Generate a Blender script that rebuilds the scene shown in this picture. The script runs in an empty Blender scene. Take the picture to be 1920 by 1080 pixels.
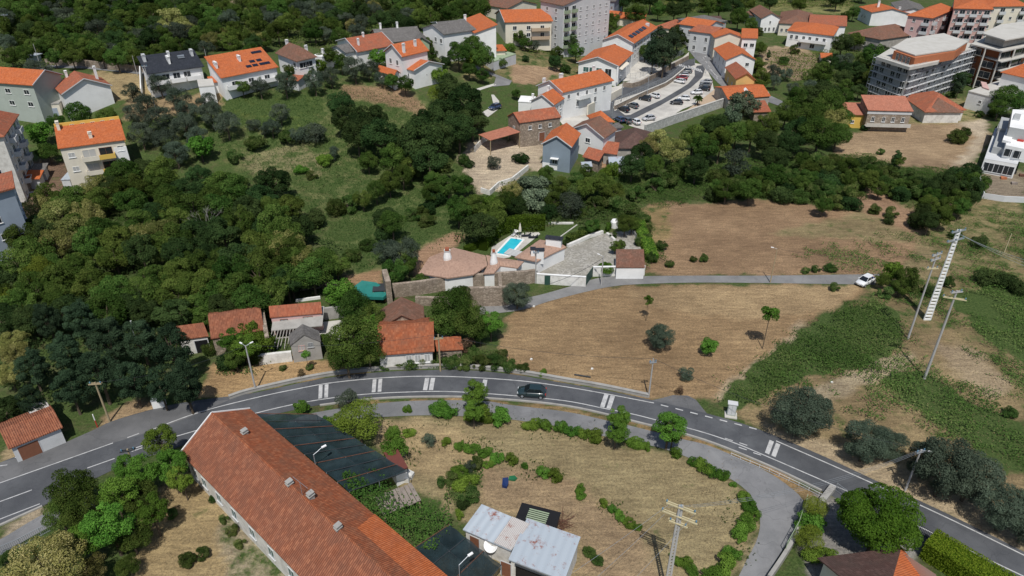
import bpy, bmesh, math, random
import numpy as np
from mathutils import Vector, Matrix
D=bpy.data; COL=bpy.context.scene.collection; SC=bpy.context.scene
rad=math.radians
# ---------------- camera, sky, sun, exposure
F=1320.0; PITCH=rad(30.5); H=63.0; SP=math.sin(PITCH); CP=math.cos(PITCH)
cam=D.cameras.new("camera"); cam.sensor_width=36; cam.lens=36*F/1920; cam.clip_start=.5; cam.clip_end=4000
camo=D.objects.new("camera",cam); COL.objects.link(camo)
camo.location=(0,0,H); camo.rotation_euler=(math.pi/2-PITCH,0,0); SC.camera=camo
SUN_EL=rad(60); SUN_AZ=rad(0)   # the sun stands high, straight behind the camera
w=D.worlds.new("World"); SC.world=w; w.use_nodes=True
nt=w.node_tree; sky=nt.nodes.new("ShaderNodeTexSky"); sky.sky_type='NISHITA'; sky.sun_disc=False
sky.sun_elevation=SUN_EL; sky.sun_rotation=math.pi-SUN_AZ
nt.links.new(sky.outputs[0],nt.nodes["Background"].inputs[0]); nt.nodes["Background"].inputs[1].default_value=.075
sl=D.lights.new("sun",'SUN'); sl.energy=3.6; sl.angle=rad(.5); sl.color=(1,.965,.9)
so=D.objects.new("sun",sl); COL.objects.link(so)
sd=Vector((math.sin(SUN_AZ)*math.cos(SUN_EL),-math.cos(SUN_AZ)*math.cos(SUN_EL),math.sin(SUN_EL)))
so.rotation_euler=sd.to_track_quat('Z','Y').to_euler()
SC.view_settings.view_transform='Standard'; SC.view_settings.look='None'; SC.view_settings.gamma=1
SC.view_settings.exposure=.16
SC.render.engine='CYCLES'; SC.cycles.max_bounces=5; SC.cycles.diffuse_bounces=3; SC.cycles.transparent_max_bounces=6
# ---------------- terrain height, fitted to the valley
def ray(u,v): return np.array([(u-960)/F, CP+(540-v)/F*SP, -SP+(540-v)/F*CP])
ctl=[(0,600,0),(300,600,0),(600,500,0),(960,450,0),(1300,450,0),(1700,450,0),(1920,450,0),(0,900,0),(960,900,0),(1900,900,0),(0,750,0),(960,650,0),(1900,650,0),(500,800,0),(1500,800,0),
(870,60,15),(1050,55,8),(1170,140,2),(1290,150,.5),(1300,80,4),(1690,185,0),(1750,60,5),(1890,270,0),(160,200,11),(450,150,14),(770,140,12),(650,250,6),(500,300,5),(20,280,8),(20,430,4),(30,60,14),(750,400,2),
(0,0,17),(350,0,17),(700,0,17),(1000,0,12),(1250,0,6),(1600,0,6),(1900,0,7),(250,420,3),(1000,260,2.5),(1045,315,1.5),(1210,235,0),(1360,190,0),(1700,270,0),(1400,300,0),(560,105,14.5),(1440,60,4),(1500,150,1)]
cx=[];cz=[]
for u,v,h in ctl:
    r=ray(u,v); t=(H-h)/-r[2]; cx.append((r[0]*t,r[1]*t)); cz.append(h)
for x in (-500,-250,0,250,500): cx.append((x,720)); cz.append(55)
for x in (-200,-100,0,100,200): cx.append((x,0)); cz.append(0)
cx+= [(-330,150),(330,150),(-360,330),(360,330)]; cz+=[10,0,22,8]
cx=np.array(cx)/100.; cz=np.array(cz,float)
def tps(r2): return .5*r2*np.log(r2+1e-9)
def _fit():
    n=len(cx); K=tps(((cx[:,None]-cx[None])**2).sum(2))+np.eye(n)*.02
    P=np.hstack([np.ones((n,1)),cx]); A=np.zeros((n+3,n+3)); A[:n,:n]=K;A[:n,n:]=P;A[n:,:n]=P.T
    s=np.linalg.solve(A,np.concatenate([cz,np.zeros(3)])); return s[:n],s[n:]
TW,TA=_fit()
def hgt(x,y):
    x=np.atleast_1d(np.asarray(x,float))/100.; y=np.atleast_1d(np.asarray(y,float))/100.
    sh=x.shape; x=x.ravel(); y=y.ravel(); o=TA[0]+TA[1]*x+TA[2]*y
    for i in range(len(TW)): o+=TW[i]*tps((x-cx[i,0])**2+(y-cx[i,1])**2)
    m=np.clip((y-1.35)/.5,0,1); m=m*m*(3-2*m)
    return (np.maximum(o,-1.5)*m).reshape(sh)
# the sheet itself and every later lookup use this one table of heights
def ax(a,b,s): return list(np.arange(a,b-1e-6,s))
GX=np.array(ax(-520,-240,20)+ax(-240,-100,2)+ax(-100,110,.75)+ax(110,240,2)+ax(240,521,20))
GY=np.array(ax(8,150,.75)+ax(150,340,1.7)+ax(340,420,5)+ax(420,760,20))
XX,YY=np.meshgrid(GX,GY); ZZ=hgt(XX,YY)
def gh(x,y):
    x=min(max(x,GX[0]),GX[-1]-.01); y=min(max(y,GY[0]),GY[-1]-.01)
    i=int(np.searchsorted(GX,x,side='right'))-1; j=int(np.searchsorted(GY,y,side='right'))-1
    fx=(x-GX[i])/(GX[i+1]-GX[i]); fy=(y-GY[j])/(GY[j+1]-GY[j])
    return float((ZZ[j,i]*(1-fx)+ZZ[j,i+1]*fx)*(1-fy)+(ZZ[j+1,i]*(1-fx)+ZZ[j+1,i+1]*fx)*fy)
def P(u,v,e=0.):
    "the point of the ray through photo pixel (u,v) that lies e metres above the ground"
    r=ray(u,v); h=0.
    if r[2]>-.05: r=r.copy(); r[2]=-.05
    for k in range(14):
        t=(H-h-e)/-r[2]; h=.5*h+.5*gh(r[0]*t,r[1]*t)
    t=(H-h-e)/-r[2]
    return Vector((r[0]*t,r[1]*t,h+e))
def PZ(u,v,Z):
    r=ray(u,v); t=(H-Z)/-r[2]; return Vector((r[0]*t,r[1]*t,Z))
def pix(x,y,z):
    dz=z-H; zc=y*CP-dz*SP; yc=y*SP+dz*CP
    return 960+F*x/zc, 540-F*yc/zc
# ---------------- materials
MATS={}
def nodes(name,rough=.8,spec=.3,metal=0.):
    m=D.materials.new(name); m.use_nodes=True; b=m.node_tree.nodes["Principled BSDF"]
    b.inputs["Roughness"].default_value=rough; b.inputs["Specular IOR Level"].default_value=spec; b.inputs["Metallic"].default_value=metal
    MATS[name]=m; return m,m.node_tree,b
def N(t,kind,**kw):
    n=t.nodes.new(kind)
    for k,v in kw.items(): setattr(n,k,v)
    return n
def noise(t,scale,detail=3,rough=.6,vec=None):
    n=N(t,"ShaderNodeTexNoise"); n.inputs["Scale"].default_value=scale; n.inputs["Detail"].default_value=detail; n.inputs["Roughness"].default_value=rough
    if vec: t.links.new(vec,n.inputs["Vector"])
    return n.outputs["Fac"]
def ramp(t,fac,stops):
    r=N(t,"ShaderNodeValToRGB"); e=r.color_ramp.elements
    while len(e)<len(stops): e.new(.5)
    for i,(p,c) in enumerate(stops): e[i].position=p; e[i].color=tuple(c)+(1,) if len(c)==3 else c
    t.links.new(fac,r.inputs[0]); return r.outputs[0]
def mixc(t,fac,a,b,mode='MIX'):
    m=N(t,"ShaderNodeMix",data_type='RGBA',blend_type=mode)
    for s,v in ((0,fac),(6,a),(7,b)):
        if isinstance(v,(int,float)): m.inputs[s].default_value=v
        elif isinstance(v,tuple): m.inputs[s].default_value=v+(1,)
        else: t.links.new(v,m.inputs[s])
    return m.outputs[2]
def bump(t,b,h,st=.4,d=.05):
    n=N(t,"ShaderNodeBump"); n.inputs["Strength"].default_value=st; n.inputs["Distance"].default_value=d
    t.links.new(h,n.inputs["Height"]); t.links.new(n.outputs[0],b.inputs["Normal"])
def geo(t): return N(t,"ShaderNodeTexCoord").outputs["Object"]
def plain(name,c,rough=.7,var=.15,scale=.6,metal=0.,spec=.3,dirt=None):
    "paint or render with slow stains and fine grain"
    m,t,b=nodes(name,rough,spec,metal); o=geo(t)
    d=tuple(x*(1-var*2.2) for x in c) if dirt is None else dirt
    f=ramp(t,noise(t,scale,5,.65,o),[(.42,(0,0,0)),(.75,(1,1,1))])
    cc=mixc(t,f,c,d); g=noise(t,scale*22,2,.5,o)
    cc=mixc(t,.35,cc,ramp(t,g,[(.3,tuple(x*(1-var) for x in c)),(.7,tuple(min(1,x*(1+var)) for x in c))]))
    t.links.new(cc,b.inputs[0]); bump(t,b,g,.15,.01); return m
def tiles(name,a,b_,c,axis='x',pitch=.24,course=.38,worn=.5):
    "clay roof: every tile its own tone, moss and lichen in patches, ribs running down the slope"
    m,t,b=nodes(name,.85,.15); o=geo(t)
    sx=N(t,"ShaderNodeSeparateXYZ"); t.links.new(o,sx.inputs[0])
    X,Y=(0,1) if axis=='x' else (1,0)
    q=[]
    for i,s in ((X,pitch),(Y,course)):
        d=N(t,"ShaderNodeMath",operation='DIVIDE'); d.inputs[1].default_value=s; t.links.new(sx.outputs[i],d.inputs[0])
        f=N(t,"ShaderNodeMath",operation='FLOOR'); t.links.new(d.outputs[0],f.inputs[0]); q.append((d.outputs[0],f.outputs[0]))
    cb=N(t,"ShaderNodeCombineXYZ"); t.links.new(q[0][1],cb.inputs[0]); t.links.new(q[1][1],cb.inputs[1])
    wn=N(t,"ShaderNodeTexWhiteNoise",noise_dimensions='3D'); t.links.new(cb.outputs[0],wn.inputs[0])
    tone=ramp(t,wn.outputs[0],[(0,tuple(x*.84 for x in a)),(.45,a),(.8,tuple((x+y)/2 for x,y in zip(a,b_))),(1,b_)])
    patch=ramp(t,noise(t,.55,6,.7,o),[(.5-.25*worn,(0,0,0)),(.78-.2*worn,(1,1,1))])
    col=mixc(t,patch,tone,mixc(t,.55,tone,c))
    sp=ramp(t,noise(t,3.2,4,.7,o),[(.62,(0,0,0)),(.72,(1,1,1))])
    col=mixc(t,mixc(t,.5*worn,(0.,0.,0.),sp),col,c)
    t.links.new(col,b.inputs[0])
    si=N(t,"ShaderNodeMath",operation='MULTIPLY'); si.inputs[1].default_value=math.tau; t.links.new(q[0][0],si.inputs[0])
    s2=N(t,"ShaderNodeMath",operation='SINE'); t.links.new(si.outputs[0],s2.inputs[0])
    fr=N(t,"ShaderNodeMath",operation='FRACT'); t.links.new(q[1][0],fr.inputs[0])
    ad=N(t,"ShaderNodeMath",operation='MULTIPLY_ADD'); ad.inputs[1].default_value=.5; t.links.new(fr.outputs[0],ad.inputs[0]); t.links.new(s2.outputs[0],ad.inputs[2])
    bump(t,b,ad.outputs[0],.9,.045); return m
for ax_ in 'xy':
    tiles('roof_orange_'+ax_,(.52,.14,.048),(.60,.185,.072),(.40,.14,.075),ax_,worn=.35)
    tiles('roof_red_'+ax_,(.40,.12,.065),(.50,.17,.09),(.22,.13,.09),ax_,worn=.5)
    tiles('roof_old_'+ax_,(.36,.10,.042),(.47,.16,.075),(.16,.10,.07),ax_,worn=.7)
    tiles('roof_brown_'+ax_,(.22,.105,.07),(.30,.15,.105),(.15,.115,.09),ax_,worn=.6)
    tiles('roof_dark_'+ax_,(.125,.07,.06),(.17,.10,.085),(.09,.07,.06),ax_,worn=.6)
    tiles('roof_grey_'+ax_,(.17,.16,.155),(.24,.225,.215),(.12,.115,.105),ax_,worn=.6)
    tiles('roof_slate_'+ax_,(.035,.04,.052),(.05,.055,.068),(.03,.033,.04),ax_,worn=.3)
    tiles('roof_salmon_'+ax_,(.47,.185,.12),(.53,.225,.15),(.36,.16,.11),ax_,worn=.3)
    tiles('roof_pink_'+ax_,(.44,.285,.215),(.47,.31,.235),(.38,.25,.19),ax_,worn=.05)
    tiles('roof_farm_'+ax_,(.28,.10,.055),(.39,.155,.085),(.17,.085,.06),ax_,worn=.65)
for n,c in dict(white=(.78,.78,.77),cream=(.68,.63,.53),pink=(.60,.40,.38),grey=(.36,.37,.37),sage=(.38,.42,.38),ochre=(.62,.42,.16),yellow=(.66,.44,.10),blue=(.22,.27,.32),
    palegrey=(.55,.56,.57),greenw=(.30,.37,.25),pinkp=(.55,.36,.33),tan=(.45,.34,.24),teal=(.14,.24,.26),skyblue=(.30,.35,.42)).items():
    plain('wall_'+n,c,.85,.10,.35)
plain('wall_dirty',(.66,.64,.60),.9,.25,.8,dirt=(.25,.23,.20)); plain('concrete',(.34,.33,.31),.9,.16,.7,dirt=(.20,.19,.175))
plain('pale_concrete',(.5,.485,.45),.9,.12,.4,dirt=(.36,.34,.30)); plain('metal_white',(.62,.66,.70),.45,.06,.3,.1,.5)
plain('galv',(.42,.45,.48),.5,.12,.5,.5,.5); plain('dark_metal',(.04,.045,.05),.5,.2); plain('pole_conc',(.40,.39,.38),.85,.12,1.5)
plain('wood',(.36,.29,.18),.8,.2,2); plain('beam',(.55,.48,.30),.7,.15,2); plain('brown_door',(.20,.085,.05),.7,.15,2); plain('green_door',(.03,.075,.06),.6,.15,2)
plain('trunk',(.11,.085,.06),.95,.3,2); plain('dead_wood',(.36,.34,.31),.95,.2,2); plain('black',(.012,.012,.014),.6,.2); plain('rubber',(.018,.018,.018),.85,.1)
plain('stonewhite',(.70,.69,.66),.9,.2,1.2,dirt=(.34,.33,.29)); plain('brick_orange',(.42,.15,.07),.9,.12,1.2); plain('maroon_sheet',(.14,.045,.035),.6,.15,.8)
plain('panel',(.012,.016,.03),.2,.1,1,0,.6); plain('solar_steel',(.30,.33,.36),.35,.1,1,.6); plain('tarp_teal',(.02,.17,.15),.55,.15,.8); plain('tarp_blue',(.012,.03,.11),.5,.2,1.5)
plain('tarp_green',(.02,.14,.06),.5,.2,1.5); plain('red_paint',(.45,.04,.03),.5,.1); plain('insulator',(.12,.25,.36),.3,.1,1,0,.6); plain('line_white',(.50,.50,.50),.7,.12,1.2,dirt=(.16,.16,.165))
plain('skin',(.42,.25,.18),.6,.05); plain('cloth_blue',(.05,.12,.40),.9,.1); plain('cloth_dark',(.02,.022,.03),.9,.1); plain('hair',(.025,.018,.012),.8,.1); plain('cloth_red',(.4,.03,.05),.9,.1)
plain('rust',(.13,.06,.04),.9,.3,3); plain('plank',(.26,.22,.19),.9,.25,2)
def glassy(name,c,r=.12):
    m,t,b=nodes(name,r,.6); b.inputs[0].default_value=c+(1,); return m
glassy('glass',(.02,.026,.032)); glassy('glass_green',(.05,.12,.11)); glassy('shutter',(.40,.40,.39),.6); glassy('shutter_grey',(.22,.23,.24),.6)
m,t,b=nodes('lamp_white',.4); b.inputs[0].default_value=(.8,.8,.8,1)
# stone courses
def stone(name,a,b_,mort,sc=.55):
    m,t,b=nodes(name,.95,.1); o=geo(t); mp=N(t,"ShaderNodeMapping"); mp.inputs[3].default_value=(1,1,1.6); t.links.new(o,mp.inputs[0])
    v=N(t,"ShaderNodeTexVoronoi"); v.inputs["Scale"].default_value=1/sc; t.links.new(mp.outputs[0],v.inputs["Vector"])
    v2=N(t,"ShaderNodeTexVoronoi",feature='DISTANCE_TO_EDGE'); v2.inputs["Scale"].default_value=1/sc; t.links.new(mp.outputs[0],v2.inputs["Vector"])
    sp=N(t,"ShaderNodeSeparateColor"); t.links.new(v.outputs["Color"],sp.inputs[0])
    c=ramp(t,sp.outputs[0],[(0,a),(1,b_)]); e=ramp(t,v2.outputs["Distance"],[(.02,(1,1,1)),(.10,(0,0,0))])
    c=mixc(t,e,c,mort); st=ramp(t,noise(t,.5,5,.7,o),[(.45,(0,0,0)),(.7,(1,1,1))]); c=mixc(t,mixc(t,.5,(0.,0.,0.),st),c,tuple(x*.55 for x in a))
    t.links.new(c,b.inputs[0]); bump(t,b,v2.outputs["Distance"],.6,.06); return m
stone('rubble',(.24,.19,.15),(.40,.33,.27),(.20,.17,.13),.55); stone('granite',(.33,.31,.28),(.46,.43,.39),(.36,.34,.31),.8); stone('pale_stone',(.42,.42,.41),(.56,.56,.55),(.36,.36,.35),.9)
# asphalt
def asphalt(name,c,c2,crack=True):
    m,t,b=nodes(name,.9,.25); o=geo(t); f=noise(t,.22,5,.65,o); g=noise(t,26,2,.6,o)
    mp=N(t,"ShaderNodeMapping"); mp.inputs[3].default_value=(.12,.9,1); t.links.new(o,mp.inputs[0])
    col=mixc(t,ramp(t,f,[(.38,(0,0,0)),(.62,(1,1,1))]),tuple(x*.86 for x in c),tuple(x*1.12 for x in c2)); pt=noise(t,.06,2,.4,o); col=mixc(t,1.,col,ramp(t,pt,[(.44,(.86,.86,.86)),(.47,(1,1,1)),(.56,(1,1,1)),(.58,(1.13,1.13,1.12))]),'MULTIPLY'); col=mixc(t,.4,col,ramp(t,g,[(.3,tuple(x*.75 for x in c)),(.72,tuple(x*1.35 for x in c2))]))
    v=N(t,"ShaderNodeTexVoronoi",feature='DISTANCE_TO_EDGE'); v.inputs["Scale"].default_value=.17
    wv=N(t,"ShaderNodeVectorMath",operation='ADD'); nn=N(t,"ShaderNodeTexNoise"); nn.inputs["Scale"].default_value=.5; t.links.new(o,nn.inputs[0]); t.links.new(o,wv.inputs[0])
    sc_=N(t,"ShaderNodeVectorMath",operation='SCALE'); sc_.inputs["Scale"].default_value=3.; t.links.new(nn.outputs["Color"],sc_.inputs[0]); t.links.new(sc_.outputs[0],wv.inputs[1]); t.links.new(wv.outputs[0],v.inputs["Vector"])
    if crack: col=mixc(t,mixc(t,.25,(0.,0.,0.),ramp(t,v.outputs["Distance"],[(.004,(1,1,1)),(.012,(0,0,0))])),col,tuple(x*.5 for x in c))
    t.links.new(col,b.inputs[0]); bump(t,b,g,.25,.01); return m
asphalt('asphalt_dark',(.064,.068,.077),(.096,.10,.108)); asphalt('asphalt_worn',(.155,.158,.165),(.205,.205,.21)); asphalt('asphalt_shop',(.10,.102,.108),(.14,.14,.143))
asphalt('asphalt_lane',(.17,.17,.172),(.22,.218,.215)); asphalt('paving',(.42,.40,.37),(.50,.48,.44),False)
# cobbles
m,t,b=nodes('cobbles',.9,.15); o=geo(t); v=N(t,"ShaderNodeTexVoronoi"); v.inputs["Scale"].default_value=3.2; t.links.new(o,v.inputs["Vector"])
sp=N(t,"ShaderNodeSeparateColor"); t.links.new(v.outputs["Color"],sp.inputs[0]); c=ramp(t,sp.outputs[0],[(0,(.22,.21,.19)),(1,(.46,.44,.40))])
c=mixc(t,ramp(t,noise(t,.25,6,.7,o),[(.38,(0,0,0)),(.66,(1,1,1))]),c,(.24,.225,.19)); t.links.new(c,b.inputs[0]); bump(t,b,sp.outputs[0],.4,.04)
# corrugated old metal with rust
def sheet(name,c,rusty,rib=.2):
    m,t,b=nodes(name,.5,.4,.15); o=geo(t); sx=N(t,"ShaderNodeSeparateXYZ"); t.links.new(o,sx.inputs[0])
    f=ramp(t,noise(t,.45,6,.75,o),[(.60-.1*rusty,(0,0,0)),(.66-.08*rusty,(1,1,1))]); g=ramp(t,noise(t,1.6,5,.8,o),[(.48,(0,0,0)),(.62,(1,1,1))])
    c1=mixc(t,mixc(t,1.,f,g,'MULTIPLY'),c,(.26,.10,.07)); t.links.new(c1,b.inputs[0])
    mm=N(t,"ShaderNodeMath",operation='MULTIPLY'); mm.inputs[1].default_value=math.tau/rib; t.links.new(sx.outputs[0],mm.inputs[0]); s=N(t,"ShaderNodeMath",operation='SINE'); t.links.new(mm.outputs[0],s.inputs[0]); bump(t,b,s.outputs[0],.6,.03); return m
sheet('sheet_clean',(.40,.45,.50),1.15,.9); sheet('sheet_rusty',(.48,.45,.43),1.35,.18)
# shade netting: woven cloth that lets a little of the ground show
m,t,b=nodes('netting',.75,.2); o=geo(t); f=ramp(t,noise(t,.35,5,.7,o),[(.38,(0,0,0)),(.7,(1,1,1))]); t.links.new(mixc(t,f,(.010,.020,.024),(.022,.042,.05)),b.inputs[0]); bump(t,b,noise(t,.5,3,.5,o),.5,.25)
al=ramp(t,noise(t,.28,4,.6,o),[(.35,(.97,.97,.97)),(.7,(.74,.74,.74))]); t.links.new(al,b.inputs["Alpha"])
# pool water
m,t,b=nodes('pool_water',.05,.5); o=geo(t); t.links.new(ramp(t,noise(t,.6,4,.6,o),[(.3,(.02,.42,.55)),(.7,(.05,.52,.63))]),b.inputs[0]); bump(t,b,noise(t,2.5,3,.5,o),.1,.03)
# ground: colours of the land come with the sheet; grass, weeds, stubble and stones vary them
m,t,b=nodes('ground',.97,.08); at=N(t,"ShaderNodeAttribute",attribute_name="land"); o=geo(t)
hf=noise(t,3.,5,.75,o); mf=noise(t,.35,6,.7,o); tf=noise(t,12,3,.7,o)
mp=N(t,"ShaderNodeMapping"); mp.inputs[3].default_value=(.35,1.6,1); mp.inputs[2].default_value=(0,0,.08); t.links.new(o,mp.inputs[0]); lf=noise(t,.9,6,.72,mp.outputs[0]); bf=noise(t,.07,5,.62,o)
mlt=mixc(t,1.,at.outputs["Color"],ramp(t,hf,[(.28,(.55,.56,.56)),(.5,(.98,.98,.98)),(.72,(1.42,1.38,1.3))]),'MULTIPLY')
mlt=mixc(t,1.,mlt,ramp(t,lf,[(.33,(.72,.71,.71)),(.5,(.97,.97,.97)),(.67,(1.3,1.3,1.27))]),'MULTIPLY')
mlt=mixc(t,1.,mlt,ramp(t,bf,[(.36,(.80,.79,.80)),(.5,(1,1,1)),(.64,(1.2,1.22,1.22))]),'MULTIPLY')
mlt=mixc(t,.65,mlt,mixc(t,1.,mlt,ramp(t,tf,[(.3,(.6,.6,.6)),(.7,(1.45,1.45,1.45))]),'MULTIPLY'))
gm=N(t,"ShaderNodeMath",operation='ADD'); t.links.new(at.outputs["Alpha"],gm.inputs[0]); t.links.new(mf,gm.inputs[1])
gm2=N(t,"ShaderNodeMath",operation='MULTIPLY_ADD'); gm2.inputs[1].default_value=.22; t.links.new(hf,gm2.inputs[0]); t.links.new(gm.outputs[0],gm2.inputs[2])
gf=ramp(t,gm2.outputs[0],[(.84,(0,0,0)),(1.12,(1,1,1))])
grn=ramp(t,hf,[(.28,(.024,.044,.012)),(.5,(.056,.088,.026)),(.72,(.115,.145,.05))])
t.links.new(mixc(t,gf,mlt,grn),b.inputs[0]); bump(t,b,hf,.9,.18)
# ---------------- leaves
def leafmat(name,dark,light,tip=None,tr=.22,vr=(.68,1.4)):
    m=D.materials.new(name); m.use_nodes=True; t=m.node_tree; t.nodes.clear(); MATS[name]=m
    a=N(t,"ShaderNodeAttribute",attribute_name="tint"); oi=N(t,"ShaderNodeObjectInfo")
    st=[(0,dark),(.6,light)]+([(1,tip)] if tip else [(1,tuple(x*1.25 for x in light))])
    c=ramp(t,a.outputs["Fac"],st)
    hv=N(t,"ShaderNodeHueSaturation"); t.links.new(c,hv.inputs["Color"])
    r1=N(t,"ShaderNodeMapRange"); r1.inputs[3].default_value=.468; r1.inputs[4].default_value=.52; t.links.new(oi.outputs["Random"],r1.inputs[0]); t.links.new(r1.outputs[0],hv.inputs["Hue"])
    wn=N(t,"ShaderNodeTexWhiteNoise",noise_dimensions='1D'); t.links.new(oi.outputs["Random"],wn.inputs["W"])
    r2=N(t,"ShaderNodeMapRange"); r2.inputs[3].default_value=vr[0]; r2.inputs[4].default_value=vr[1]; t.links.new(wn.outputs[0],r2.inputs[0]); t.links.new(r2.outputs[0],hv.inputs["Value"])
    d=N(t,"ShaderNodeBsdfDiffuse"); tl=N(t,"ShaderNodeBsdfTranslucent"); mx=N(t,"ShaderNodeMixShader"); mx.inputs[0].default_value=tr
    t.links.new(hv.outputs[0],d.inputs[0]); t.links.new(hv.outputs[0],tl.inputs[0]); t.links.new(d.outputs[0],mx.inputs[1]); t.links.new(tl.outputs[0],mx.inputs[2])
    ou=N(t,"ShaderNodeOutputMaterial"); t.links.new(mx.outputs[0],ou.inputs[0]); return m
leafmat('leaf_broad',(.021,.047,.010),(.064,.115,.024),(.115,.16,.04)); leafmat('leaf_dark',(.014,.034,.012),(.042,.075,.024)); leafmat('leaf_olive',(.030,.047,.033),(.078,.104,.072))
leafmat('leaf_pine',(.016,.032,.018),(.042,.072,.038)); leafmat('leaf_bloom',(.07,.095,.022),(.20,.20,.065),(.38,.35,.15)); leafmat('leaf_bright',(.036,.088,.012),(.10,.19,.03))
leafmat('leaf_yellow',(.055,.09,.012),(.135,.18,.028)); leafmat('leaf_reed',(.06,.09,.055),(.15,.20,.125)); leafmat('leaf_round',(.022,.048,.006),(.062,.105,.013))
leafmat('leaf_hedge',(.045,.10,.008),(.12,.20,.02),vr=(.95,1.05)); leafmat('leaf_straw',(.17,.135,.07),(.27,.22,.12),(.34,.29,.17)); leafmat('leaf_brown',(.08,.06,.035),(.17,.12,.07)); leafmat('leaf_bramble',(.022,.050,.012),(.066,.112,.028),(.14,.16,.06)); leafmat('leaf_cream',(.13,.15,.035),(.30,.29,.10),(.48,.45,.20),vr=(.95,1.1))
# ---------------- mesh helpers
class MB:
    def __init__(s): s.v=[];s.f=[];s.m=[]
    def add(s,vs,fs,mi=0):
        n=len(s.v); s.v+=[tuple(x) for x in vs]; s.f+=[tuple(i+n for i in f) for f in fs]; s.m+=[mi]*len(fs); return s
    def box(s,x0,x1,y0,y1,z0,z1,mi=0):
        return s.add([(x0,y0,z0),(x1,y0,z0),(x1,y1,z0),(x0,y1,z0),(x0,y0,z1),(x1,y0,z1),(x1,y1,z1),(x0,y1,z1)],[(3,2,1,0),(4,5,6,7),(0,1,5,4),(1,2,6,5),(2,3,7,6),(3,0,4,7)],mi)
    def bar(s,a,b,r,r2=None,n=6,mi=0):
        a=Vector(a);b=Vector(b); d=(b-a).normalized(); u=d.orthogonal().normalized(); w_=d.cross(u); r2=r if r2 is None else r2
        vs=[a+(u*math.cos(i*math.tau/n)+w_*math.sin(i*math.tau/n))*r for i in range(n)]+[b+(u*math.cos(i*math.tau/n)+w_*math.sin(i*math.tau/n))*r2 for i in range(n)]
        return s.add(vs,[(i,(i+1)%n,n+(i+1)%n,n+i) for i in range(n)]+[tuple(range(n))[::-1],tuple(range(n,2*n))],mi)
    def beam(s,a,b,w_,h,mi=0):
        a=Vector(a);b=Vector(b); d=(b-a).normalized(); sd_=Vector((-d.y,d.x,0)); sd_=sd_.normalized() if sd_.length>1e-4 else Vector((1,0,0)); up=sd_.cross(d)*-1
        if up.z<0: up=-up
        c=[sd_*x*w_/2+up*y*h/2 for x,y in ((-1,-1),(1,-1),(1,1),(-1,1))]
        return s.add([a+q for q in c]+[b+q for q in c],[(0,1,5,4),(1,2,6,5),(2,3,7,6),(3,0,4,7),(3,2,1,0),(4,5,6,7)],mi)
    def prism(s,poly,z0,z1,mi=0,cap=True,mt=None):
        n=len(poly); z0=z0 if hasattr(z0,'__len__') else [z0]*n; z1=z1 if hasattr(z1,'__len__') else [z1]*n
        ar=sum(poly[i][0]*poly[(i+1)%n][1]-poly[(i+1)%n][0]*poly[i][1] for i in range(n))
        if ar<0: poly=poly[::-1]; z0=list(z0)[::-1]; z1=list(z1)[::-1]
        vs=[(p[0],p[1],z0[i]) for i,p in enumerate(poly)]+[(p[0],p[1],z1[i]) for i,p in enumerate(poly)]
        s.add(vs,[(i,(i+1)%n,n+(i+1)%n,n+i) for i in range(n)],mi)
        if cap: s.add(vs,[tuple(range(n,2*n)),tuple(range(n))[::-1]],mi if mt is None else mt)
        return s
    def build(s,name,mats,parent=None,smooth=False,loc=None,rz=None,jit=0):
        me=D.meshes.new(name)
        me.from_pydata(s.v,[],s.f)
        for x in (mats if isinstance(mats,(list,tuple)) else [mats]): me.materials.append(MATS[x])
        if any(s.m): me.polygons.foreach_set('material_index',s.m)
        if smooth: me.polygons.foreach_set('use_smooth',[True]*len(s.f))
        me.update()
        o=D.objects.new(name,me); COL.objects.link(o)
        if parent: o.parent=parent
        if loc is not None: o.location=loc
        if rz is not None: o.rotation_euler[2]=rz
        return o
def tag(o,label=None,cat=None,group=None,kind=None):
    if label: o['label']=label
    if cat: o['category']=cat
    if group: o['group']=group
    if kind: o['kind']=kind
    return o
def root(name,loc,label,cat,rz=0,group=None):
    o=D.objects.new(name,None); COL.objects.link(o); o.location=loc; o.rotation_euler[2]=rz; o.empty_display_size=.5
    return tag(o,label,cat,group)
def loc_of(rt,p):
    c,s=math.cos(-rt.rotation_euler[2]),math.sin(-rt.rotation_euler[2]); d=Vector(p)-rt.location
    return Vector((d.x*c-d.y*s,d.x*s+d.y*c,d.z))
def dup(o,loc,rz=None,sc=None,label=None,group=None,mat=None):
    r=o.copy(); COL.objects.link(r); r.location=loc
    if rz is not None: r.rotation_euler[2]=rz
    if sc is not None: r.scale=sc if hasattr(sc,'__len__') else (sc,)*3
    if label: r['label']=label
    if group: r['group']=group
    for ch in o.children:
        c=ch.copy(); COL.objects.link(c); c.parent=r
        if mat and ch.name.split('.')[0] in mat:
            c.material_slots[0].link='OBJECT'; c.material_slots[0].material=MATS[mat[ch.name.split('.')[0]]]
        for g in ch.children:
            k=g.copy(); COL.objects.link(k); k.parent=c
    return r
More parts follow.
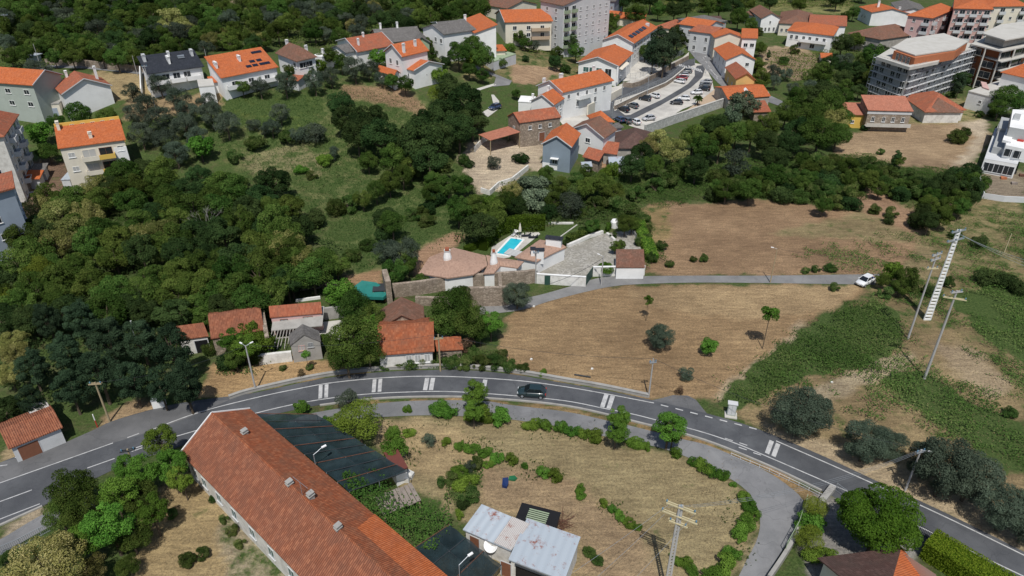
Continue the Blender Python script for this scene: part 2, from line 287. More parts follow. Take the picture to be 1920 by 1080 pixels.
# ---------------- houses
def shell(top,faces,t,over=0):
    "a roof of even thickness t below the given top faces"
    n=len(top); vs=list(top)+[(x,y,z-t) for x,y,z in top]; fs=list(faces)+[tuple(i+n for i in f)[::-1] for f in faces]
    ed={}
    for f in faces:
        for i in range(len(f)): ed[(f[i],f[(i+1)%len(f)])]=1
    for a,b in ed:
        if (b,a) not in ed: fs.append((b,a,a+n,b+n))
    return vs,fs
SHEAR={}; SQ=.6
def frame_of(A,B,C,e,rc=0.):
    a=P(A[0],A[1],e); b=PZ(B[0],B[1],a.z); c=PZ(C[0],C[1],a.z+rc)
    x=(b-a); w_=x.length; ang=math.atan2(x.y,x.x); xh=x/w_; q=(c-a).dot(xh)
    if abs(q)>abs(q-w_):   # c stands behind b: move b towards the true right-angle corner
        mid=(a+c)/2; r_=(c-a).length/2; v_=(b-mid); v_.z=0; b2=mid+v_.normalized()*r_
    else:
        ac=(c-a).normalized(); n_=Vector((ac.y,-ac.x,0)); b2=a+n_*(b-a).dot(n_)
    b=b.lerp(b2,SQ); b.z=a.z; x=b-a; w_=x.length; ang=math.atan2(x.y,x.x); xh=x/w_
    yh=Vector((-xh.y,xh.x,0)); d=(c-a).dot(yh); q=(c-a).dot(xh)
    frame_of.k=max(-.4,min(.4,(q if abs(q)<abs(q-w_) else q-w_)/max(d,1)))
    return a,ang,w_,d
def window_mb(w_,h,fr=1):
    m=MB(); t=.07
    for q in ((-w_/2,-w_/2+t,0,h),(w_/2-t,w_/2,0,h),(-w_/2+t,w_/2-t,0,t),(-w_/2+t,w_/2-t,h-t,h),(-.03,.03,t,h-t)): m.box(q[0],q[1],-.06,0,q[2],q[3],0)
    m.box(-w_/2-.12,w_/2+.12,-.14,0,-.09,-.005,0)
    m.add([(-w_/2+t,-.025,t),(w_/2-t,-.025,t),(w_/2-t,-.025,h-t),(-w_/2+t,-.025,h-t)],[(0,1,2,3)],1); return m
_wc={}
def window(rt,x,y,z,ang,w_=1.1,h=1.3,frm='wall_white',gl='glass',name='window'):
    k=(round(w_,2),round(h,2),frm,gl,name)
    if k not in _wc: o=window_mb(w_,h).build(name,[frm,gl],rt); _wc[k]=o
    else: o=_wc[k].copy(); COL.objects.link(o); o.parent=rt
    o.location=(x,y,z); o.rotation_euler=(0,0,ang); return o
def face_xy(w_,d,side,s):
    return {0:(s*w_,0,0.),1:(w_,s*d,math.pi/2),2:((1-s)*w_,d,math.pi),3:(0,(1-s)*d,-math.pi/2)}[side]
def wins(rt,w_,d,side,ss,zs,ww=1.1,h=1.3,gl='glass',frm='wall_white',name='window'):
    for z in zs:
        for s in ss:
            x,y,a=face_xy(w_,d,side,s); window(rt,x,y,z,a,ww,h,frm,gl,name)
def chimney(rt,x,y,z,h=1.6,a=.55,b=.8,mat='wall_white',pot='roof_red_x'):
    m=MB().box(x-a/2,x+a/2,y-b/2,y+b/2,z-1.2,z+h).box(x-a/2-.08,x+a/2+.08,y-b/2-.08,y+b/2+.08,z+h,z+h+.1).box(x-a/2+.06,x+a/2-.06,y-b/2+.06,y+b/2-.06,z+h+.1,z+h+.32,1)
    m.box(x-a/2-.05,x+a/2+.05,y-b/2-.05,y+b/2+.05,z+h+.32,z+h+.42)
    return m.build('chimney',[mat,'wall_grey'],rt)
def house(name,label,cat,A,B,C,e,rise=2.,roof='x',wm='wall_white',rm='roof_orange',over=.45,win=(),chim=(),group=None,base=4.,t=.16,wx=0,trim=None,doors=(),ridgecap=False,dd=None,gut='wall_palegrey',fr=None,rm2=None,sk=1.):
    if fr: a,ang,w_,d=fr; frame_of.k=0
    else: a,ang,w_,d=frame_of(A,B,C,e,rise if roof=='shed' else 0.)
    w_+=wx
    if dd: d=dd
    if d<0: print('NEG DEPTH',name,A,d); d=abs(d)
    rt=root(name,(a.x,a.y,a.z-e),label,cat,ang,group); SHEAR[rt.name]=frame_of.k*sk
    m=MB(); pr={'x':rise,'y':rise}.get(roof,0)
    if roof in('x','half'): m.add([(0,0,-base),(w_,0,-base),(w_,d,-base),(0,d,-base),(0,0,e),(w_,0,e),(w_,d,e),(0,d,e),(0,d/2,e+rise),(w_,d/2,e+rise)],[(0,1,5,4),(1,2,6,9,5),(2,3,7,6),(3,0,4,8,7)])
    elif roof=='y': m.add([(0,0,-base),(w_,0,-base),(w_,d,-base),(0,d,-base),(0,0,e),(w_,0,e),(w_,d,e),(0,d,e),(w_/2,0,e+rise),(w_/2,d,e+rise)],[(0,1,5,8,4),(1,2,6,5),(2,3,7,9,6),(3,0,4,7)])
    elif roof=='shed': m.add([(0,0,-base),(w_,0,-base),(w_,d,-base),(0,d,-base),(0,0,e),(w_,0,e),(w_,d,e+rise),(0,d,e+rise)],[(0,1,5,4),(1,2,6,5),(2,3,7,6),(3,0,4,7)])
    else: m.add([(0,0,-base),(w_,0,-base),(w_,d,-base),(0,d,-base),(0,0,e),(w_,0,e),(w_,d,e),(0,d,e)],[(0,1,5,4),(1,2,6,5),(2,3,7,6),(3,0,4,7)])
    m.build('wall',wm,rt); o_=over; ri=None
    if roof=='x':
        k=rise/(d/2)*o_; z=e+t-k; top=[(-o_,-o_,z),(w_+o_,-o_,z),(w_+o_,d/2,e+rise+t),(-o_,d/2,e+rise+t),(w_+o_,d+o_,z),(-o_,d+o_,z)]; fc=[(0,1,2,3),(3,2,4,5)]; ri=((-o_,d/2,e+rise+t),(w_+o_,d/2,e+rise+t))
    elif roof=='y':
        k=rise/(w_/2)*o_; z=e+t-k; top=[(-o_,-o_,z),(w_/2,-o_,e+rise+t),(w_/2,d+o_,e+rise+t),(-o_,d+o_,z),(w_+o_,-o_,z),(w_+o_,d+o_,z)]; fc=[(0,1,2,3),(1,4,5,2)]; ri=((w_/2,-o_,e+rise+t),(w_/2,d+o_,e+rise+t))
    elif roof=='shed':
        k=rise/d*o_; top=[(-o_,-o_,e+t-k),(w_+o_,-o_,e+t-k),(w_+o_,d+o_,e+rise+t+k),(-o_,d+o_,e+rise+t+k)]; fc=[(0,1,2,3)]
    elif roof=='hip':
        hw=min(w_,d)/2; k=rise/hw*o_; z=e+t-k
        r0,r1=((hw,d/2),(w_-hw+.01,d/2)) if w_>=d else ((w_/2,hw),(w_/2,d-hw+.01)); zr=e+rise+t
        top=[(-o_,-o_,z),(w_+o_,-o_,z),(w_+o_,d+o_,z),(-o_,d+o_,z),(r0[0],r0[1],zr),(r1[0],r1[1],zr)]; ri=((r0[0],r0[1],zr),(r1[0],r1[1],zr))
        fc=[(0,1,5,4),(1,2,5),(2,3,4,5),(3,0,4)] if w_>=d else [(0,1,4),(1,2,5,4),(2,3,5),(3,0,4,5)]
    elif roof=='half':
        k=rise/(d/2)*o_; z=e+t-k; hw=d/2; top=[(-o_,-o_,z),(w_+o_,-o_,z),(w_+o_,d+o_,z),(-o_,d+o_,z),(-o_,d/2,e+rise+t),(w_-hw,d/2,e+rise+t)]; fc=[(0,1,5,4),(2,3,4,5)]; ri=((-o_,d/2,e+rise+t),(w_-hw,d/2,e+rise+t))
        vs,fs=shell([top[1],top[2],top[5]],[(0,1,2)],t-.004); MB().add(vs,fs).build('hip_end','roof_orange_y',rt)['label']='tiled hip end coloured bright orange as if sunlit'  # hip tiles coloured brighter than the slopes, as sunlit
    else: top=[(-o_,-o_,e+t+.1),(w_+o_,-o_,e+t+.1),(w_+o_,d+o_,e+t+.1),(-o_,d+o_,e+t+.1)]; fc=[(0,1,2,3)]; t=.3
    axs='_y' if (roof=='y' or (roof=='hip' and d>w_)) else '_x'
    vs,fs=shell(top,fc,t-.004); mm=rm+axs if rm.startswith('roof_') else rm
    ro=MB().add(vs,fs[:1],1 if rm2 else 0).add(vs,fs[1:]).build('roof',[mm,(rm2 or rm)+axs if (rm2 or rm).startswith('roof_') else mm],rt)
    if ri and ridgecap:
        q=MB(); L=(Vector(ri[1])-Vector(ri[0])); n=max(1,int(L.length/.42))
        for i in range(n):
            p0=Vector(ri[0])+L*(i/n); p1=Vector(ri[0])+L*((i+1.06)/n); q.bar(p0-Vector((0,0,.06)),p1-Vector((0,0,.04)),.15,.12,6)
        q.build('ridge_tiles',mm,ro)
    if trim:
        z=e+t-k
        if roof=='y':
            for xx in (-o_,w_+o_): MB().beam((xx,-o_-.03,z+.03),(w_/2,-o_-.03,e+rise+t+.03),.1,.22).build('verge_trim',trim,rt)
        if roof=='x':
            for xx in (-o_-.03,w_+o_+.03): MB().beam((xx,-o_,z+.03),(xx,d/2,e+rise+t+.03),.12,.22).beam((xx,d+o_,z+.03),(xx,d/2,e+rise+t+.03),.12,.22).build('verge_trim',trim,rt)
    for q in win: wins(rt,w_,d,q[0],q[1],q[2],*(q[3:] if len(q)>3 else ()))
    for q in doors:
        x,y,an=face_xy(w_,d,q[0],q[1]); MB().box(-q[2]/2,q[2]/2,-.05,.02,0,q[3]).box(-q[2]/2-.1,q[2]/2+.1,-.03,.02,0,q[3]+.1,1).build('door',[q[4],'wall_palegrey'],rt,loc=(x,y,q[5] if len(q)>5 else 0),rz=an)
    for q in chim:
        x,y=q[0]*w_,q[1]*d
        zz={'x':e+rise*(1-abs(2*q[1]-1)),'y':e+rise*(1-abs(2*q[0]-1)),'shed':e+rise*q[1],'hip':e+rise*max(0,min(1,min(x,w_-x,y,d-y)/(min(w_,d)/2)))}.get(roof,e)
        chimney(rt,x,y,zz,*(q[2:]))
    return rt,w_,d
def balcony(rt,x,y,z,ang,w_,dp=1.2,mat='wall_white',h=.95,rail=None):
    m=MB().box(-w_/2,w_/2,-dp,0,-.15,0); q=[(-w_/2,w_/2,-dp,-dp+.1),(-w_/2,-w_/2+.1,-dp+.1,0),(w_/2-.1,w_/2,-dp+.1,0)]
    for a0,a1,b0,b1 in q: m.box(a0,a1,b0,b1,.0,h,1)
    return m.build('balcony',[mat,rail or mat],rt,loc=(x,y,z),rz=ang)
def block(name,label,cat,pts,e,depth=4.,wm='wall_white',tm=None,par=None,group=None):
    "upright block whose flat top has its corners at these photo pixels, e metres above the ground"
    a=P(pts[0][0],pts[0][1],e); ps=[PZ(u,v,a.z) for u,v in pts]
    if par: q=[loc_of(par,p) for p in ps]; return MB().prism([(p.x,p.y) for p in q],q[0].z-depth,q[0].z,0,True,1).build(name,[wm,tm or wm],par)
    rt=root(name,(a.x,a.y,a.z-e),label,cat,0,group); q=[loc_of(rt,p) for p in ps]
    MB().prism([(p.x,p.y) for p in q],e-depth,e-.12,0).build('wall',wm,rt); MB().prism([(p.x,p.y) for p in q],e-.12,e,0).build('roof',tm or wm,rt); return rt
def patch(name,pts,mat,dz=.05,kind='structure',step=3.,par=None):
    "flat cover laid on the ground: outline in photo pixels"
    ps=[P(u,v) for u,v in pts]; bm=bmesh.new(); f=bm.faces.new([bm.verts.new((p.x,p.y,0)) for p in ps]); 
    xs=[p.x for p in ps]; ys=[p.y for p in ps]
    if max(abs(p.z) for p in ps)>.05:
        for k,(lo,hi) in enumerate(((min(xs),max(xs)),(min(ys),max(ys)))):
            g=lo+step
            while g<hi:
                co=[0,0,0]; no=[0,0,0]; co[k]=g; no[k]=1
                bmesh.ops.bisect_plane(bm,geom=bm.verts[:]+bm.edges[:]+bm.faces[:],plane_co=co,plane_no=no); g+=step
    bmesh.ops.triangulate(bm,faces=bm.faces[:]); bmesh.ops.recalc_face_normals(bm,faces=bm.faces[:])
    if sum(f.normal.z for f in bm.faces)<0: bmesh.ops.reverse_faces(bm,faces=bm.faces[:])
    for v_ in bm.verts: v_.co.z=gh(v_.co.x,v_.co.y)+dz
    me=D.meshes.new(name); bm.to_mesh(me); bm.free(); me.materials.append(MATS[mat]); o=D.objects.new(name,me); COL.objects.link(o); o.parent=par
    return tag(o,kind=kind) if not par else o
def smooth_line(pts,n=6):
    out=[]; p=[pts[0]]+list(pts)+[pts[-1]]
    for i in range(1,len(p)-2):
        for k in range(n):
            t=k/n; out.append(tuple(.5*((2*p[i][j])+(-p[i-1][j]+p[i+1][j])*t+(2*p[i-1][j]-5*p[i][j]+4*p[i+1][j]-p[i+2][j])*t*t+(-p[i-1][j]+3*p[i][j]-3*p[i+1][j]+p[i+2][j])*t**3) for j in (0,1)))
    return out+[tuple(pts[-1])]
def line_mark(name,pts,wd=.14,dz=.02,mat='line_white',par=None,sm=True):
    ps=[P(u,v) for u,v in (smooth_line(pts) if sm and len(pts)>2 else pts)]; m=MB(); n=len(ps); vs=[]
    for i in range(n):
        d=ps[min(i+1,n-1)]-ps[max(i-1,0)]; s=Vector((-d.y,d.x,0)).normalized()*wd/2
        for q in (ps[i]+s,ps[i]-s): vs.append((q.x,q.y,gh(q.x,q.y)+dz))
    m.add(vs,[(2*i,2*i+1,2*i+3,2*i+2) for i in range(n-1)]); return m.build(name,mat,par)
def wall(name,label,pts,h,mat,th=.3,cat='wall',sm=False,cap=None,kind=None,group=None,h2=None):
    ps=[P(u,v) for u,v in (smooth_line(pts) if sm else pts)]; o0=ps[0].copy(); n=len(ps); m=MB(); rows=[]
    for i in range(n):
        d=ps[min(i+1,n-1)]-ps[max(i-1,0)]; s=Vector((-d.y,d.x,0)).normalized()*th/2; hh=h if h2 is None else h+(h2-h)*i/(n-1)
        rows.append([ps[i]+s-o0,ps[i]-s-o0,hh])
    vs=[]
    for i,(a,b,hh) in enumerate(rows):
        z=a.z; vs+=[(a.x,a.y,z-1.2),(b.x,b.y,z-1.2),(b.x,b.y,z+hh),(a.x,a.y,z+hh)]
    fs=[]
    for i in range(n-1):
        k=4*i; fs+=[(k+1,k+5,k+6,k+2),(k+4,k,k+3,k+7),(k+2,k+6,k+7,k+3)]
    fs+=[(0,1,2,3),(4*n-1,4*n-2,4*n-3,4*n-4)]
    o=m.add(vs,fs).build(name,mat,loc=o0); tag(o,label,cat,group,kind)
    if cap:
        m=MB(); vs=[]
        for i,(a,b,hh) in enumerate(rows):
            s=(a-b).normalized()*.06; z=a.z+hh; vs+=[(a.x+s.x,a.y+s.y,z+.003),(b.x-s.x,b.y-s.y,z+.003),(b.x-s.x,b.y-s.y,z+.1),(a.x+s.x,a.y+s.y,z+.1)]
        m.add(vs,fs).build('coping',cap,o)
    return o
def railing(name,label,pts,h=1.,mat='galv',gap=.35,post=2.,sm=False,dz=0.,bar=.02,mesh=False):
    ps=[P(u,v) for u,v in (smooth_line(pts) if sm else pts)]; o0=ps[0].copy(); rt=root(name,o0,label,'railing'); ra=MB(); po=MB(); bb=MB(); acc=0;ap=0
    for i in range(len(ps)-1):
        a=ps[i]-o0;b=ps[i+1]-o0; L=(b-a).length; za=Vector((0,0,dz))
        ra.bar(a+za+Vector((0,0,h)),b+za+Vector((0,0,h)),.035,n=4); ra.bar(a+za+Vector((0,0,.12)),b+za+Vector((0,0,.12)),.025,n=4)
        while acc<L:
            q=a+(b-a)*(acc/L)+za; bb.bar(q+Vector((0,0,.12)),q+Vector((0,0,h)),bar,n=4); acc+=gap
        acc-=L
        while ap<L:
            q=a+(b-a)*(ap/L)+za; MB().bar((0,0,-.3),(0,0,h+.05),.04,n=5).build('post',mat,rt,loc=q); ap+=post
        ap-=L
    ra.build('rail',mat,rt); bb.build('infill_bars',mat,rt); return rt
# ---------------- trees
def leaf_mesh(name,mat,pos,nrm,L,tint,W=.62,seed=0):
    rs=np.random.RandomState(seed+7); n=len(pos); L=np.broadcast_to(np.asarray(L,float),(n,))
    a=np.cross(nrm,rs.normal(size=(n,3))); a/=np.linalg.norm(a,axis=1)[:,None]+1e-9; b=np.cross(nrm,a)
    v=np.empty((n,4,3)); 
    v[:,0]=pos-a*L[:,None]*.5; v[:,2]=pos+a*L[:,None]*.5; k=(nrm*L[:,None]*.12)
    v[:,1]=pos-b*L[:,None]*.5*W-k; v[:,3]=pos+b*L[:,None]*.5*W-k
    me=D.meshes.new(name); me.vertices.add(4*n); me.vertices.foreach_set('co',v.ravel())
    me.loops.add(4*n); me.loops.foreach_set('vertex_index',np.arange(4*n,dtype=np.int32)); me.polygons.add(n)
    me.polygons.foreach_set('loop_start',np.arange(0,4*n,4,dtype=np.int32)); me.polygons.foreach_set('loop_total',np.full(n,4,dtype=np.int32))
    at=me.attributes.new('tint','FLOAT','POINT'); at.data.foreach_set('value',np.repeat(tint,4).astype(np.float32))
    me.materials.append(MATS[mat]); me.update(calc_edges=True); return me
def unit(v): return v/(np.linalg.norm(v,axis=1)[:,None]+1e-9)
def crown_pts(seed,n,nl,sz,rl,L,k,cone=0.,flat=.35,loose=.25):
    rs=np.random.RandomState(seed); c=[];r=[]
    for i in range(nl):
        d=unit(rs.normal(size=(1,3)))[0]; d[2]=d[2]*.9+.12; q=rs.uniform(*rl); rr=rs.uniform(.55,1)**.5*(1-q*.75)
        p=d*rr; p[2]=max(p[2],-flat)*sz
        if cone: f=1-cone*(p[2]/sz+1)/2; p[0]*=f;p[1]*=f; q*=.55+.45*f
        c.append(p); r.append(q)
    c=np.array(c); r=np.array(r); w_=r**2/np.sum(r**2); idx=rs.choice(nl,size=n,p=w_)
    d=unit(rs.normal(size=(n,3))); d[:,2]=np.where(rs.rand(n)<.55,np.abs(d[:,2]),d[:,2])
    rad_=r[idx]*(1-loose*rs.rand(n)**1.6+.12*rs.rand(n)); p=c[idx]+d*rad_[:,None]*np.array([1,1,.9])
    dist=np.linalg.norm(p[:,None]-c[None],axis=2)/r[None]; keep=(dist.min(1)>.55)|(rs.rand(n)<.25); p=p[keep];d=d[keep];idx=idx[keep]
    lt=rs.rand(nl)*.5; tint=np.clip(lt[idx]+rs.rand(len(p))*.5,0,1)
    nr=unit(d+rs.normal(size=d.shape)*.55+np.array([0,0,.25])); p=p+np.array([0,0,k])
    return p,nr,L*rs.uniform(.7,1.4,len(p)),tint,c+np.array([0,0,k])
KINDS={}
def kind(key,name,cat,mat,k,n=5200,nl=26,sz=.9,rl=(.24,.42),L=.085,var=3,trunk='trunk',tr=.07,**kw):
    vs=[]
    for s in range(var):
        p,nr,l,ti,c=crown_pts(hash_(key)+s*17,n,nl,sz,rl,L,k,**kw); cm=leaf_mesh('crown',mat,p,nr,l,ti,seed=s)
        m=MB(); rs=random.Random(s+3); zt=max(.12,k-.35*sz); m.bar((0,0,-.25),(rs.uniform(-.05,.05),rs.uniform(-.05,.05),zt),tr,tr*.7,7)
        for i in rs.sample(range(len(c)),min(7,len(c))): m.bar((0,0,zt-.08),tuple(c[i]),tr*.5,tr*.12,5)
        me=D.meshes.new('trunk'); me.from_pydata(m.v,[],m.f); me.materials.append(MATS[trunk]); vs.append((cm,me))
    KINDS[key]=(name,cat,k,vs)
def hash_(s): return sum(ord(c)*(i+3) for i,c in enumerate(s))%9000
kind('broad','broadleaf_tree','tree','leaf_broad',1.3,12500,42,.9,(.14,.36),.066,var=5,loose=.3); kind('dark','dark_tree','tree','leaf_dark',1.3,12500,42,.9,(.14,.36),.066,var=4,loose=.3); kind('olive','olive_tree','tree','leaf_olive',1.05,9500,32,.82,(.16,.34),.055,flat=.6,loose=.45)
kind('pine','pine_tree','tree','leaf_pine',1.6,7500,34,1.3,(.2,.36),.075,cone=.55,flat=.8,loose=.35); kind('bloom','flowering_tree','tree','leaf_bloom',1.2,8500,30,.9,(.2,.34),.06)
kind('cream','flowering_tree','tree','leaf_cream',1.1,9500,30,.9,(.16,.34),.06,var=2); kind('bright','young_tree','tree','leaf_bright',1.15,4200,18,.95,(.25,.42),.11,loose=.45); kind('yellow','yellow_green_tree','tree','leaf_yellow',1.25,9000,22,1.0,(.3,.45),.055,flat=.6,loose=.15)
kind('round','round_clipped_tree','tree','leaf_round',1.2,44000,60,.95,(.24,.34),.047,var=1,flat=.7,loose=.12); kind('shrub','shrub','shrub','leaf_bright',.5,4600,16,.75,(.2,.45),.1,tr=.04,loose=.4)
kind('bush','bush','bush','leaf_bramble',.5,6000,20,.8,(.16,.42),.085,tr=.04,loose=.4); kind('darkbush','bush','bush','leaf_dark',.6,5200,18,.85,(.3,.5),.1,tr=.04)
kind('sapling','sapling','tree','leaf_bright',4.2,1500,9,1.15,(.3,.5),.17,tr=.05,loose=.5); kind('reed','willowy_shrub','shrub','leaf_reed',.75,3600,16,.9,(.25,.42),.12,tr=.03,loose=.5)
kind('locust','locust_tree','tree','leaf_bright',1.5,5200,22,1.2,(.2,.34),.10,flat=.8,loose=.55); kind('brown','dry_shrub','shrub','leaf_brown',.55,1100,9,.8,(.3,.5),.12,tr=.05,loose=.6)
kind('cypress','cypress_tree','tree','leaf_dark',2.2,4200,26,2.2,(.3,.45),.13,cone=.55,flat=.9)
kind('greyb','grey_green_bush','bush','leaf_olive',.7,4200,18,.85,(.25,.42),.075,tr=.04,loose=.4); kind('hero','leafy_tree','tree','leaf_broad',1.35,15000,40,.92,(.2,.36),.055,var=2,loose=.3)
kind('herobright','locust_tree','tree','leaf_bright',1.9,9000,34,.95,(.18,.32),.07,var=2,loose=.5); kind('heropine','pine_tree','tree','leaf_pine',1.7,17000,50,1.3,(.14,.30),.052,var=3,cone=.5,flat=.8,loose=.4)
kind('heroolive','olive_tree','tree','leaf_olive',1.0,24000,44,.9,(.16,.32),.042,var=3,flat=.75,loose=.45); kind('herobloom','flowering_tree','tree','leaf_cream',1.1,20000,44,.9,(.16,.3),.04,var=1)
RT=random.Random(11); TREES=[]
def tree(key,u,v,r,label,group=None,squash=1.):
    name,cat,k,vs=KINDS[key]; r*=1.2 if cat=='shrub' else 1.; R=r*.1
    for i in range(8):
        p=P(u,v,k*R); zc=p.y*CP-(p.z-H)*SP; R=.5*R+.5*r*zc/F
    p=P(u,v,k*R); rt=root(name,(p.x,p.y,gh(p.x,p.y)-.05),label,cat,RT.uniform(0,6.28),group); q_=(.62,1.3) if cat=='shrub' else (.84,1.14); rt.scale=(R*RT.uniform(*q_),R*RT.uniform(*q_),R*squash*RT.uniform(.9,1.12))
    cm,tm=vs[RT.randrange(len(vs))]
    for nm,me in (('crown',cm),('trunk',tm)):
        o=D.objects.new(nm,me); COL.objects.link(o); o.parent=rt
    TREES.append((p.x,p.y,R)); return rt
ORD=['first','second','third','fourth','fifth','sixth','seventh','eighth','ninth','tenth','eleventh','twelfth','thirteenth','fourteenth','fifteenth','sixteenth','seventeenth','eighteenth','nineteenth','twentieth','twenty-first','twenty-second','twenty-third','twenty-fourth','twenty-fifth','twenty-sixth']
LOOK={'broad':'leafy tree','dark':'dark tree','olive':'olive tree','pine':'blackish green pine','bloom':'cream flowering tree','cream':'pale yellow flowering tree','bright':'bright young tree','yellow':'yellow-green tree','shrub':'bright shrub','bush':'bramble bush',
 'darkbush':'dark dense bush','sapling':'small sapling','reed':'pale feathery shrub','locust':'light green locust tree','brown':'dry brown shrub','greyb':'grey-green bush','cypress':'dark narrow cypress','hero':'big leafy tree','herobright':'light feathery tree','heropine':'tall dark pine','heroolive':'big olive tree','herobloom':'huge cream flowering tree','round':'round clipped tree'}
def trees(group,where,lst):
    "trees of one named spot; each is told apart by its look and its place counted from the left"
    lst=sorted(lst,key=lambda q:q[1]); by={}
    for q in lst: by.setdefault(q[0],[]).append(q)
    for k,all_ in by.items():
        rows=[('',all_)]
        if len(all_)>6:
            n=2 if len(all_)<=12 else 3; sv=sorted(all_,key=lambda q:q[2]); m=-(-len(sv)//n); nm=('upper row ','lower row ') if n==2 else ('upper row ','middle row ','lower row ')
            rows=[(nm[a],sorted(sv[a*m:(a+1)*m],key=lambda q:q[1])) for a in range(n)]
        for rn,qs in rows:
            for i,q in enumerate(qs):
                if len(qs)==1: lb=f"only {LOOK[k]} {rn}{where}"
                elif i==0: lb=f"leftmost {LOOK[k]} {rn}{where}"
                elif i==len(qs)-1: lb=f"rightmost {LOOK[k]} {rn}{where}"
                else: lb=f"{ORD[min(i,len(ORD)-1)]} {LOOK[k]} from left {rn}{where}"
                tree(k,q[1],q[2],q[3],lb.replace('row in','row of') if rn else lb,group,q[4] if len(q)>4 else 1.)
def inpoly(x,y,poly):
    c=False; n=len(poly)
    for i in range(n):
        x1,y1=poly[i];x2,y2=poly[i-1]
        if (y1>y)!=(y2>y) and x<(x2-x1)*(y-y1)/(y2-y1)+x1: c=not c
    return c
def fill(poly,kinds,r,gap,seed,sy=.62,n=400):
    rs=random.Random(seed); xs=[p[0] for p in poly]; ys=[p[1] for p in poly]; out=[]
    for i in range(n*6):
        x=rs.uniform(min(xs),max(xs)); y=rs.uniform(min(ys),max(ys))
        if not inpoly(x,y,poly): continue
        if any((x-o[1])**2+((y-o[2])/sy)**2<gap**2 for o in out): continue
        out.append((rs.choice(kinds),x,y,rs.uniform(*r)))
    return out
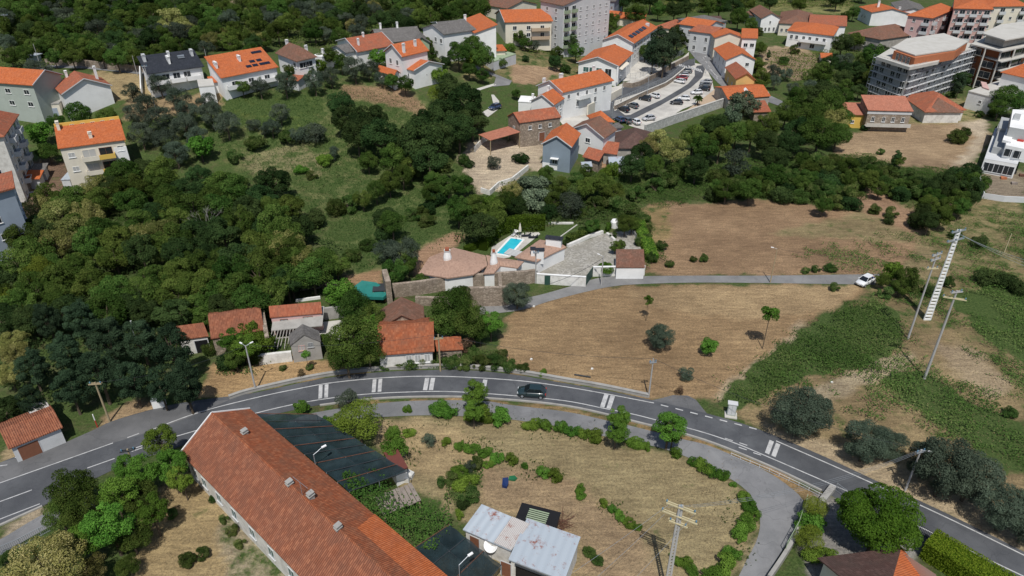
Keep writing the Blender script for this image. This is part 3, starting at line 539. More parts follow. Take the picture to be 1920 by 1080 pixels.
# ================= THE LAND
BR=(.245,.162,.098); DR=(.31,.24,.13); MG=(.115,.12,.045); SC_=(.088,.092,.042); PD=(.40,.33,.245); GD=(.25,.20,.112); HL=(.19,.165,.085); SOIL=(.17,.11,.07)
land=[ # outline in photo pixels, colour, how weedy
([(0,0),(1920,0),(1920,1080),(0,1080)],SC_,.42),
([(400,185),(620,150),(760,165),(830,200),(860,330),(900,380),(860,440),(760,500),(640,520),(600,430),(480,340),(380,300),(360,240)],(.13,.14,.058),.36),
([(640,160),(760,165),(800,205),(790,215),(720,195),(640,180)],BR,.0),
([(420,180),(600,175),(610,200),(560,245),(430,215)],(.10,.13,.035),.42),([(440,290),(560,270),(610,290),(600,330),(470,330)],(.18,.165,.085),.28),
([(600,440),(700,380),(830,350),(860,420),(800,460),(660,500)],(.125,.145,.055),.40),([(640,515),(720,505),(720,535),(640,540)],(.27,.17,.10),.12),
([(780,470),(850,435),(870,450),(800,500),(780,520),(770,500)],(.30,.19,.12),.0),
([(170,135),(270,130),(300,165),(290,190),(210,190)],DR,.12),([(240,190),(420,170),(420,195),(300,220),(230,225)],(.26,.19,.11),.15),
([(840,120),(960,95),(1080,90),(1130,75),(1140,150),(1060,160),(960,150),(870,150)],(.19,.16,.08),.30),([(960,120),(1060,130),(1000,160),(960,155)],(.28,.19,.12),.05),
([(880,265),(960,265),(1010,270),(1000,310),(940,360),(900,365),(880,330),(860,300)],PD,.06),([(960,245),(1020,240),(1020,320),(970,320)],PD,.1),
([(1120,285),(1170,285),(1170,320),(1120,315)],(.32,.2,.12),.0),
([(1200,392),(1240,378),(1330,382),(1440,374),(1600,395),(1700,425),(1725,455),(1690,505),(1650,516),(1210,517),(1212,480),(1228,450)],BR,.03),
([(1200,392),(1250,385),(1260,440),(1230,470),(1212,480)],(.25,.18,.09),.25),
([(940,645),(950,600),(985,575),(1060,552),(1120,540),(1200,536),(1450,534),(1600,536),(1625,548),(1500,612),(1440,662),(1420,684),(1330,752),(1220,748),(1100,722),(960,700),(935,665)],(.258,.175,.098),.03),
([(1180,540),(1620,535),(1560,580),(1440,600),(1300,590),(1180,560)],(.295,.21,.12),.03),([(1425,680),(1515,605),(1505,602),(1440,660),(1330,748),(1350,750)],(.34,.265,.18),.0),
([(1440,440),(1700,380),(1850,370),(1920,380),(1920,560),(1640,560),(1630,515),(1700,500),(1720,455)],(.225,.178,.098),.20),
([(1700,430),(1800,380),(1920,380),(1920,500),(1800,500)],(.20,.165,.085),.26),
([(1585,255),(1640,238),(1700,235),(1790,215),(1850,222),(1855,262),(1825,305),(1765,320),(1600,298),(1560,285)],(.28,.2,.125),.05),([(1842,318),(1925,322),(1925,376),(1880,375),(1846,368)],(.21,.17,.125),.12),([(1780,225),(1850,220),(1850,260),(1830,300),(1770,318),(1810,290),(1830,250)],PD,.0),
([(1640,180),(1840,185),(1850,225),(1700,235),(1620,240)],(.235,.2,.10),.26),([(1580,380),(1640,350),(1720,400),(1730,440),(1690,430)],(.28,.18,.115),.05),
([(1420,90),(1500,85),(1540,110),(1500,150),(1430,140)],(.27,.2,.13),.08),([(1440,0),(1600,0),(1600,30),(1440,20)],(.20,.19,.08),.25),([(1240,0),(1300,0),(1300,20),(1250,25)],(.17,.18,.06),.2),([(370,0),(440,0),(440,15),(390,25)],(.32,.25,.17),.0),
([(1350,760),(1440,700),(1500,700),(1640,640),(1700,600),(1780,600),(1860,680),(1920,740),(1920,1040),(1640,905),(1440,815)],(.23,.172,.095),.20),
([(1630,545),(1700,525),(1960,500),(1960,800),(1860,700),(1780,620),(1640,640),(1560,700),(1500,660)],(.20,.155,.082),.26),
([(1340,755),(1390,715),(1440,668),(1500,625),(1560,590),(1640,565),(1680,590),(1690,640),(1640,690),(1560,690),(1500,705),(1440,730),(1390,762)],(.05,.075,.024),.75),([(1640,700),(1720,695),(1800,745),(1960,820),(1960,900),(1860,870),(1790,815),(1700,755)],(.06,.08,.03),.6),([(1780,560),(1860,535),(1960,520),(1960,700),(1860,640)],(.06,.08,.03),.6),
([(1480,760),(1560,715),(1660,670),(1720,665),(1700,690),(1600,730),(1530,765),(1490,790)],(.33,.27,.18),.06),([(1740,640),(1820,650),(1900,720),(1860,750),(1780,690)],(.28,.215,.14),.08),
([(1420,795),(1560,830),(1700,880),(1920,1000),(1920,1045),(1640,905),(1440,822)],(.32,.25,.165),.03),
([(690,790),(850,780),(1000,790),(1150,825),(1290,860),(1390,920),(1415,975),(1400,1040),(1370,1080),(1370,1300),(800,1300),(780,1080),(900,1000),(720,880)],GD,.13),
([(880,870),(1080,900),(1200,1000),(1240,1100),(1090,1080),(1080,1010),(900,940)],(.295,.215,.13),.10),([(700,790),(860,800),(900,860),(880,930),(820,900),(730,870)],(.33,.25,.14),.06),
([(850,880),(890,870),(900,930),(870,960),(840,930)],(.12,.13,.05),.45),
([(250,940),(340,880),(420,920),(470,1000),(560,1120),(250,1120)],(.30,.225,.12),.12),([(430,950),(560,1080),(560,1120),(440,1120),(410,1000)],(.30,.25,.17),.30),
([(430,752),(480,735),(600,708),(700,695),(640,680),(560,665),(450,690),(390,680),(370,740)],(.33,.22,.115),.06),([(170,810),(300,770),(310,740),(240,760),(190,780)],(.28,.2,.12),.1),([(0,840),(0,870),(110,845),(60,830)],(.30,.23,.14),.1),
([(580,772),(700,752),(900,748),(1060,765),(1200,797),(1320,826),(1440,876),(1550,930),(1540,950),(1430,885),(1320,842),(1200,806),(1060,774),(900,757),(700,760)],(.29,.19,.10),.08),
([(0,990),(80,950),(90,962),(0,1015)],(.33,.27,.19),.05),([(1400,1050),(1430,990),(1435,960),(1440,1000),(1400,1080)],(.32,.26,.17),.0),
([(1520,930),(1600,930),(1720,1010),(1720,1100),(1500,1100)],(.26,.25,.23),.1),
([(60,300),(120,300),(150,350),(60,440),(0,480),(0,330)],(.15,.10,.07),.15)]
def ipn(px,py,poly):
    c=np.zeros(px.shape,bool); n=len(poly)
    for i in range(n):
        x1,y1=poly[i];x2,y2=poly[i-1]
        if y1==y2: continue
        c^=((y1>py)!=(y2>py))&(px<(x2-x1)*(py-y1)/(y2-y1)+x1)
    return c
dz_=ZZ-H; zc_=np.maximum(YY*CP-dz_*SP,1); U=960+F*XX/zc_; V=540-F*(YY*SP+dz_*CP)/zc_
s_=120/zc_
wu=(np.sin(XX*.9+YY*.31)+np.sin(XX*.37-YY*.83+1)+.7*np.sin(XX*1.7+2*np.sin(YY*.6))+.5*np.sin(YY*2.3+XX*1.3))*3.2*s_
wv=(np.sin(YY*.7-XX*.4+2)+np.sin(XX*1.1+YY*.21)+.6*np.sin(YY*1.9+XX*.8))*2.2*s_
acc=np.zeros(U.shape+(4,)); 
for ou,ov in ((0,0),(5,0),(-5,0),(0,3.5),(0,-3.5)):
    c4=np.zeros(U.shape+(4,)); c4[...]=SC_+(.36,)
    for poly,c,g in land[1:]: c4[ipn(U+wu+ou*s_,V+wv+ov*s_,poly)]=tuple(c)+(g,)
    acc+=c4/5
ny,nx=XX.shape; me=D.meshes.new("terrain"); vv=np.stack([XX,YY,ZZ],2).reshape(-1,3); idx=np.arange(ny*nx).reshape(ny,nx)
q=np.stack([idx[:-1,:-1],idx[:-1,1:],idx[1:,1:],idx[1:,:-1]],2).reshape(-1,4)
me.vertices.add(len(vv)); me.vertices.foreach_set('co',vv.ravel()); me.loops.add(q.size); me.loops.foreach_set('vertex_index',q.ravel().astype(np.int32)); me.polygons.add(len(q))
me.polygons.foreach_set('loop_start',np.arange(0,q.size,4,dtype=np.int32)); me.polygons.foreach_set('loop_total',np.full(len(q),4,dtype=np.int32)); me.polygons.foreach_set('use_smooth',np.ones(len(q),bool))
ca=me.color_attributes.new('land','FLOAT_COLOR','POINT'); ca.data.foreach_set('color',acc.reshape(-1).astype(np.float32)); me.materials.append(MATS['ground']); me.update(calc_edges=True)
terr=D.objects.new("terrain",me); COL.objects.link(terr); tag(terr,kind='structure')
# ================= ROADS
up_edge=[(-60,885),(0,868),(40,852),(100,838),(172,809),(210,790),(312,761),(400,747),(475,737),(600,711),(700,699),(800,694),(870,694),(960,702),(1060,719),(1130,731),(1220,750),(1320,774),(1400,797),(1455,818),(1545,856),(1652,906),(1790,970),(1930,1040),(1990,1072)]
lo_edge=[(-60,1005),(0,982),(75,952),(164,905),(215,880),(260,862),(330,840),(410,812),(480,787),(580,763),(680,750),(780,745),(855,744),(960,751),(1060,762),(1132,777),(1227,800),(1315,824),(1380,848),(1440,873),(1500,903),(1560,930),(1640,975),(1740,1030),(1860,1095),(1960,1150)]
def strip(name,a,b,mat,dz=.03,n=90,kind='structure'):
    A=[P(u,v) for u,v in smooth_line(a)]; B=[P(u,v) for u,v in smooth_line(b)]
    def rs(L):
        d=[0]
        for i in range(len(L)-1): d.append(d[-1]+(L[i+1]-L[i]).length)
        out=[]
        for k in range(n+1):
            t=d[-1]*k/n; i=0
            while i<len(L)-2 and d[i+1]<t: i+=1
            f=(t-d[i])/max(1e-6,d[i+1]-d[i]); out.append(L[i].lerp(L[i+1],f))
        return out
    A=rs(A);B=rs(B); m=MB(); W=4; vs=[]
    for k in range(n+1):
        for j in range(W+1):
            q=A[k].lerp(B[k],j/W); vs.append((q.x,q.y,gh(q.x,q.y)+dz))
    m.add(vs,[(k*(W+1)+j,(k+1)*(W+1)+j,(k+1)*(W+1)+j+1,k*(W+1)+j+1) for k in range(n) for j in range(W)])
    o=m.build(name,mat); 
    if o.data.polygons[0].normal.z<0: o.data.flip_normals()
    return tag(o,kind=kind)
strip('main_road',up_edge,lo_edge,'asphalt_dark',.03)
patch('forecourt_asphalt',[(-60,880),(0,868),(100,840),(172,808),(210,790),(312,761),(430,750),(375,775),(287,808),(212,831),(0,906),(-60,925)],'asphalt_shop',.036)
strip('access_road',[(540,792),(585,775),(705,757),(805,751),(905,752),(960,760),(1060,772),(1135,788),(1200,803),(1272,822),(1335,838),(1435,883),(1490,921),(1508,945),(1500,975),(1475,1020),(1440,1075),(1400,1140)],
 [(560,800),(610,790),(700,783),(800,779),(900,782),(960,787),(1060,802),(1150,822),(1230,838),(1290,858),(1350,888),(1385,908),(1412,935),(1425,972),(1420,1010),(1400,1050),(1380,1090),(1340,1160)],'asphalt_worn',.034)
strip('access_road',[(-50,1035),(0,1012),(80,965),(160,930)],[(-50,1060),(0,1040),(90,990),(180,950)],'asphalt_worn',.034,20)
strip('lane',[(1650,514),(1440,517),(1300,517),(1210,518),(1130,520),(1060,540),(1000,556),(940,565),(900,572)],[(1640,534),(1440,531),(1300,530),(1200,533),(1150,537),(1100,547),(1030,565),(975,582),(900,590)],'asphalt_lane',.034,60)
patch('side_turning',[(1217,752),(1235,748),(1262,741),(1290,742),(1305,750),(1325,775)],'asphalt_shop',.026)
mk=root('road_markings',P(960,720)+Vector((0,0,.0)),'','',0)
mk['kind']='structure'; mo=mk.location.copy()
def mark(pts,wd=.15,sm=True,dz=.045):
    o=line_mark('painted_line',pts,wd,dz,sm=sm); o.parent=mk; o.location=-mo; return o
mark([(287,805),(375,773),(480,746),(560,729),(630,717),(730,708),(830,706),(960,713),(1050,724),(1132,738),(1226,756)],.17)
mark([(75,945),(10,970),(-40,990)]); mark([(164,878),(215,860)]); mark([(230,849),(267,836)]); mark([(247,847),(267,840)])
mark([(300,827),(360,810),(480,775),(580,753),(680,740),(780,735),(855,735),(960,742),(1060,752),(1132,766),(1187,777),(1227,787),(1315,810),(1380,832),(1440,857),(1560,909),(1600,927),(1722,987),(1915,1079),(1950,1096)],.16)
mark([(-40,920),(0,906),(212,831)],.15,False); mark([(239,821),(261,813)]); mark([(0,941),(60,919)]); mark([(0,874),(14,872)]); mark([(28,858),(45,856)])
for i in range(7):
    x=1239+i*27.6; y=759.5+i*6.9+i*i*.02; mark([(x,y),(x+14,y+3.6)],.2)
for i in range(4): mark([(1359+i*27+0,822+i*8.5),(1374+i*27,827+i*8.5)],.16) if i<2 else mark([(1385+(i-2)*27,839+(i-2)*10),(1400+(i-2)*27,844+(i-2)*10)],.16)
mark([(1455,827),(1540,864),(1652,914),(1790,978),(1925,1044),(1960,1060)],.17)
def bars(c,dx,dy,wpx=7,gap=11,n=2):
    for i in range(n):
        u,v=c[0]+i*gap,c[1]+(i*gap*c[2] if len(c)>2 else 0); sl_=c[2]*wpx if len(c)>2 else 0; q=[P(u,v),P(u+wpx,v+sl_),P(u+wpx-dx,v+dy+sl_),P(u-dx,v+dy)]
        m=MB().add([(p.x-mo.x,p.y-mo.y,.047) for p in q][::-1],[(0,1,2,3)]); m.build('painted_bar','line_white',mk)
bars((598,723,-.14),1,25); bars((699,712,-.08),2,24); bars((797,709,0),4,23,8); bars((906,712,.05),4,22,8,11,1); bars((1133,739,.22),8,24,8,12); bars((1443,825,.45),9,24,8,12)
wall('roadside_wall','long low grey concrete parapet along the upper side of the main road',[(430,748),(475,734),(600,707),(700,695),(800,690),(870,690),(960,698),(1060,715),(1130,727),(1216,745)],.5,'concrete',.35,'parapet',True,'concrete')
wall('kerb','kerb between the main road and the lower access road',[(600,761),(700,749),(800,745),(900,747),(1060,762),(1200,794),(1320,826),(1440,874),(1540,921)],.22,'concrete',.25,'kerb',True,None)
wall('kerb','broken kerb along the road at the lower left corner',[(0,986),(40,968),(80,950)],.2,'concrete',.25,'kerb')
# car-park quarter
patch('car_park_paving',[(1147,203),(1153,189),(1205,172),(1250,155),(1282,130),(1300,118),(1322,122),(1335,150),(1340,175),(1330,185),(1280,205),(1230,235),(1207,244),(1180,236),(1165,220)],'paving',.06)
patch('planted_strip',[(1290,205),(1335,172),(1345,162),(1360,185),(1330,197),(1255,225),(1215,242),(1240,228)],'wall_tan',.09)
patch('main_street',[(1283,60),(1284,80),(1293,97),(1303,110),(1318,124),(1332,140),(1345,155),(1358,166),(1374,160),(1356,138),(1338,112),(1322,92),(1306,75),(1297,60)],'asphalt_worn',.12)
patch('main_street',[(1358,166),(1385,176),(1410,188),(1440,192),(1480,205),(1484,198),(1445,180),(1410,172),(1374,160)],'asphalt_worn',.12)
patch('inner_street',[(1290,112),(1270,119),(1232,136),(1200,152),(1168,165),(1166,178),(1112,207),(1135,218),(1158,221),(1150,203),(1153,189),(1205,172),(1250,154),(1282,130),(1303,122),(1303,110)],'asphalt_dark',.12)
patch('car_park_lane',[(1307,124),(1317,123),(1322,130),(1317,145),(1295,165),(1235,200),(1195,220),(1175,227),(1150,224),(1135,218),(1158,206),(1172,217),(1182,216),(1210,202),(1240,188),(1290,158),(1303,143),(1302,130)],'asphalt_dark',.15)
patch('pavement',[(1290,112),(1270,119),(1232,136),(1200,152),(1168,165),(1160,160),(1200,144),(1240,126),(1280,108),(1292,98)],'paving',.13)
patch('playground',[(1157,148),(1167,140),(1186,120),(1200,105),(1230,117),(1235,127),(1200,148),(1170,153)],'paving',.07)
patch('yard_paving',[(1112,207),(1098,240),(1060,240),(1040,215),(1062,198),(1085,188),(1102,175),(1140,165),(1166,160),(1166,178)],'paving',.07)
cm=root('street_markings',P(1300,130),'','',0); cm['kind']='structure'
def smark(pts,wd=.4):
    o=line_mark('painted_line',pts,wd,.19,sm=False,par=cm); o.location=-cm.location
for i in range(6): smark([(1295+i*4.4,90.5+i*.8),(1298+i*4.4,96+i*.8)],.6)
for i in range(6): smark([(1291+i*4.2,124+i*1.3),(1295+i*4.2,130+i*1.3)],.5)
for i in range(5): smark([(1268+i*4.4,118+i*1.6),(1271+i*4.4,124+i*1.4)],.5)
smark([(1292,88),(1312,88)]); smark([(1312,98),(1328,99)]); smark([(1330,130),(1346,146)],.25)
for i in range(6): smark([(1318+i*5,108+i*7.5),(1320.5+i*5,112+i*7.5)],.2)
wall('retaining_wall','tan retaining wall along the island of the car park',[(1152,206),(1170,197),(1205,180),(1247,162),(1262,152),(1283,134)],1.3,'rubble',.4,'wall',False,'pale_concrete')
railing('railing','grey railing on the tan wall beside the car park',[(1153,202),(1205,177),(1247,158),(1283,131)],1.1,'galv',.5,2.,dz=1.35)
wall('retaining_wall','long pale stone wall below the car park, above the green slope',[(1208,252),(1250,236),(1300,219),(1362,198)],2.6,'pale_stone',.6,'wall',False,'pale_concrete')
wall('retaining_wall','tall white rendered wall below the red roofed white house by the inner street',[(1101,220),(1130,201),(1165,177)],3.6,'wall_cream',.4,'wall',h2=2.2)
wall('retaining_wall','curved grey stone wall under the school playground fence',[(1167,163),(1185,165),(1200,161),(1230,145),(1262,127),(1290,112)],1.6,'rubble',.4)
railing('fence','tall grey mesh fence around the school playground',[(1167,154),(1185,157),(1200,154),(1232,137),(1262,119),(1282,108)],1.8,'galv',.45,2.5,dz=1.6)
# walls and lanes of the far slope
wall('stone_wall','dry stone wall running along the upper lane behind the black roofed house',[(88,122),(160,124),(210,130),(275,136)],1.8,'rubble',.5)
patch('upper_lane',[(88,127),(160,129),(275,141),(275,135),(210,132),(160,125),(90,121)],'asphalt_worn',.1)
patch('driveway',[(890,120),(905,130),(960,152),(955,160),(925,163),(930,145),(885,128)],'asphalt_lane',.1)
patch('gravel_path',[(893,172),(930,160),(930,156),(893,167)],'pale_concrete',.1)
patch('gravel_path',[(902,212),(915,205),(925,195),(921,178),(926,178),(936,190),(935,205),(915,220)],'pale_concrete',.1)
wall('garden_wall','low curved white garden wall near the blue-grey house',[(902,361),(918,366),(935,350),(960,342),(990,318)],1.2,'stonewhite',.35)
wall('boundary_wall','white boundary wall around the unfinished plot at the right edge',[(1834,338),(1842,372),(1880,378),(1925,380)],1.3,'wall_palegrey',.3)
wall('stone_wall','ivy covered dry stone wall around the garden below the wood',[(560,545),(600,540),(640,540)],1.1,'rubble',.4)
# ================= BUILDINGS (far slope first)
W2=(.25,.75); G='wall_white'
house('apartment_house','grey-green house with orange roof cut by the left edge','house',(-52,150),(43,165),(20,127),9,2.2,'x','wall_sage','roof_orange',dd=10,win=[(0,(.55,.86),(6.4,3.4),1.6,1.2)],trim='wall_palegrey')
house('shed','small grey roofed shed behind the grey-green house','shed',(36,156),(64,155),(62,128),3,1.2,'shed','wall_palegrey','roof_grey')
house('annex','pale flat roofed annex with blue door beside the big white gable','annex',(78,197),(110,195),(105,171),3.2,.1,'flat','wall_cream','concrete',over=.1,doors=[(0,.5,2.4,2.2,'wall_skyblue')])
house('white_house','white house with red-brown roof and a blank gable facing the valley','house',(118,176),(195,160),(188,146),7,2.6,'y',G,'roof_red',chim=[(.3,.95,1.4),(.86,.55,3.)],win=[(1,(.25,),(3.4,),1.2,1.2)],trim='wall_palegrey')
r,w_,d=house('black_roof_house','white house with black slate roof and wide balconies','house',(278,137),(373,124),(367,99),6.5,2.6,'shed',G,'roof_slate',dd=7.,sk=.0,over=.6,chim=[(.05,.75,1.4,.7,1.4,'wall_palegrey'),(.46,.5,1.2,.5,2.4),(.95,.75,1.2,.6,1.6,'wall_palegrey'),(.52,.85,1)],win=[(0,(.12,.3,.5,.7),(4.2,),1.8,1.5)])
for s in (.2,.5,.8): balcony(r,w_*s,0,3.6,0,w_*.27,1.6)
MB().box(0,1.7,0,1.,0,.08).bar((0,.95,.2),(1.7,.95,.2),.28).build('solar_heater',['solar_steel'],r,loc=(w_*.66,d*.55,8.3)).rotation_euler=(.3,0,0)
wall('garden_wall','tall white slatted wall left of the black roofed house',[(268,183),(266,140)],2.4,'wall_white',.25)
house('garage','small white block with a roof terrace between the black and orange roofs','garage',(373,164),(403,162),(398,149),4.6,.1,'flat',G,'pale_concrete',over=.05)
r,w_,d=house('solar_roof_house','white house with bright orange roof carrying dark solar panels','house',(416,145),(503,126),(488,91),6.,3.2,'shed',G,'roof_orange',over=.5,chim=[(.03,.5,1.,.5,2.2),(.48,.6,1.,.5,1.8)],trim='wall_palegrey',win=[(0,(.2,.5,.8),(3.2,),1.6,1.3)])
for i,(a,b) in enumerate(((.55,.22),(.67,.22),(.8,.22),(.9,.22),(.67,.42),(.8,.42),(.82,.82),(.92,.82))):
    MB().box(-.75,.75,-.55,.55,0,.06).build('solar_panel','panel',r,loc=(w_*a,d*b,6+3.2*b+.25)).rotation_euler=(math.atan(3.2/d),0,0)
balcony(r,w_*.5,0,2.9,0,w_*.9,1.6)
house('porch_building','low white porch with orange tiles left of the solar roofed house','porch',(397,155),(415,152),(412,143),3,.6,'shed',G,'roof_orange')
r,w_,d=house('hip_roof_house','white house with brown hipped roof and dark glazed corner','house',(520,97),(557,114),(590,104),5.4,2.4,'hip',G,'roof_brown',over=.6,win=[(1,(.3,.62),(2.8,),2.4,1.5),(0,(.85,),(2.8,),1.4,1.4)],chim=[(.1,.5,1.6),(.7,.9,1.4)])
house('annex','small white box annex with chimney right of the brown hipped roof','annex',(585,106),(603,108),(605,98),4,.1,'flat',G,G,over=.05,chim=[(.6,.5,1.4)])
house('red_roof_house','white house with broad red roof and two chimneys','house',(671,97),(714,83),(695,66),5,2.2,'x',G,'roof_red',chim=[(.15,.2,1.6),(.45,.45,1.)],win=[(0,(.75,),(2.2,),1.2,1.2),(3,(.5,),(2,),1.,1.4)],trim='wall_palegrey')
house('annex','white gabled wing with grey tiles left of the broad red roof','annex',(618,92),(655,97),(662,84),4,1.4,'y',G,'roof_grey')
house('long_grey_house','long house with weathered grey tiles and two chimneys','house',(712,80),(790,74),(770,56),4,2.4,'x','wall_greenw','roof_grey',chim=[(.15,.5,1.4),(.55,.5,1.4)],win=[(0,(.86,.94),(1.6,),.9,1)])
house('long_grey_house','pale green gable end with grey roof just left of the big white house','annex',(777,81),(802,78),(797,66),4.6,1.6,'y','wall_greenw','roof_grey',win=[(0,(.3,.7),(2.,),.9,.9)])
house('tall_white_house','tall white house with orange roof in the leafy garden, the upper roof of the pair','house',(722,96),(752,107),(801,94),7,2.4,'y',G,'roof_orange',win=[(0,(.3,.7),(1.,4.,),1.1,1.5)],chim=[(.9,.15,2.2),(.75,.7,1.4)],trim='wall_palegrey')
r,w_,d=house('low_white_house','low white wing with orange roof in front of the tall white house','house',(751,125),(776,132),(803,114),4,1.6,'x',G,'roof_orange',win=[(0,(.5,),(1.2,),1.6,1.6)],trim='wall_palegrey')
house('veranda','glazed veranda with maroon roof on the low white wing','veranda',(776,139),(799,139),(797,130),2.8,.8,'hip','wall_palegrey','roof_dark',win=[(0,(.2,.5,.8),(.8,),1.1,1.6,'glass')])
house('garden_room','small orange roofed white outbuilding left of the low white wing','outbuilding',(708,131),(742,142),(748,136),2.8,.9,'x',G,'roof_orange')
r,w_,d=house('grey_roof_villa','large white villa with grey tiled roof and roof lights','house',(832,64),(871,56),(858,38),6.4,1.8,'x',G,'roof_grey',win=[(0,(.25,.75),(3.2,),1.7,1.4),(0,(.3,),(.6,),1.7,1.4)],trim='wall_palegrey')
house('villa_wing','left wing of the grey roofed villa with its own gable','house',(793,53),(832,64),(850,45),6.4,1.9,'y',G,'roof_grey',win=[(0,(.6,.85),(3.4,),1.2,1.4)])
house('orange_gable_house','white house with steep bright orange roof right of the grey villa','house',(862,40),(891,61),(930,47),6,2.,'shed',G,'roof_orange',chim=[(.1,.2,1.6)],win=[(0,(.7,),(3,),1.2,1.2)],trim='wall_palegrey')
r,w_,d=house('brown_house','brown house with bright orange roof and dark balconies beside the green apartment block','house',(930,26),(958,41),(1012,24),6,2.6,'y','wall_cream','roof_orange',win=[(1,(.2,.5,.8),(3.2,.8),1.4,1.4)],trim='wall_palegrey')
for z in (.2,3.): balcony(r,w_,d*.75,z,math.pi/2,d*.4,1.4,'wall_tan')
house('old_roof_house','low house with faded brown roof at the top edge behind the brown house','house',(903,8),(955,15),(958,0),4,2,'x','wall_cream','roof_brown')
# green apartment block
r,w_,d=house('green_apartment_block','tall grey and green apartment block with stacked balconies at the top edge','apartment block',(1014,2),(1047,12),(1102,-12),15,2.4,'x','wall_palegrey','roof_brown',wx=0)
wins(r,w_,d,1,(.36,.5,.64,.78,.92),(1,3.9,6.8,9.7,12.4),1.1,1.2,'shutter_grey'); wins(r,w_,d,0,(.3,.7),(1,3.9,6.8,9.7,12.4),1.1,1.2)
for z in (.9,3.8,6.7,9.6,12.4):
    for s in (.07,.22):
        x,y,a=face_xy(w_,d,1,s); balcony(r,x,y,z,a,2.3,1.1,'wall_greenw'); window(r,x,y,z+.1,a,2.,2.,'wall_white','glass')
r,w_,d=house('white_chapel','white building with a row of arched windows at the top edge','chapel',(1102,3),(1136,4),(1140,-12),7,2,'x',G,'roof_grey',win=[(0,(.15,.4,.65,.9),(2.4,),.9,2.4)])
house('blue_clad_house','narrow building with blue and white vertical cladding at the top edge','building',(1137,2),(1152,3),(1154,-12),8,.2,'flat','wall_blue','roof_grey',win=[(0,(.3,.7),(2.,4.5),.9,1.6)])
house('long_low_building','long low building with orange roof below the white arched building','building',(1102,24),(1164,34),(1166,24),3,1.2,'x','wall_cream','roof_orange')
house('long_low_building','right half of the long low orange roofed range, beside the trees','building',(1162,34),(1212,38),(1212,26),3,1.2,'x','wall_cream','roof_orange')
house('old_roof_house','small old red roof behind the school','house',(1228,50),(1262,53),(1258,40),3.5,1.6,'hip','wall_cream','roof_red')
# school
r,w_,d=house('school_building','upper school building with broad orange roof and a strip of solar panels','school',(1130,75),(1187,82),(1231,51),7,2.3,'y',G,'roof_orange',over=.5,trim='wall_palegrey',win=[(1,(.12,.24,.36,.5,.64,.78),(1.,4.2),1.6,1.5),(0,(.42,),(5.,),1,1.2)])
for i in range(5): MB().box(-.8,.8,-1.5,1.5,0,.08).build('solar_panel','panel',r,loc=(w_*.8,d*(.16+.13*i),7+2.3*.4+.35)).rotation_euler=(0,math.atan(2.3/(w_/2)),0)
MB().box(-.7,.7,-.6,.6,0,1.4).build('roof_light','wall_palegrey',r,loc=(w_*.78,d*.86,7.6))
r,w_,d=house('school_hall','lower school hall with orange roof, green windows and open porch','school',(1085,117),(1157,123),(1186,99),4.2,2.2,'y',G,'roof_orange',over=.6,trim='wall_palegrey',win=[(0,(.2,.36,.54),(1.3,),1.9,1.7,'glass_green'),(0,(.78,),(.2,),2.2,2.8,'glass'),(1,(.35,.6,.8),(1.,),1.8,1.4)])
MB().box(-.25,.25,-.25,.25,-1,4.2).build('porch_pillar',G,r,loc=(w_+.35,-.3,0)); MB().box(0,1.6,0,d*.5,0,.1).build('awning','wall_cream',r,loc=(w_,d*.05,3.2)).rotation_euler=(0,.3,0)
# middle white houses
r,w_,d=house('long_white_house','long white house with bright orange roof and many side windows above the inner street','house',(1009,161),(1061,171),(1102,140),6,2.2,'y',G,'roof_orange',over=.4,trim='wall_palegrey',win=[(1,(.12,.3,.48,.66,.84),(3.6,),1,1.3),(1,(.3,.66),(.8,),1,1.6)],chim=[(.3,.3,1.3,.5,1.2),(.2,.02,1.2),(.42,.9,1.4)])
balcony(r,w_,d*.4,3.1,math.pi/2,d*.25,1.3)
r,w_,d=house('small_white_house','smaller white house with orange roof in front of the long white one','house',(996,189),(1039,197),(1056,184),5,2,'y',G,'roof_orange',over=.35,trim='wall_palegrey',win=[(1,(.4,.75),(2.6,.4),.9,1.3)],chim=[(.45,.7,1.2)])
house('annex','low white annex left of the smaller white house','annex',(972,191),(1000,193),(1004,182),3,.3,'shed',G,G,over=.1,chim=[(.9,.5,1.3)])
house('stone_house','stone house with red roof and a white side wall beside the paved yard','house',(953,218),(980,229),(1027,208),5.6,1.7,'y','rubble','roof_red',over=.25,win=[(1,(.25,.5,.75),(3.4,),.9,1.),(0,(.5,),(3.,),.9,.9)],doors=[(1,.55,1.6,2.2,'brown_door')])
MB().box(0,3.2,-1.4,0,.0,.9).build('blue_container','tarp_blue',loc=P(985,262)); D.objects['blue_container'].rotation_euler[2]=.5; tag(D.objects['blue_container'],'long blue bin against the stone house','bin')
house('tiny_outbuilding','tiny white outbuilding with orange cap beside the stone house','outbuilding',(1028,228),(1044,229),(1047,221),3.,.9,'hip',G,'roof_orange')
def canopy(name,label,A,B,C,e,rise,rm):
    a,ang,w_,d=frame_of(A,B,C,e); rt=root(name,(a.x,a.y,a.z-e),label,'canopy',ang); k='_x' if rm.startswith('roof_') else ''
    vs,fs=shell([(0,0,e),(w_,0,e),(w_,d,e+rise),(0,d,e+rise)],[(0,1,2,3)],.12); MB().add(vs,fs).build('roof',rm+k,rt)
    for x in (.15,w_-.15):
        for y in (.15,d-.15): MB().box(x-.08,x+.08,y-.08,y+.08,-1,e+rise*y/d-.12).build('post','wood',rt)
    return rt,w_,d
canopy('open_shed','open shed with a plain orange-red roof beside the rubble yard',(897,252),(925,262),(957,242),3,.5,'roof_salmon')
wall('low_wall','whitewashed wall behind the open orange shed',[(890,285),(905,268),(925,255)],1.4,'stonewhite',.3)
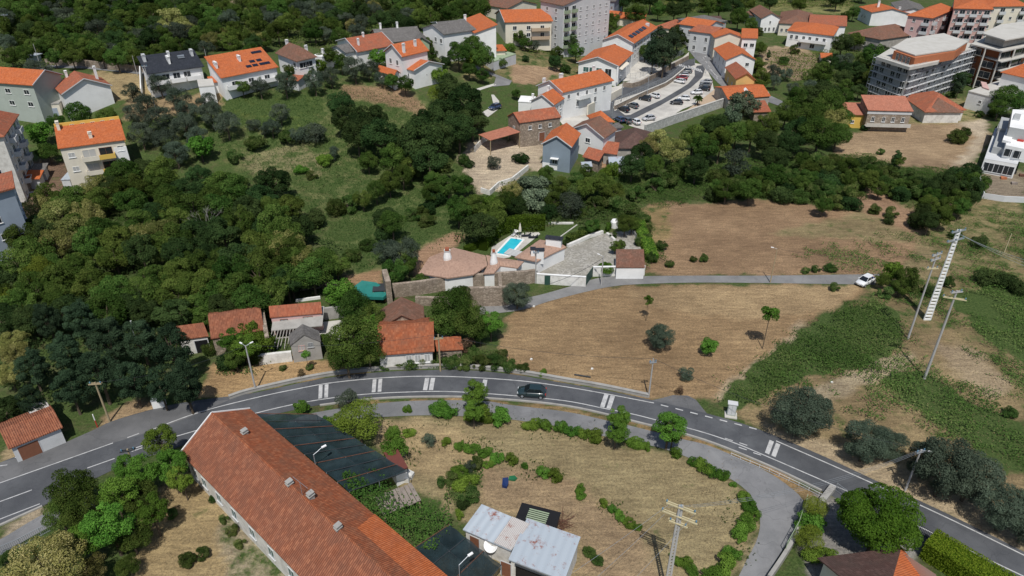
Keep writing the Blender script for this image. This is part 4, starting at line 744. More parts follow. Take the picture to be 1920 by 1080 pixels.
# blue-grey house and the brown roofs next to it
r,w_,d=house('blue_grey_house','tall house with blue-grey front and orange roof above the wooded gully','house',(1018,269),(1071,276),(1086,250),6.3,2.1,'y','wall_blue','roof_orange',over=.4,trim='wall_palegrey')
MB().box(0,w_*.55,-.06,0,0,1.6).build('white_plinth',G,r); MB().box(-1,1,-1.1,0,0,.12).build('window_hood',G,r,loc=(w_*.45,0,3.)); window(r,w_*.45,0,1.3,0,1.3,1.4)
house('orange_lean_to','long orange lean-to roof right of the blue-grey house','house',(1096,293),(1124,302),(1130,286),3,1,'shed','rubble','roof_red')
r,w_,d=house('brown_roof_house','large house with dark red-brown roof and white gable beside the car park','house',(1069,243),(1136,262),(1154,243),5.4,2.4,'y',G,'roof_brown',over=.4,trim='wall_palegrey',win=[(0,(.55,),(3.2,),1.4,1.2)])
house('orange_wing','bright orange roofed wing joined behind the large dark roofed house','house',(1104,216),(1130,226),(1136,216),5,1.8,'hip',G,'roof_orange')
house('dark_hip_house','low building with broad dark brown hipped roof below the car park','building',(1156,276),(1216,273),(1220,248),3.8,2.6,'hip','granite','roof_dark')
house('grey_lean_to','pale grey roofed lean-to between the two dark roofs','outbuilding',(1134,236),(1152,243),(1157,232),4,.6,'shed','wall_palegrey','roof_grey')
house('orange_lean_to','narrow orange roof between the white gable and the broad dark roof','outbuilding',(1132,285),(1156,289),(1158,270),3,1.2,'shed','granite','roof_red')
house('greenhouse','small greenhouse of whitish sheets among the bushes below the dark roof','greenhouse',(1145,308),(1166,306),(1165,294),2.4,.8,'x','wall_palegrey','sheet_clean')
house('hut','little white hut below the orange lean-to','hut',(1094,312),(1106,311),(1106,306),2,.3,'shed',G,'sheet_clean')
# street row
house('grey_roof_house','grey roofed house with long balcony at the top of the street','house',(1272,36),(1308,46),(1322,30),6,1.8,'hip','wall_grey','roof_grey',win=[(0,(.2,.5,.8),(3.2,),1.2,1.3)])
a0=0
def row(name,label,A,B,C,e,rise,kind_,wm,rm,**k): return house(name,label,'house',A,B,C,e,rise,kind_,wm,rm,**k)
row('street_house','white house with orange roof and bay balconies at the head of the street row',(1305,60),(1343,80),(1372,52),7.,1.6,'x','wall_palegrey','roof_orange',win=[(3,(.25,.6,.85),(1,4.2),1.,1.6),(0,(.2,.5,.8),(1,4.2),1.,1.6)]) if a0 else None
def street(name,label,N_,F_,wpx,e,rise,wm,rm,roof='y',ww=(),**k):
    "N_/F_: near and far street-side eave pixels, wpx: near far-side eave pixel"
    return house(name,label,'house',N_,wpx,F_,e,rise,roof,wm,rm,win=ww,**k)
street('street_house','white street house with orange roof and bay balconies, farthest of the row',(1325,52),(1305,38),(1361,45),8,1.8,'wall_palegrey','roof_orange',ww=[(3,(.15,.4,.65,.88),(1.2,4.6),1.1,1.7,'glass')],wx=0)
street('street_house','street house with weathered red-brown roof in the middle of the row',(1336,63),(1325,52),(1378,57),8,1.6,'wall_palegrey','roof_red',ww=[(3,(.25,.75),(1.2,4.6),1.1,1.7)])
street('street_house','street house with orange roof and wide cream end wall',(1341,70),(1334,62),(1392,69),8.5,1.7,'wall_cream','roof_orange',ww=[(3,(.5,),(1.2,4.6),1.1,1.7)])
house('white_house','tall white house with orange roof and many windows right of the cream end wall','house',(1392,71),(1417,71),(1419,55),9,1.,'shed',G,'roof_orange',trim=None,win=[(0,(.3,.75),(1.2,5.8),1.5,1.4)],doors=[(0,.2,1.5,2.2,'wall_pinkp',3.2)])
r,w_,d=street('street_house','street house with orange roof and stepped white gable end',(1362,112),(1340,91),(1414,110),6.5,2.2,'wall_white','roof_orange',ww=[(0,(.75,),(4.2,),1.3,1.2),(3,(.2,.5,.8),(1.,4.),1,1.6)])
street('street_house','low street house with orange roof and ochre end wall',(1381,147),(1362,126),(1420,153),5,1.9,'wall_ochre','roof_red',ww=[(3,(.3,.7),(1.2,),1,1.5),(0,(.3,.7),(1.,),.9,1.2)])
r,w_,d=house('wide_orange_roof','low building with wide orange roof and a small dormer at the end of the street','building',(1366,186),(1424,177),(1414,158),3.6,1.5,'x','granite','roof_orange',over=.3)
MB().add([(-1,0,0),(1,0,0),(0,0,1),(-1,1.4,0),(1,1.4,0),(0,1.4,1)],[(0,1,2),(4,3,5),(0,2,5,3),(1,4,5,2)]).build('dormer','wall_white',r,loc=(w_*.52,d*.28,4.35))
house('red_roof_shed','small red roofed shed below the end of the street','shed',(1415,210),(1437,207),(1432,190),3,.8,'shed','rubble','roof_red')
house('maroon_roof_house','white house with maroon roof behind the street row','house',(1335,42),(1353,42),(1350,31),5,1.,'shed',G,'roof_dark',win=[(0,(.4,),(2.4,),1.2,1)])
# upper right hamlet
house('white_gable_house','white house with brown roof and cross-shaped gable windows right of the street row','house',(1428,34),(1458,32),(1440,18),6,2,'y',G,'roof_brown',win=[(0,(.3,.5,.75),(.6,),.9,1.6),(0,(.5,),(3.6,),.8,1.2)])
house('brown_wing','long brown roofed wing of the white gable house','house',(1398,24),(1424,36),(1436,22),4.5,1.6,'x','wall_palegrey','roof_brown')
house('old_house','old house with brown hipped roof left of the long orange one','house',(1462,43),(1520,45),(1522,25),5,2.2,'hip','wall_cream','roof_brown',win=[(0,(.1,.25),(1.5,),1,1.4)])
house('brown_roof_house','white house with plain brown roof behind the long orange one','house',(1518,46),(1580,47),(1583,30),6,1.8,'x',G,'roof_red')
r,w_,d=house('long_orange_house','long white house with vivid orange roof and a row of dark windows','house',(1478,57),(1570,70),(1572,50),6,1.8,'hip',G,'roof_orange',win=[(0,(.1,.22,.38,.52,.68,.84),(3.,),1.1,1.6),(0,(.3,.6),(.4,),1.8,1.6)])
balcony(r,w_*.6,0,2.7,0,w_*.6,1.4)
house('little_orange_hut','tiny hut with an orange roof in the bushes','hut',(1541,108),(1556,107),(1555,100),2.4,.8,'x','wall_cream','roof_orange')
house('white_house','white house with red roof beside the field at the top right','house',(1613,13),(1658,24),(1682,16),5.5,1.8,'x',G,'roof_orange',win=[(0,(.3,.55),(1.8,),1,1.2)],chim=[(.5,.3,2.4),(.7,.8,1)])
house('grey_roof_house','white house with grey roof beside the pink apartments','house',(1672,5),(1702,22),(1724,8),6,1.6,'x',G,'roof_grey')
house('brown_hip_house','large stone house with broad brown hipped roof behind the scaffolded block','house',(1592,62),(1655,73),(1666,52),5.5,3.,'hip','granite','roof_brown',win=[(0,(.55,),(2.,),1.3,1.5)])
def flats(name,label,A,B,C,e,fl,wm,rm,rise=2.4,s0=(.2,.5,.8),s1=(.2,.5,.8),bal=(),roof='hip',gl='glass'):
    r,w_,d=house(name,label,'apartment block',A,B,C,e,rise,roof,wm,rm,over=.5); fh=e/fl
    for k in range(fl):
        z=k*fh+.9
        for sd_,ss in ((0,s0),(1,s1)):
            for s in ss:
                x,y,a=face_xy(w_,d,sd_,s)
                if (sd_,s) in bal: balcony(r,x,y,z-.7,a,2.6,1.2,'wall_palegrey' if wm!='wall_palegrey' else 'wall_white'); window(r,x,y,z-.5,a,2.,2.,'wall_white',gl)
                else: window(r,x,y,z,a,1.1,1.25,'wall_white',gl)
    return r,w_,d
flats('pink_apartment_block','pink apartment block with orange hipped roof and stacked balconies','x' and (1703,28),(1748,33),(1789,16),12.5,4,'wall_pink','roof_orange',2.,(.3,.8),(.12,.35,.6,.85),((0,.8),(1,.12),(1,.6)))
flats('pink_apartment_block','wide pink and white apartment block behind the scaffolding',(1790,15),(1850,12),(1855,-14),15,5,'wall_pinkp','roof_orange',2,(.08,.24,.4,.56,.72,.9),(.3,.7),((0,.24),(0,.56),(0,.9)))
flats('pink_apartment_block','pale apartment block with slanted balconies in the top right corner',(1852,12),(1898,2),(1892,-20),15,5,'wall_cream','roof_orange',2,(.15,.4,.65,.9),(.3,.7),((0,.4),(0,.9)))
house('low_annex','low flat roofed pink annex at the foot of the pink apartments','annex',(1685,56),(1708,60),(1718,50),3.5,.1,'flat','wall_pinkp','wall_palegrey',over=.3)
patch('town_street',[(1655,58),(1720,48),(1700,28),(1690,25),(1660,42)],'asphalt_worn',.15); patch('town_street_lower',[(1655,95),(1700,62),(1730,60),(1740,80),(1690,105)],'asphalt_worn',.15)
wall('boundary_wall','white boundary wall in front of the pink apartments',[(1665,74),(1697,66)],1.5,'wall_white',.3)
# scaffolded building
r=block('scaffolded_building','scaffolded grey apartment block with white roof and brick penthouse','apartment block',[(1644,106),(1706,126),(1838,88),(1770,62),(1700,72)],12.6,17,'wall_grey','pale_concrete')
pts=[loc_of(r,PZ(u,v,r.location.z+12.6)) for u,v in ((1644,106),(1706,126),(1770,112),(1838,88))]
ph=block('penthouse',None,None,[(1676,95),(1716,109),(1792,96),(1814,80),(1775,70)],15.2,2.6,'brick_orange','brick_orange',par=r)
block('penthouse_roof',None,None,[(1671,88),(1716,103),(1792,92),(1816,77),(1777,65)],15.6,.35,'pale_concrete','pale_concrete',par=r)
block('parapet',None,None,[(1643,106),(1706,126),(1760,115),(1762,112),(1706,122),(1648,104)],13.3,.9,'pale_concrete',None,par=r)
for (a,b),n in zip(((pts[0],pts[1]),(pts[1],pts[3])),(6,13)):
    d_=(b-a); d_.z=0; L=d_.length; dn=d_.normalized(); nn=Vector((dn.y,-dn.x,0)); ang=math.atan2(dn.y,dn.x)
    pl=MB();po=MB();br=MB()
    for k in range(7):
        z=12.4-2.05*k
        for o_ in (0,): pl.beam(a+nn*.75+Vector((0,0,z-a.z)),b+nn*.75+Vector((0,0,z-a.z)),.8,.08); br.beam(a+nn*1.15+Vector((0,0,z-a.z+1)),b+nn*1.15+Vector((0,0,z-a.z+1)),.05,.05)
        for i in range(n):
            if (i+k)%3: window(r,*(a+d_*((i+.5)/n)+nn*.02)[:2],z-1.85,ang,1.7,1.6,'wall_grey','glass')
    for i in range(2*n+1):
        q=a+d_*(i/(2*n)); po.bar(q+nn*1.15+Vector((0,0,-2-a.z)),q+nn*1.15+Vector((0,0,13.4-a.z)),.045,n=4)
        if i%3==0 and i<2*n: q2=a+d_*((i+1)/(2*n)); [br.bar(q+nn*1.2+Vector((0,0,z0-a.z)),q2+nn*1.2+Vector((0,0,z0+2-a.z)),.035,n=4) for z0 in (0,2,4,6,8,10)]
    pl.build('scaffold_decks','wall_palegrey',r); po.build('scaffold_poles','galv',r); br.build('scaffold_braces','galv',r)
for s in (.1,.28,.45,.62): 
    q=[loc_of(r,PZ(u,v,r.location.z+15.2)) for u,v in ((1676,95),(1716,109))]; p_=q[0].lerp(q[1],s+.12); window(r,p_.x,p_.y-.03,12.9,math.atan2(q[1].y-q[0].y,q[1].x-q[0].x),1.2,1.9,'wall_grey','glass')
# concrete frame
r=block('unfinished_building','unfinished concrete frame building with open floors beside the scaffolded block','unfinished building',[(1820,82),(1880,96),(1935,84),(1935,50),(1880,55)],13,.4,'pale_concrete','pale_concrete')
for k in range(1,4): block('floor_slab',None,None,[(1823+k*2,83+k*17),(1880-k*2,99+k*17),(1935,87+k*16),(1935,60+k*16),(1880,62+k*16)],13-3.2*k,.3,'pale_concrete','pale_concrete',par=r)
block('dark_core',None,None,[(1832,82),(1880,92),(1935,80),(1935,60),(1880,60)],12.8,13,'brick_orange','brick_orange',par=r)
block('top_slab',None,None,[(1842,62),(1885,75),(1935,66),(1935,38),(1875,46)],16,.35,'pale_concrete','pale_concrete',par=r); block('upper_core',None,None,[(1850,64),(1885,73),(1935,62),(1935,48),(1875,52)],15.7,2.6,'concrete','concrete',par=r)
cs=[loc_of(r,PZ(u,v,r.location.z+13)) for u,v in ((1822,82),(1850,89),(1879,95),(1905,91),(1932,84))]
for c_ in cs: MB().box(c_.x-.2,c_.x+.2,c_.y+.1,c_.y+.5,-3,12.7).build('column','pale_concrete',r)
for i,(a,b) in enumerate(zip(cs,cs[1:])):
    for k in range(4):
        m_=a.lerp(b,.5)
        if (i+k)%4!=1: window(r,m_.x+.0,m_.y+1.2,12.6-3.2*k-2.6,math.atan2(b.y-a.y,b.x-a.x),(b-a).length*.8,2.1,'concrete','glass',name='opening')
# white building with orange roof at right
house('white_block','large white building with orange roof beside the unfinished frame','building',(1880,136),(1990,160),(1990,120),9,2.4,'x',G,'roof_orange',win=[(0,(.15,),(4,),1.2,1.2)])
r,w_,d=house('white_low_wing','low white wing with small windows below the large white building','building',(1816,172),(1866,190),(1880,150),5,.2,'flat','wall_white','pale_concrete',over=.1,win=[(0,(.45,),(2.4,),.9,1.),(0,(.8,),(2.,),1.8,1)])
block('red_roof_patch',None,None,[(1850,165),(1862,169),(1864,158),(1853,156)],5.5,.3,'wall_pinkp',None,par=r)
# houses with red roofs before the scaffolding
r,w_,d=house('red_roof_house','long stone house with flat-toned salmon roof and a balcony in front of the scaffolding','house',(1629,206),(1703,207),(1700,182),6,2.,'shed','rubble','roof_salmon',over=.35,sk=0,win=[(0,(.15,.4,.62,.85),(2.7,),.9,1.4)])
MB().box(-.2,w_+.2,-1.4,0,0,.15).box(-.2,w_+.2,-1.4,-1.3,.15,1.).build('balcony',['pale_concrete'],r,loc=(0,0,1.6)); MB().box(-.2,w_+.2,-.08,0,0,.8).build('fascia','wall_palegrey',r,loc=(0,0,4.9))
house('yellow_house','small yellow house with salmon roof left of the long stone house','house',(1589,214),(1626,214),(1622,195),4,1.2,'shed','wall_yellow','roof_salmon',win=[(0,(.3,.85),(1.4,),1,.9)])
r,w_,d=house('old_hip_house','white walled house with weathered brown and orange hipped roof','house',(1736,208),(1784,199),(1762,176),3.6,2.8,'hip','wall_dirty','roof_red',over=.6,win=[(0,(.25,.42,.65,.82),(1.,),.7,1.5)])
house('brown_hip_wing','brown roofed left wing of the weathered hipped house','house',(1703,186),(1736,209),(1762,186),3.4,2.4,'hip','wall_dirty','roof_brown',over=.5)
# modern white row at right
r=block('modern_white_house','modern white stepped house with terraces and flat roofs at the right edge','house',[(1846,297),(1908,308),(1930,250),(1866,240)],3.6,6,'wall_white','wall_palegrey')
def upper(pts,e,dp,m_='wall_white',nm='upper_storey',tm='wall_white'): return block(nm,None,None,pts,e,dp,m_,tm,par=r)
upper([(1862,275),(1885,280),(1893,250),(1872,246)],5.2,1.6,'wall_grey',tm='wall_grey'); upper([(1886,272),(1935,282),(1948,235),(1893,228)],6.8,3.2); upper([(1893,238),(1940,246),(1950,207),(1899,205)],9.6,3.,'wall_grey'); upper([(1872,240),(1890,243),(1894,222),(1878,219)],6.,4,'wall_grey',tm='wall_grey')
upper([(1880,262),(1896,266),(1902,243),(1888,240)],7.3,.6,nm='parapet'); upper([(1908,262),(1920,264),(1923,250),(1911,248)],7.15,.35,'red_paint','roof_hatch','red_paint'); upper([(1900,222),(1912,224),(1915,214),(1903,212)],10.,.5,'wall_palegrey','roof_hatch','wall_grey')
q0,q1=[loc_of(r,PZ(u,v,r.location.z+3.6)) for u,v in ((1846,297),(1908,308))]; an=math.atan2(q1.y-q0.y,q1.x-q0.x); nn=Vector((math.sin(an),-math.cos(an),0))*.02
for s_ in (.2,.5,.8): p_=q0.lerp(q1,s_)+nn; window(r,p_.x,p_.y,.6,an,2.2,2.2,'wall_palegrey','glass')
q0,q1=[loc_of(r,PZ(u,v,r.location.z+6.8)) for u,v in ((1886,272),(1935,282))]
for s_ in (.25,.6): p_=q0.lerp(q1,s_)+nn; window(r,p_.x,p_.y,4.2,an,2.4,1.9,'wall_palegrey','glass')
wall('boundary_wall','dark side wall along the left of the modern white house',[(1838,330),(1850,290),(1872,238)],1.6,'wall_grey',.3)
for i_,(u,v) in enumerate(((1862,322),(1880,335),(1900,345),(1915,330))): tag(MB().prism([(-.7,-.5),(.6,-.6),(.8,.4),(-.3,.6)],-.1,[.4,.6,.35,.5]).build('rubble_heap',('stonewhite','brick_orange','plank','rust')[i_],loc=P(u,v)),('pale rubble heap in the unfinished plot','orange brick heap in the unfinished plot','grey plank stack in the unfinished plot','rusty iron heap in the unfinished plot')[i_],'rubble')
# left edge apartments
flats('apartment_block','tall weathered white apartment block with red roof at the left edge','x' and (-60,262),(0,250),(30,214),15.5,5,'wall_dirty','roof_red',2.2,(.5,),(.12,.32,.52,.72,.9),((1,.32),(1,.72)))
flats('apartment_block','nearest left edge apartment block with grey-blue end wall','x' and (-70,380),(-6,352),(18,325),13,4,'wall_skyblue','roof_red',1.6,(.5,),(.2,.5,.8),(),'flat')
wall('courtyard_wall','stone courtyard wall beside the left apartment blocks',[(52,362),(72,338),(80,310)],1.6,'rubble',.3)
house('shed','small lean-to with bright red roof in the courtyard by the left blocks','shed',(50,334),(74,335),(78,322),2.6,.6,'shed','wall_palegrey','roof_orange'); house('grey_shed','narrow grey roofed shed above the red lean-to','shed',(62,319),(82,318),(86,309),2.6,.5,'shed','wall_palegrey','roof_grey')
house('metal_shed','small metal roofed shed against the yellow balcony house','shed',(115,338),(131,337),(130,321),2.2,.5,'shed','wall_palegrey','sheet_clean',over=.1)
# yellow balcony house
r,w_,d=house('yellow_balcony_house','white apartment house with orange roof and yellow balconies above the wood','house',(112,278),(236,262),(222,226),10.5,1.9,'shed','wall_cream','roof_orange',over=.35,chim=[(.04,.9,1.6,.6,1.2,'wall_cream'),(.5,.28,1.1,.7,.7,'wall_cream')])
MB().box(-.3,w_+.3,0,.3,-.2,1.2).build('rear_parapet','wall_yellow',r,loc=(0,d+.35,12.1)); MB().box(w_+.02,w_+.2,-.3,d+.3,10.1,10.6).build('yellow_trim','wall_yellow',r)
for s in (.25,.42,.58,.74,.9): window(r,w_*s,d+.33,12.2,0,.9,.6,'wall_cream','glass')
for z in (3.9,7.1):
    MB().box(w_*.28,w_*.54,-1.4,0,0,.15).box(w_*.28,w_*.54,-1.4,-1.28,.15,1.).box(w_*.28,w_*.28+.12,-1.28,0,.15,1).build('balcony','wall_cream',r,loc=(0,0,z))
    MB().box(w_*.545,w_*.8,-1.4,0,0,.15).box(w_*.545,w_*.8,-1.4,-1.28,.15,1.05).box(w_*.8-.12,w_*.8,-1.28,0,.15,1.05).build('balcony','wall_yellow',r,loc=(0,0,z))['label']='yellow balcony front'
    window(r,w_*.41,0,z+.2,0,2.6,2.1,'wall_cream','shutter'); window(r,w_*.67,0,z+.2,0,2.6,2.1,'brown_door','glass'); window(r,w_*.14,0,z+1.,0,1.3,1.1,'wall_white','shutter'); window(r,w_*.91,0,z+1.,0,1.3,1.2,'wall_white','glass')
window(r,w_*.45,0,.1,0,1.2,2.2,'wall_cream'); window(r,w_*.66,0,.1,0,1.,2.2,'wall_cream')
MB().box(w_*.8+.02,w_+.03,-.05,.0,-2,9).build('white_panel','wall_white',r)
railing('railing','white garden railing in front of the yellow balcony house',[(140,356),(165,350),(185,352)],1.1,'wall_white',.4)
house('small_roof','little grey roofed hut hidden in the far upper wood','hut',(258,79),(286,80),(289,74),2.4,.5,'shed','wall_palegrey','sheet_clean')
house('water_tank_hut','tiny pale hut on the upper lane at the left','hut',(48,106),(62,106),(64,101),2,.2,'shed','wall_palegrey','sheet_clean')
house('red_garden_roof','small red roofed garden shed left of the olives','shed',(538,149),(560,150),(560,141),2.4,.6,'x','wall_palegrey','roof_red')
house('white_container','grey panelled wall enclosure beside the small driveway','enclosure',(925,117),(958,104),(952,98),2.6,.05,'flat','wall_palegrey','grass_roof' if 'grass_roof' in MATS else 'wall_greenw',over=.0)
house('low_orange_roof','long low orange roof by the garden behind the driveway','outbuilding',(915,96),(950,95),(940,85),2.8,.6,'shed','wall_cream','roof_orange')
canopy('carport','dark blue-black carport roof below the grey villa',(822,92),(848,90),(846,82),2.6,.2,'dark_metal')
# ================= NEAR BUILDINGS
SQ=0.
Ls=PZ(346,848,4.2); Le=PZ(572,1080,4.2)
r,w_,d=house('long_farmhouse','very long low white house with a huge weathered terracotta roof in the foreground','farmhouse',(346,848),(572,1080),(467,771),4.2,2.5,'x','wall_dirty','roof_old',rm2='roof_farm',over=.35,wx=13,ridgecap=True,trim='wall_white',base=1.5)
for s in (.04,.1,.19,.28,.38,.48,.58): window(r,w_*s,0,1.2,0,1.1,1.4,'wall_palegrey','glass_green')
mm=MB(); a1=(w_*.655,d/2); 
vs,fs=shell([(w_*.70,d/2+.12,6.72),(w_*1.0+.3,d/2+.12,6.72),(w_*1.0+.3,d+.37,4.29),(w_*.66,d+.37,4.29)],[(0,1,2,3)],.05); MB().add(vs,fs).build('new_tiles','roof_orange_x',r)['label']='patch of newer bright orange tiles on the roof'
for s,q,h in ((.14,.62,.35),(.435,.5,.2),(.52,.56,.6),(.665,.5,.25)): chimney(r,w_*s,d*q,4.2+2.5*(1-abs(2*q-1)),h,.5,.65,'concrete','roof_old_x')
MB().bar((0,0,0),(0,0,2.2),.025).bar((-1.3,0,2.1),(1.3,.1,2.15),.018).build('aerial','galv',r,loc=(w_*.5,d*.5,6.6))
q=MB(); [q.bar((x-w_*.5,0,2.1),(x-w_*.5,.0,2.1),.01) for x in ()]; 
for s,t_ in (): MB().box(-.25,.25,-.2,.2,0,.09).build('roof_pane','wall_white',r,loc=(w_*s,d*t_,4.2+2.5*(1-abs(2*t_-1))+.2)).rotation_euler=((.45 if t_<.5 else -.45),0,0)
def net(name,label,px4,e,n,m_,sag=.35):
    "px4: near-left, far-left, far-right, near-right corners; beams cross from the house side to the garden side"
    q=[PZ(u,v,e) for u,v in px4]; rt=root(name,(q[1].x,q[1].y,0),label,'shade canopy'); q=[p-rt.location for p in q]; K=30; vs=[]
    at=lambda x,y:(q[1].lerp(q[2],x)).lerp(q[0].lerp(q[3],x),y)
    for j in range(K+1):
        for i in range(K+1):
            x,y=i/K,j/K; p=at(x,y); vs.append((p.x,p.y,e-sag*abs(math.sin(y*math.pi*n))*abs(math.sin(x*math.pi*m_))+.08*math.sin(x*17+y*23)))
    MB().add(vs,[(j*(K+1)+i,(j+1)*(K+1)+i,(j+1)*(K+1)+i+1,j*(K+1)+i+1) for j in range(K) for i in range(K)]).build('net','netting',rt,smooth=True)
    for i in range(n+1):
        a,b=at(0,i/n),at(1,i/n); MB().beam(a+Vector((0,0,.06)),b+Vector((0,0,.06)),.07,.06).build('beam','dark_metal' if i%2 else 'rust',rt)
        for j in range(m_+1): p=at(j/m_,i/n); MB().bar((p.x,p.y,-.3),(p.x,p.y,e),.045).build('post','galv',rt)
    for j in range(1,m_): MB().beam(at(j/m_,0)+Vector((0,0,.03)),at(j/m_,1)+Vector((0,0,.03)),.03,.03).build('beam','dark_metal',rt)
net('shade_canopy','big dark green shade net canopy behind the long house roof',[(655,922),(480,776),(594,777),(765,884)],3.,9,2)
net('shade_canopy','dark green shade net canopy between the long house and the metal sheds',[(880,1130),(777,1028),(843,984),(940,1060)],2.7,3,2)
# metal roofed sheds
r,w_,d=house('metal_shed','white walled shed with pale blue metal roof and brown door, left of the pair','shed',(873,993),(957,1030),(904,951),2.7,.7,'shed','wall_dirty','sheet_clean',over=.2,base=.5,doors=[(0,.2,1.1,2.1,'brown_door')])
vs,fs=shell([(w_*.66,-.2,2.93),(w_+.25,-.2,2.93),(w_+.25,d+.2,3.67),(w_*.66,d+.2,3.67)],[(0,1,2,3)],.04); MB().add(vs,fs).build('rusty_sheet','sheet_rusty',r)['label']='rusty corrugated sheets on the shed roof'
r,w_,d=house('metal_shed','larger shed with whitish metal roof, rust streaks and brown door, right of the pair','shed',(958,1049),(1056,1086),(990,977),2.9,.5,'shed','wall_dirty','sheet_clean',over=.2,base=.5,doors=[(0,-.1,1.1,2.1,'brown_door')],trim=None)
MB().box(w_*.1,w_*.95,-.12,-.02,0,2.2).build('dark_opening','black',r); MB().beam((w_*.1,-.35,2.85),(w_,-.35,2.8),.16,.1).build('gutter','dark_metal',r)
# satellite dish, cistern, bins, junk
def lathe(m,prof,n=20,mi=0):
    vs=[(r_*math.cos(i*math.tau/n),r_*math.sin(i*math.tau/n),z) for r_,z in prof for i in range(n)]
    return m.add(vs,[(k*n+i,k*n+(i+1)%n,(k+1)*n+(i+1)%n,(k+1)*n+i) for k in range(len(prof)-1) for i in range(n)],mi)
rt=root('satellite_dish',P(922,1046),'large white satellite dish between the two brown doors','satellite dish'); dd=lathe(MB(),[(0.02,0),(.3,.05),(.55,.16),(.75,.32),(.77,.32),(.57,.13),(.3,.01),(.02,-.04)]).build('dish','wall_white',rt,True,(0,0,2.0)); dd.rotation_euler=(.7,-.35,0)
MB().bar((0,0,-.1),(0,0,2.),.05).bar((0,0,2.),(.2,-.5,2.7),.02).build('mast','galv',rt)
rt=root('cattle_tank',P(1008,985),'black covered tank with a faded slatted lid behind the metal sheds','tank',-.32); MB().box(-2.2,2.2,-1.4,1.3,0,1.3).build('body','dark_metal',rt); l=MB().box(-2.3,2.3,-1.5,1.4,1.3,1.4)
l.build('lid','black',rt); s=MB(); [s.box(-1.2,1.1,-.7+.28*i,-.55+.28*i,1.41,1.44) for i in range(6)]; s.build('slats','wall_greenw',rt)
rt=root('scrap_wire',P(1052,985),'tangle of rusty wire beside the black tank','scrap'); rs=random.Random(4); m=MB(); pr=None
for i in range(60): m.bar((rs.gauss(0,.7),rs.gauss(0,.8),abs(rs.gauss(0,.4))),(rs.gauss(0,.7),rs.gauss(0,.8),abs(rs.gauss(0,.4))),.02,n=3)
m.build('wires','rust',rt)
m=MB(); [lathe(m,[(.0,.32*i),(.33,.32*i),(.36,.32*i+.24),(.28,.32*i+.3),(.0,.32*i+.31)],12) for i in range(4)]; o=m.build('bucket_stack','wall_white',loc=P(1030,1000)); tag(o,'stack of white buckets between the black tank and the metal roof','buckets'); o.rotation_euler=(.5,.35,0)
o=MB().prism([(-.35,-.55),(.2,-.7),(.42,-.15),(.38,.45),(.07,.7),(-.3,.5)],0,[.5,.3,.45,.7,.35,.55]).build('blue_tarpaulin','tarp_blue',loc=P(947,908)); tag(o,'crumpled blue tarpaulin on the dry grass','tarpaulin')
o=MB().prism([(-.5,-.25),(.3,-.4),(.6,.05),(.25,.35),(-.4,.3)],0,[.15,.3,.1,.25,.2]).build('green_sheet','tarp_green',loc=P(961,898)); tag(o,'small green plastic sheet next to the blue tarpaulin','tarpaulin')
r,w_,d=house('garden_shed','garden shed with dark maroon roof beside the shade net','shed',(742,887),(762,877),(722,850),2.2,.3,'shed','wall_white','maroon_sheet',over=.15,base=.4)
for i,(u,v) in enumerate(((752,893),(760,899),(766,893))): tag(MB().prism([(-.6,-.5),(.5,-.6),(.7,.3),(0,.6),(-.6,.3)],0,[.5,.7,.4,.6,.3]).build('rubble_heap','stonewhite',loc=P(u,v)),('white rubble heap touching the garden shed','middle white rubble heap below the garden shed','outer white rubble heap beside the garden shed')[i],'rubble')
m=MB(); [m.box(-2.4+.5*i,-1.95+.5*i,-1.4,1.6,2.2+.05*(i%3),2.27+.05*(i%3)) for i in range(9)]; rt=root('board_roof',P(752,962),'grey weathered board roof showing through the grapevine','roof',.5); m.build('boards','plank',rt); [MB().box(x-.07,x+.07,y-.07,y+.07,0,2.2).build('post','wood',rt) for x in (-2.2,1.9) for y in (-1.2,1.4)]
# lower right house
R0=PZ(1532,1047,3.2);R1=PZ(1690,1027,3.2); _x=(R1-R0).normalized(); _y=Vector((-_x.y,_x.x,0)); _a=R0-_y*9.5+_x*.5; _a.z=3.4; FR=(_a,math.atan2(_x.y,_x.x),(R1-R0).length-1.,9.)
r,w_,d=house('half_hip_house','tiled house at the bottom right, slopes coloured dark for shade, hip end orange for sun','house',0,0,0,3.4,2.2,'half','wall_cream','roof_dark',over=.5,ridgecap=True,base=1,fr=FR)  # dark slopes and orange hip carry shade and sunlight in their tile colour
# villa
def fan_roof(name,label,cat,pts,e,apex,rise,wm,rm,inset=.7,t=.22,trim='wall_palegrey'):
    a=P(pts[0][0],pts[0][1],e); ps=[PZ(u,v,a.z) for u,v in pts]; rt=root(name,(a.x,a.y,a.z-e),label,cat,0)
    q=[loc_of(rt,p) for p in ps]; ap=[loc_of(rt,PZ(u,v,a.z+rise)) for u,v in apex]; c=sum(q,Vector())/len(q); n=len(q)
    ar=sum(q[i].x*q[(i+1)%n].y-q[(i+1)%n].x*q[i].y for i in range(n)); q=q if ar>0 else q[::-1]
    top=[(p.x,p.y,p.z) for p in q]+[(p.x,p.y,p.z) for p in ap]
    fc=[(i,(i+1)%n,n) for i in range(n)]
    vs,fs=shell(top,fc,t); MB().add(vs,fs).build('roof',rm,rt)
    MB().prism([(p.x+(c.x-p.x)*.08,p.y+(c.y-p.y)*.08) for p in q],-1,e-t-.02,0,False).build('wall',wm,rt); return rt,q
r,q=fan_roof('villa','white villa with a wide low pinkish brown roof and rounded white chimneys','house',[(785,512),(805,482),(850,464),(910,479),(914,497),(889,514),(840,521)],3.,[(852,490)],.9,'wall_white','roof_pink_x')
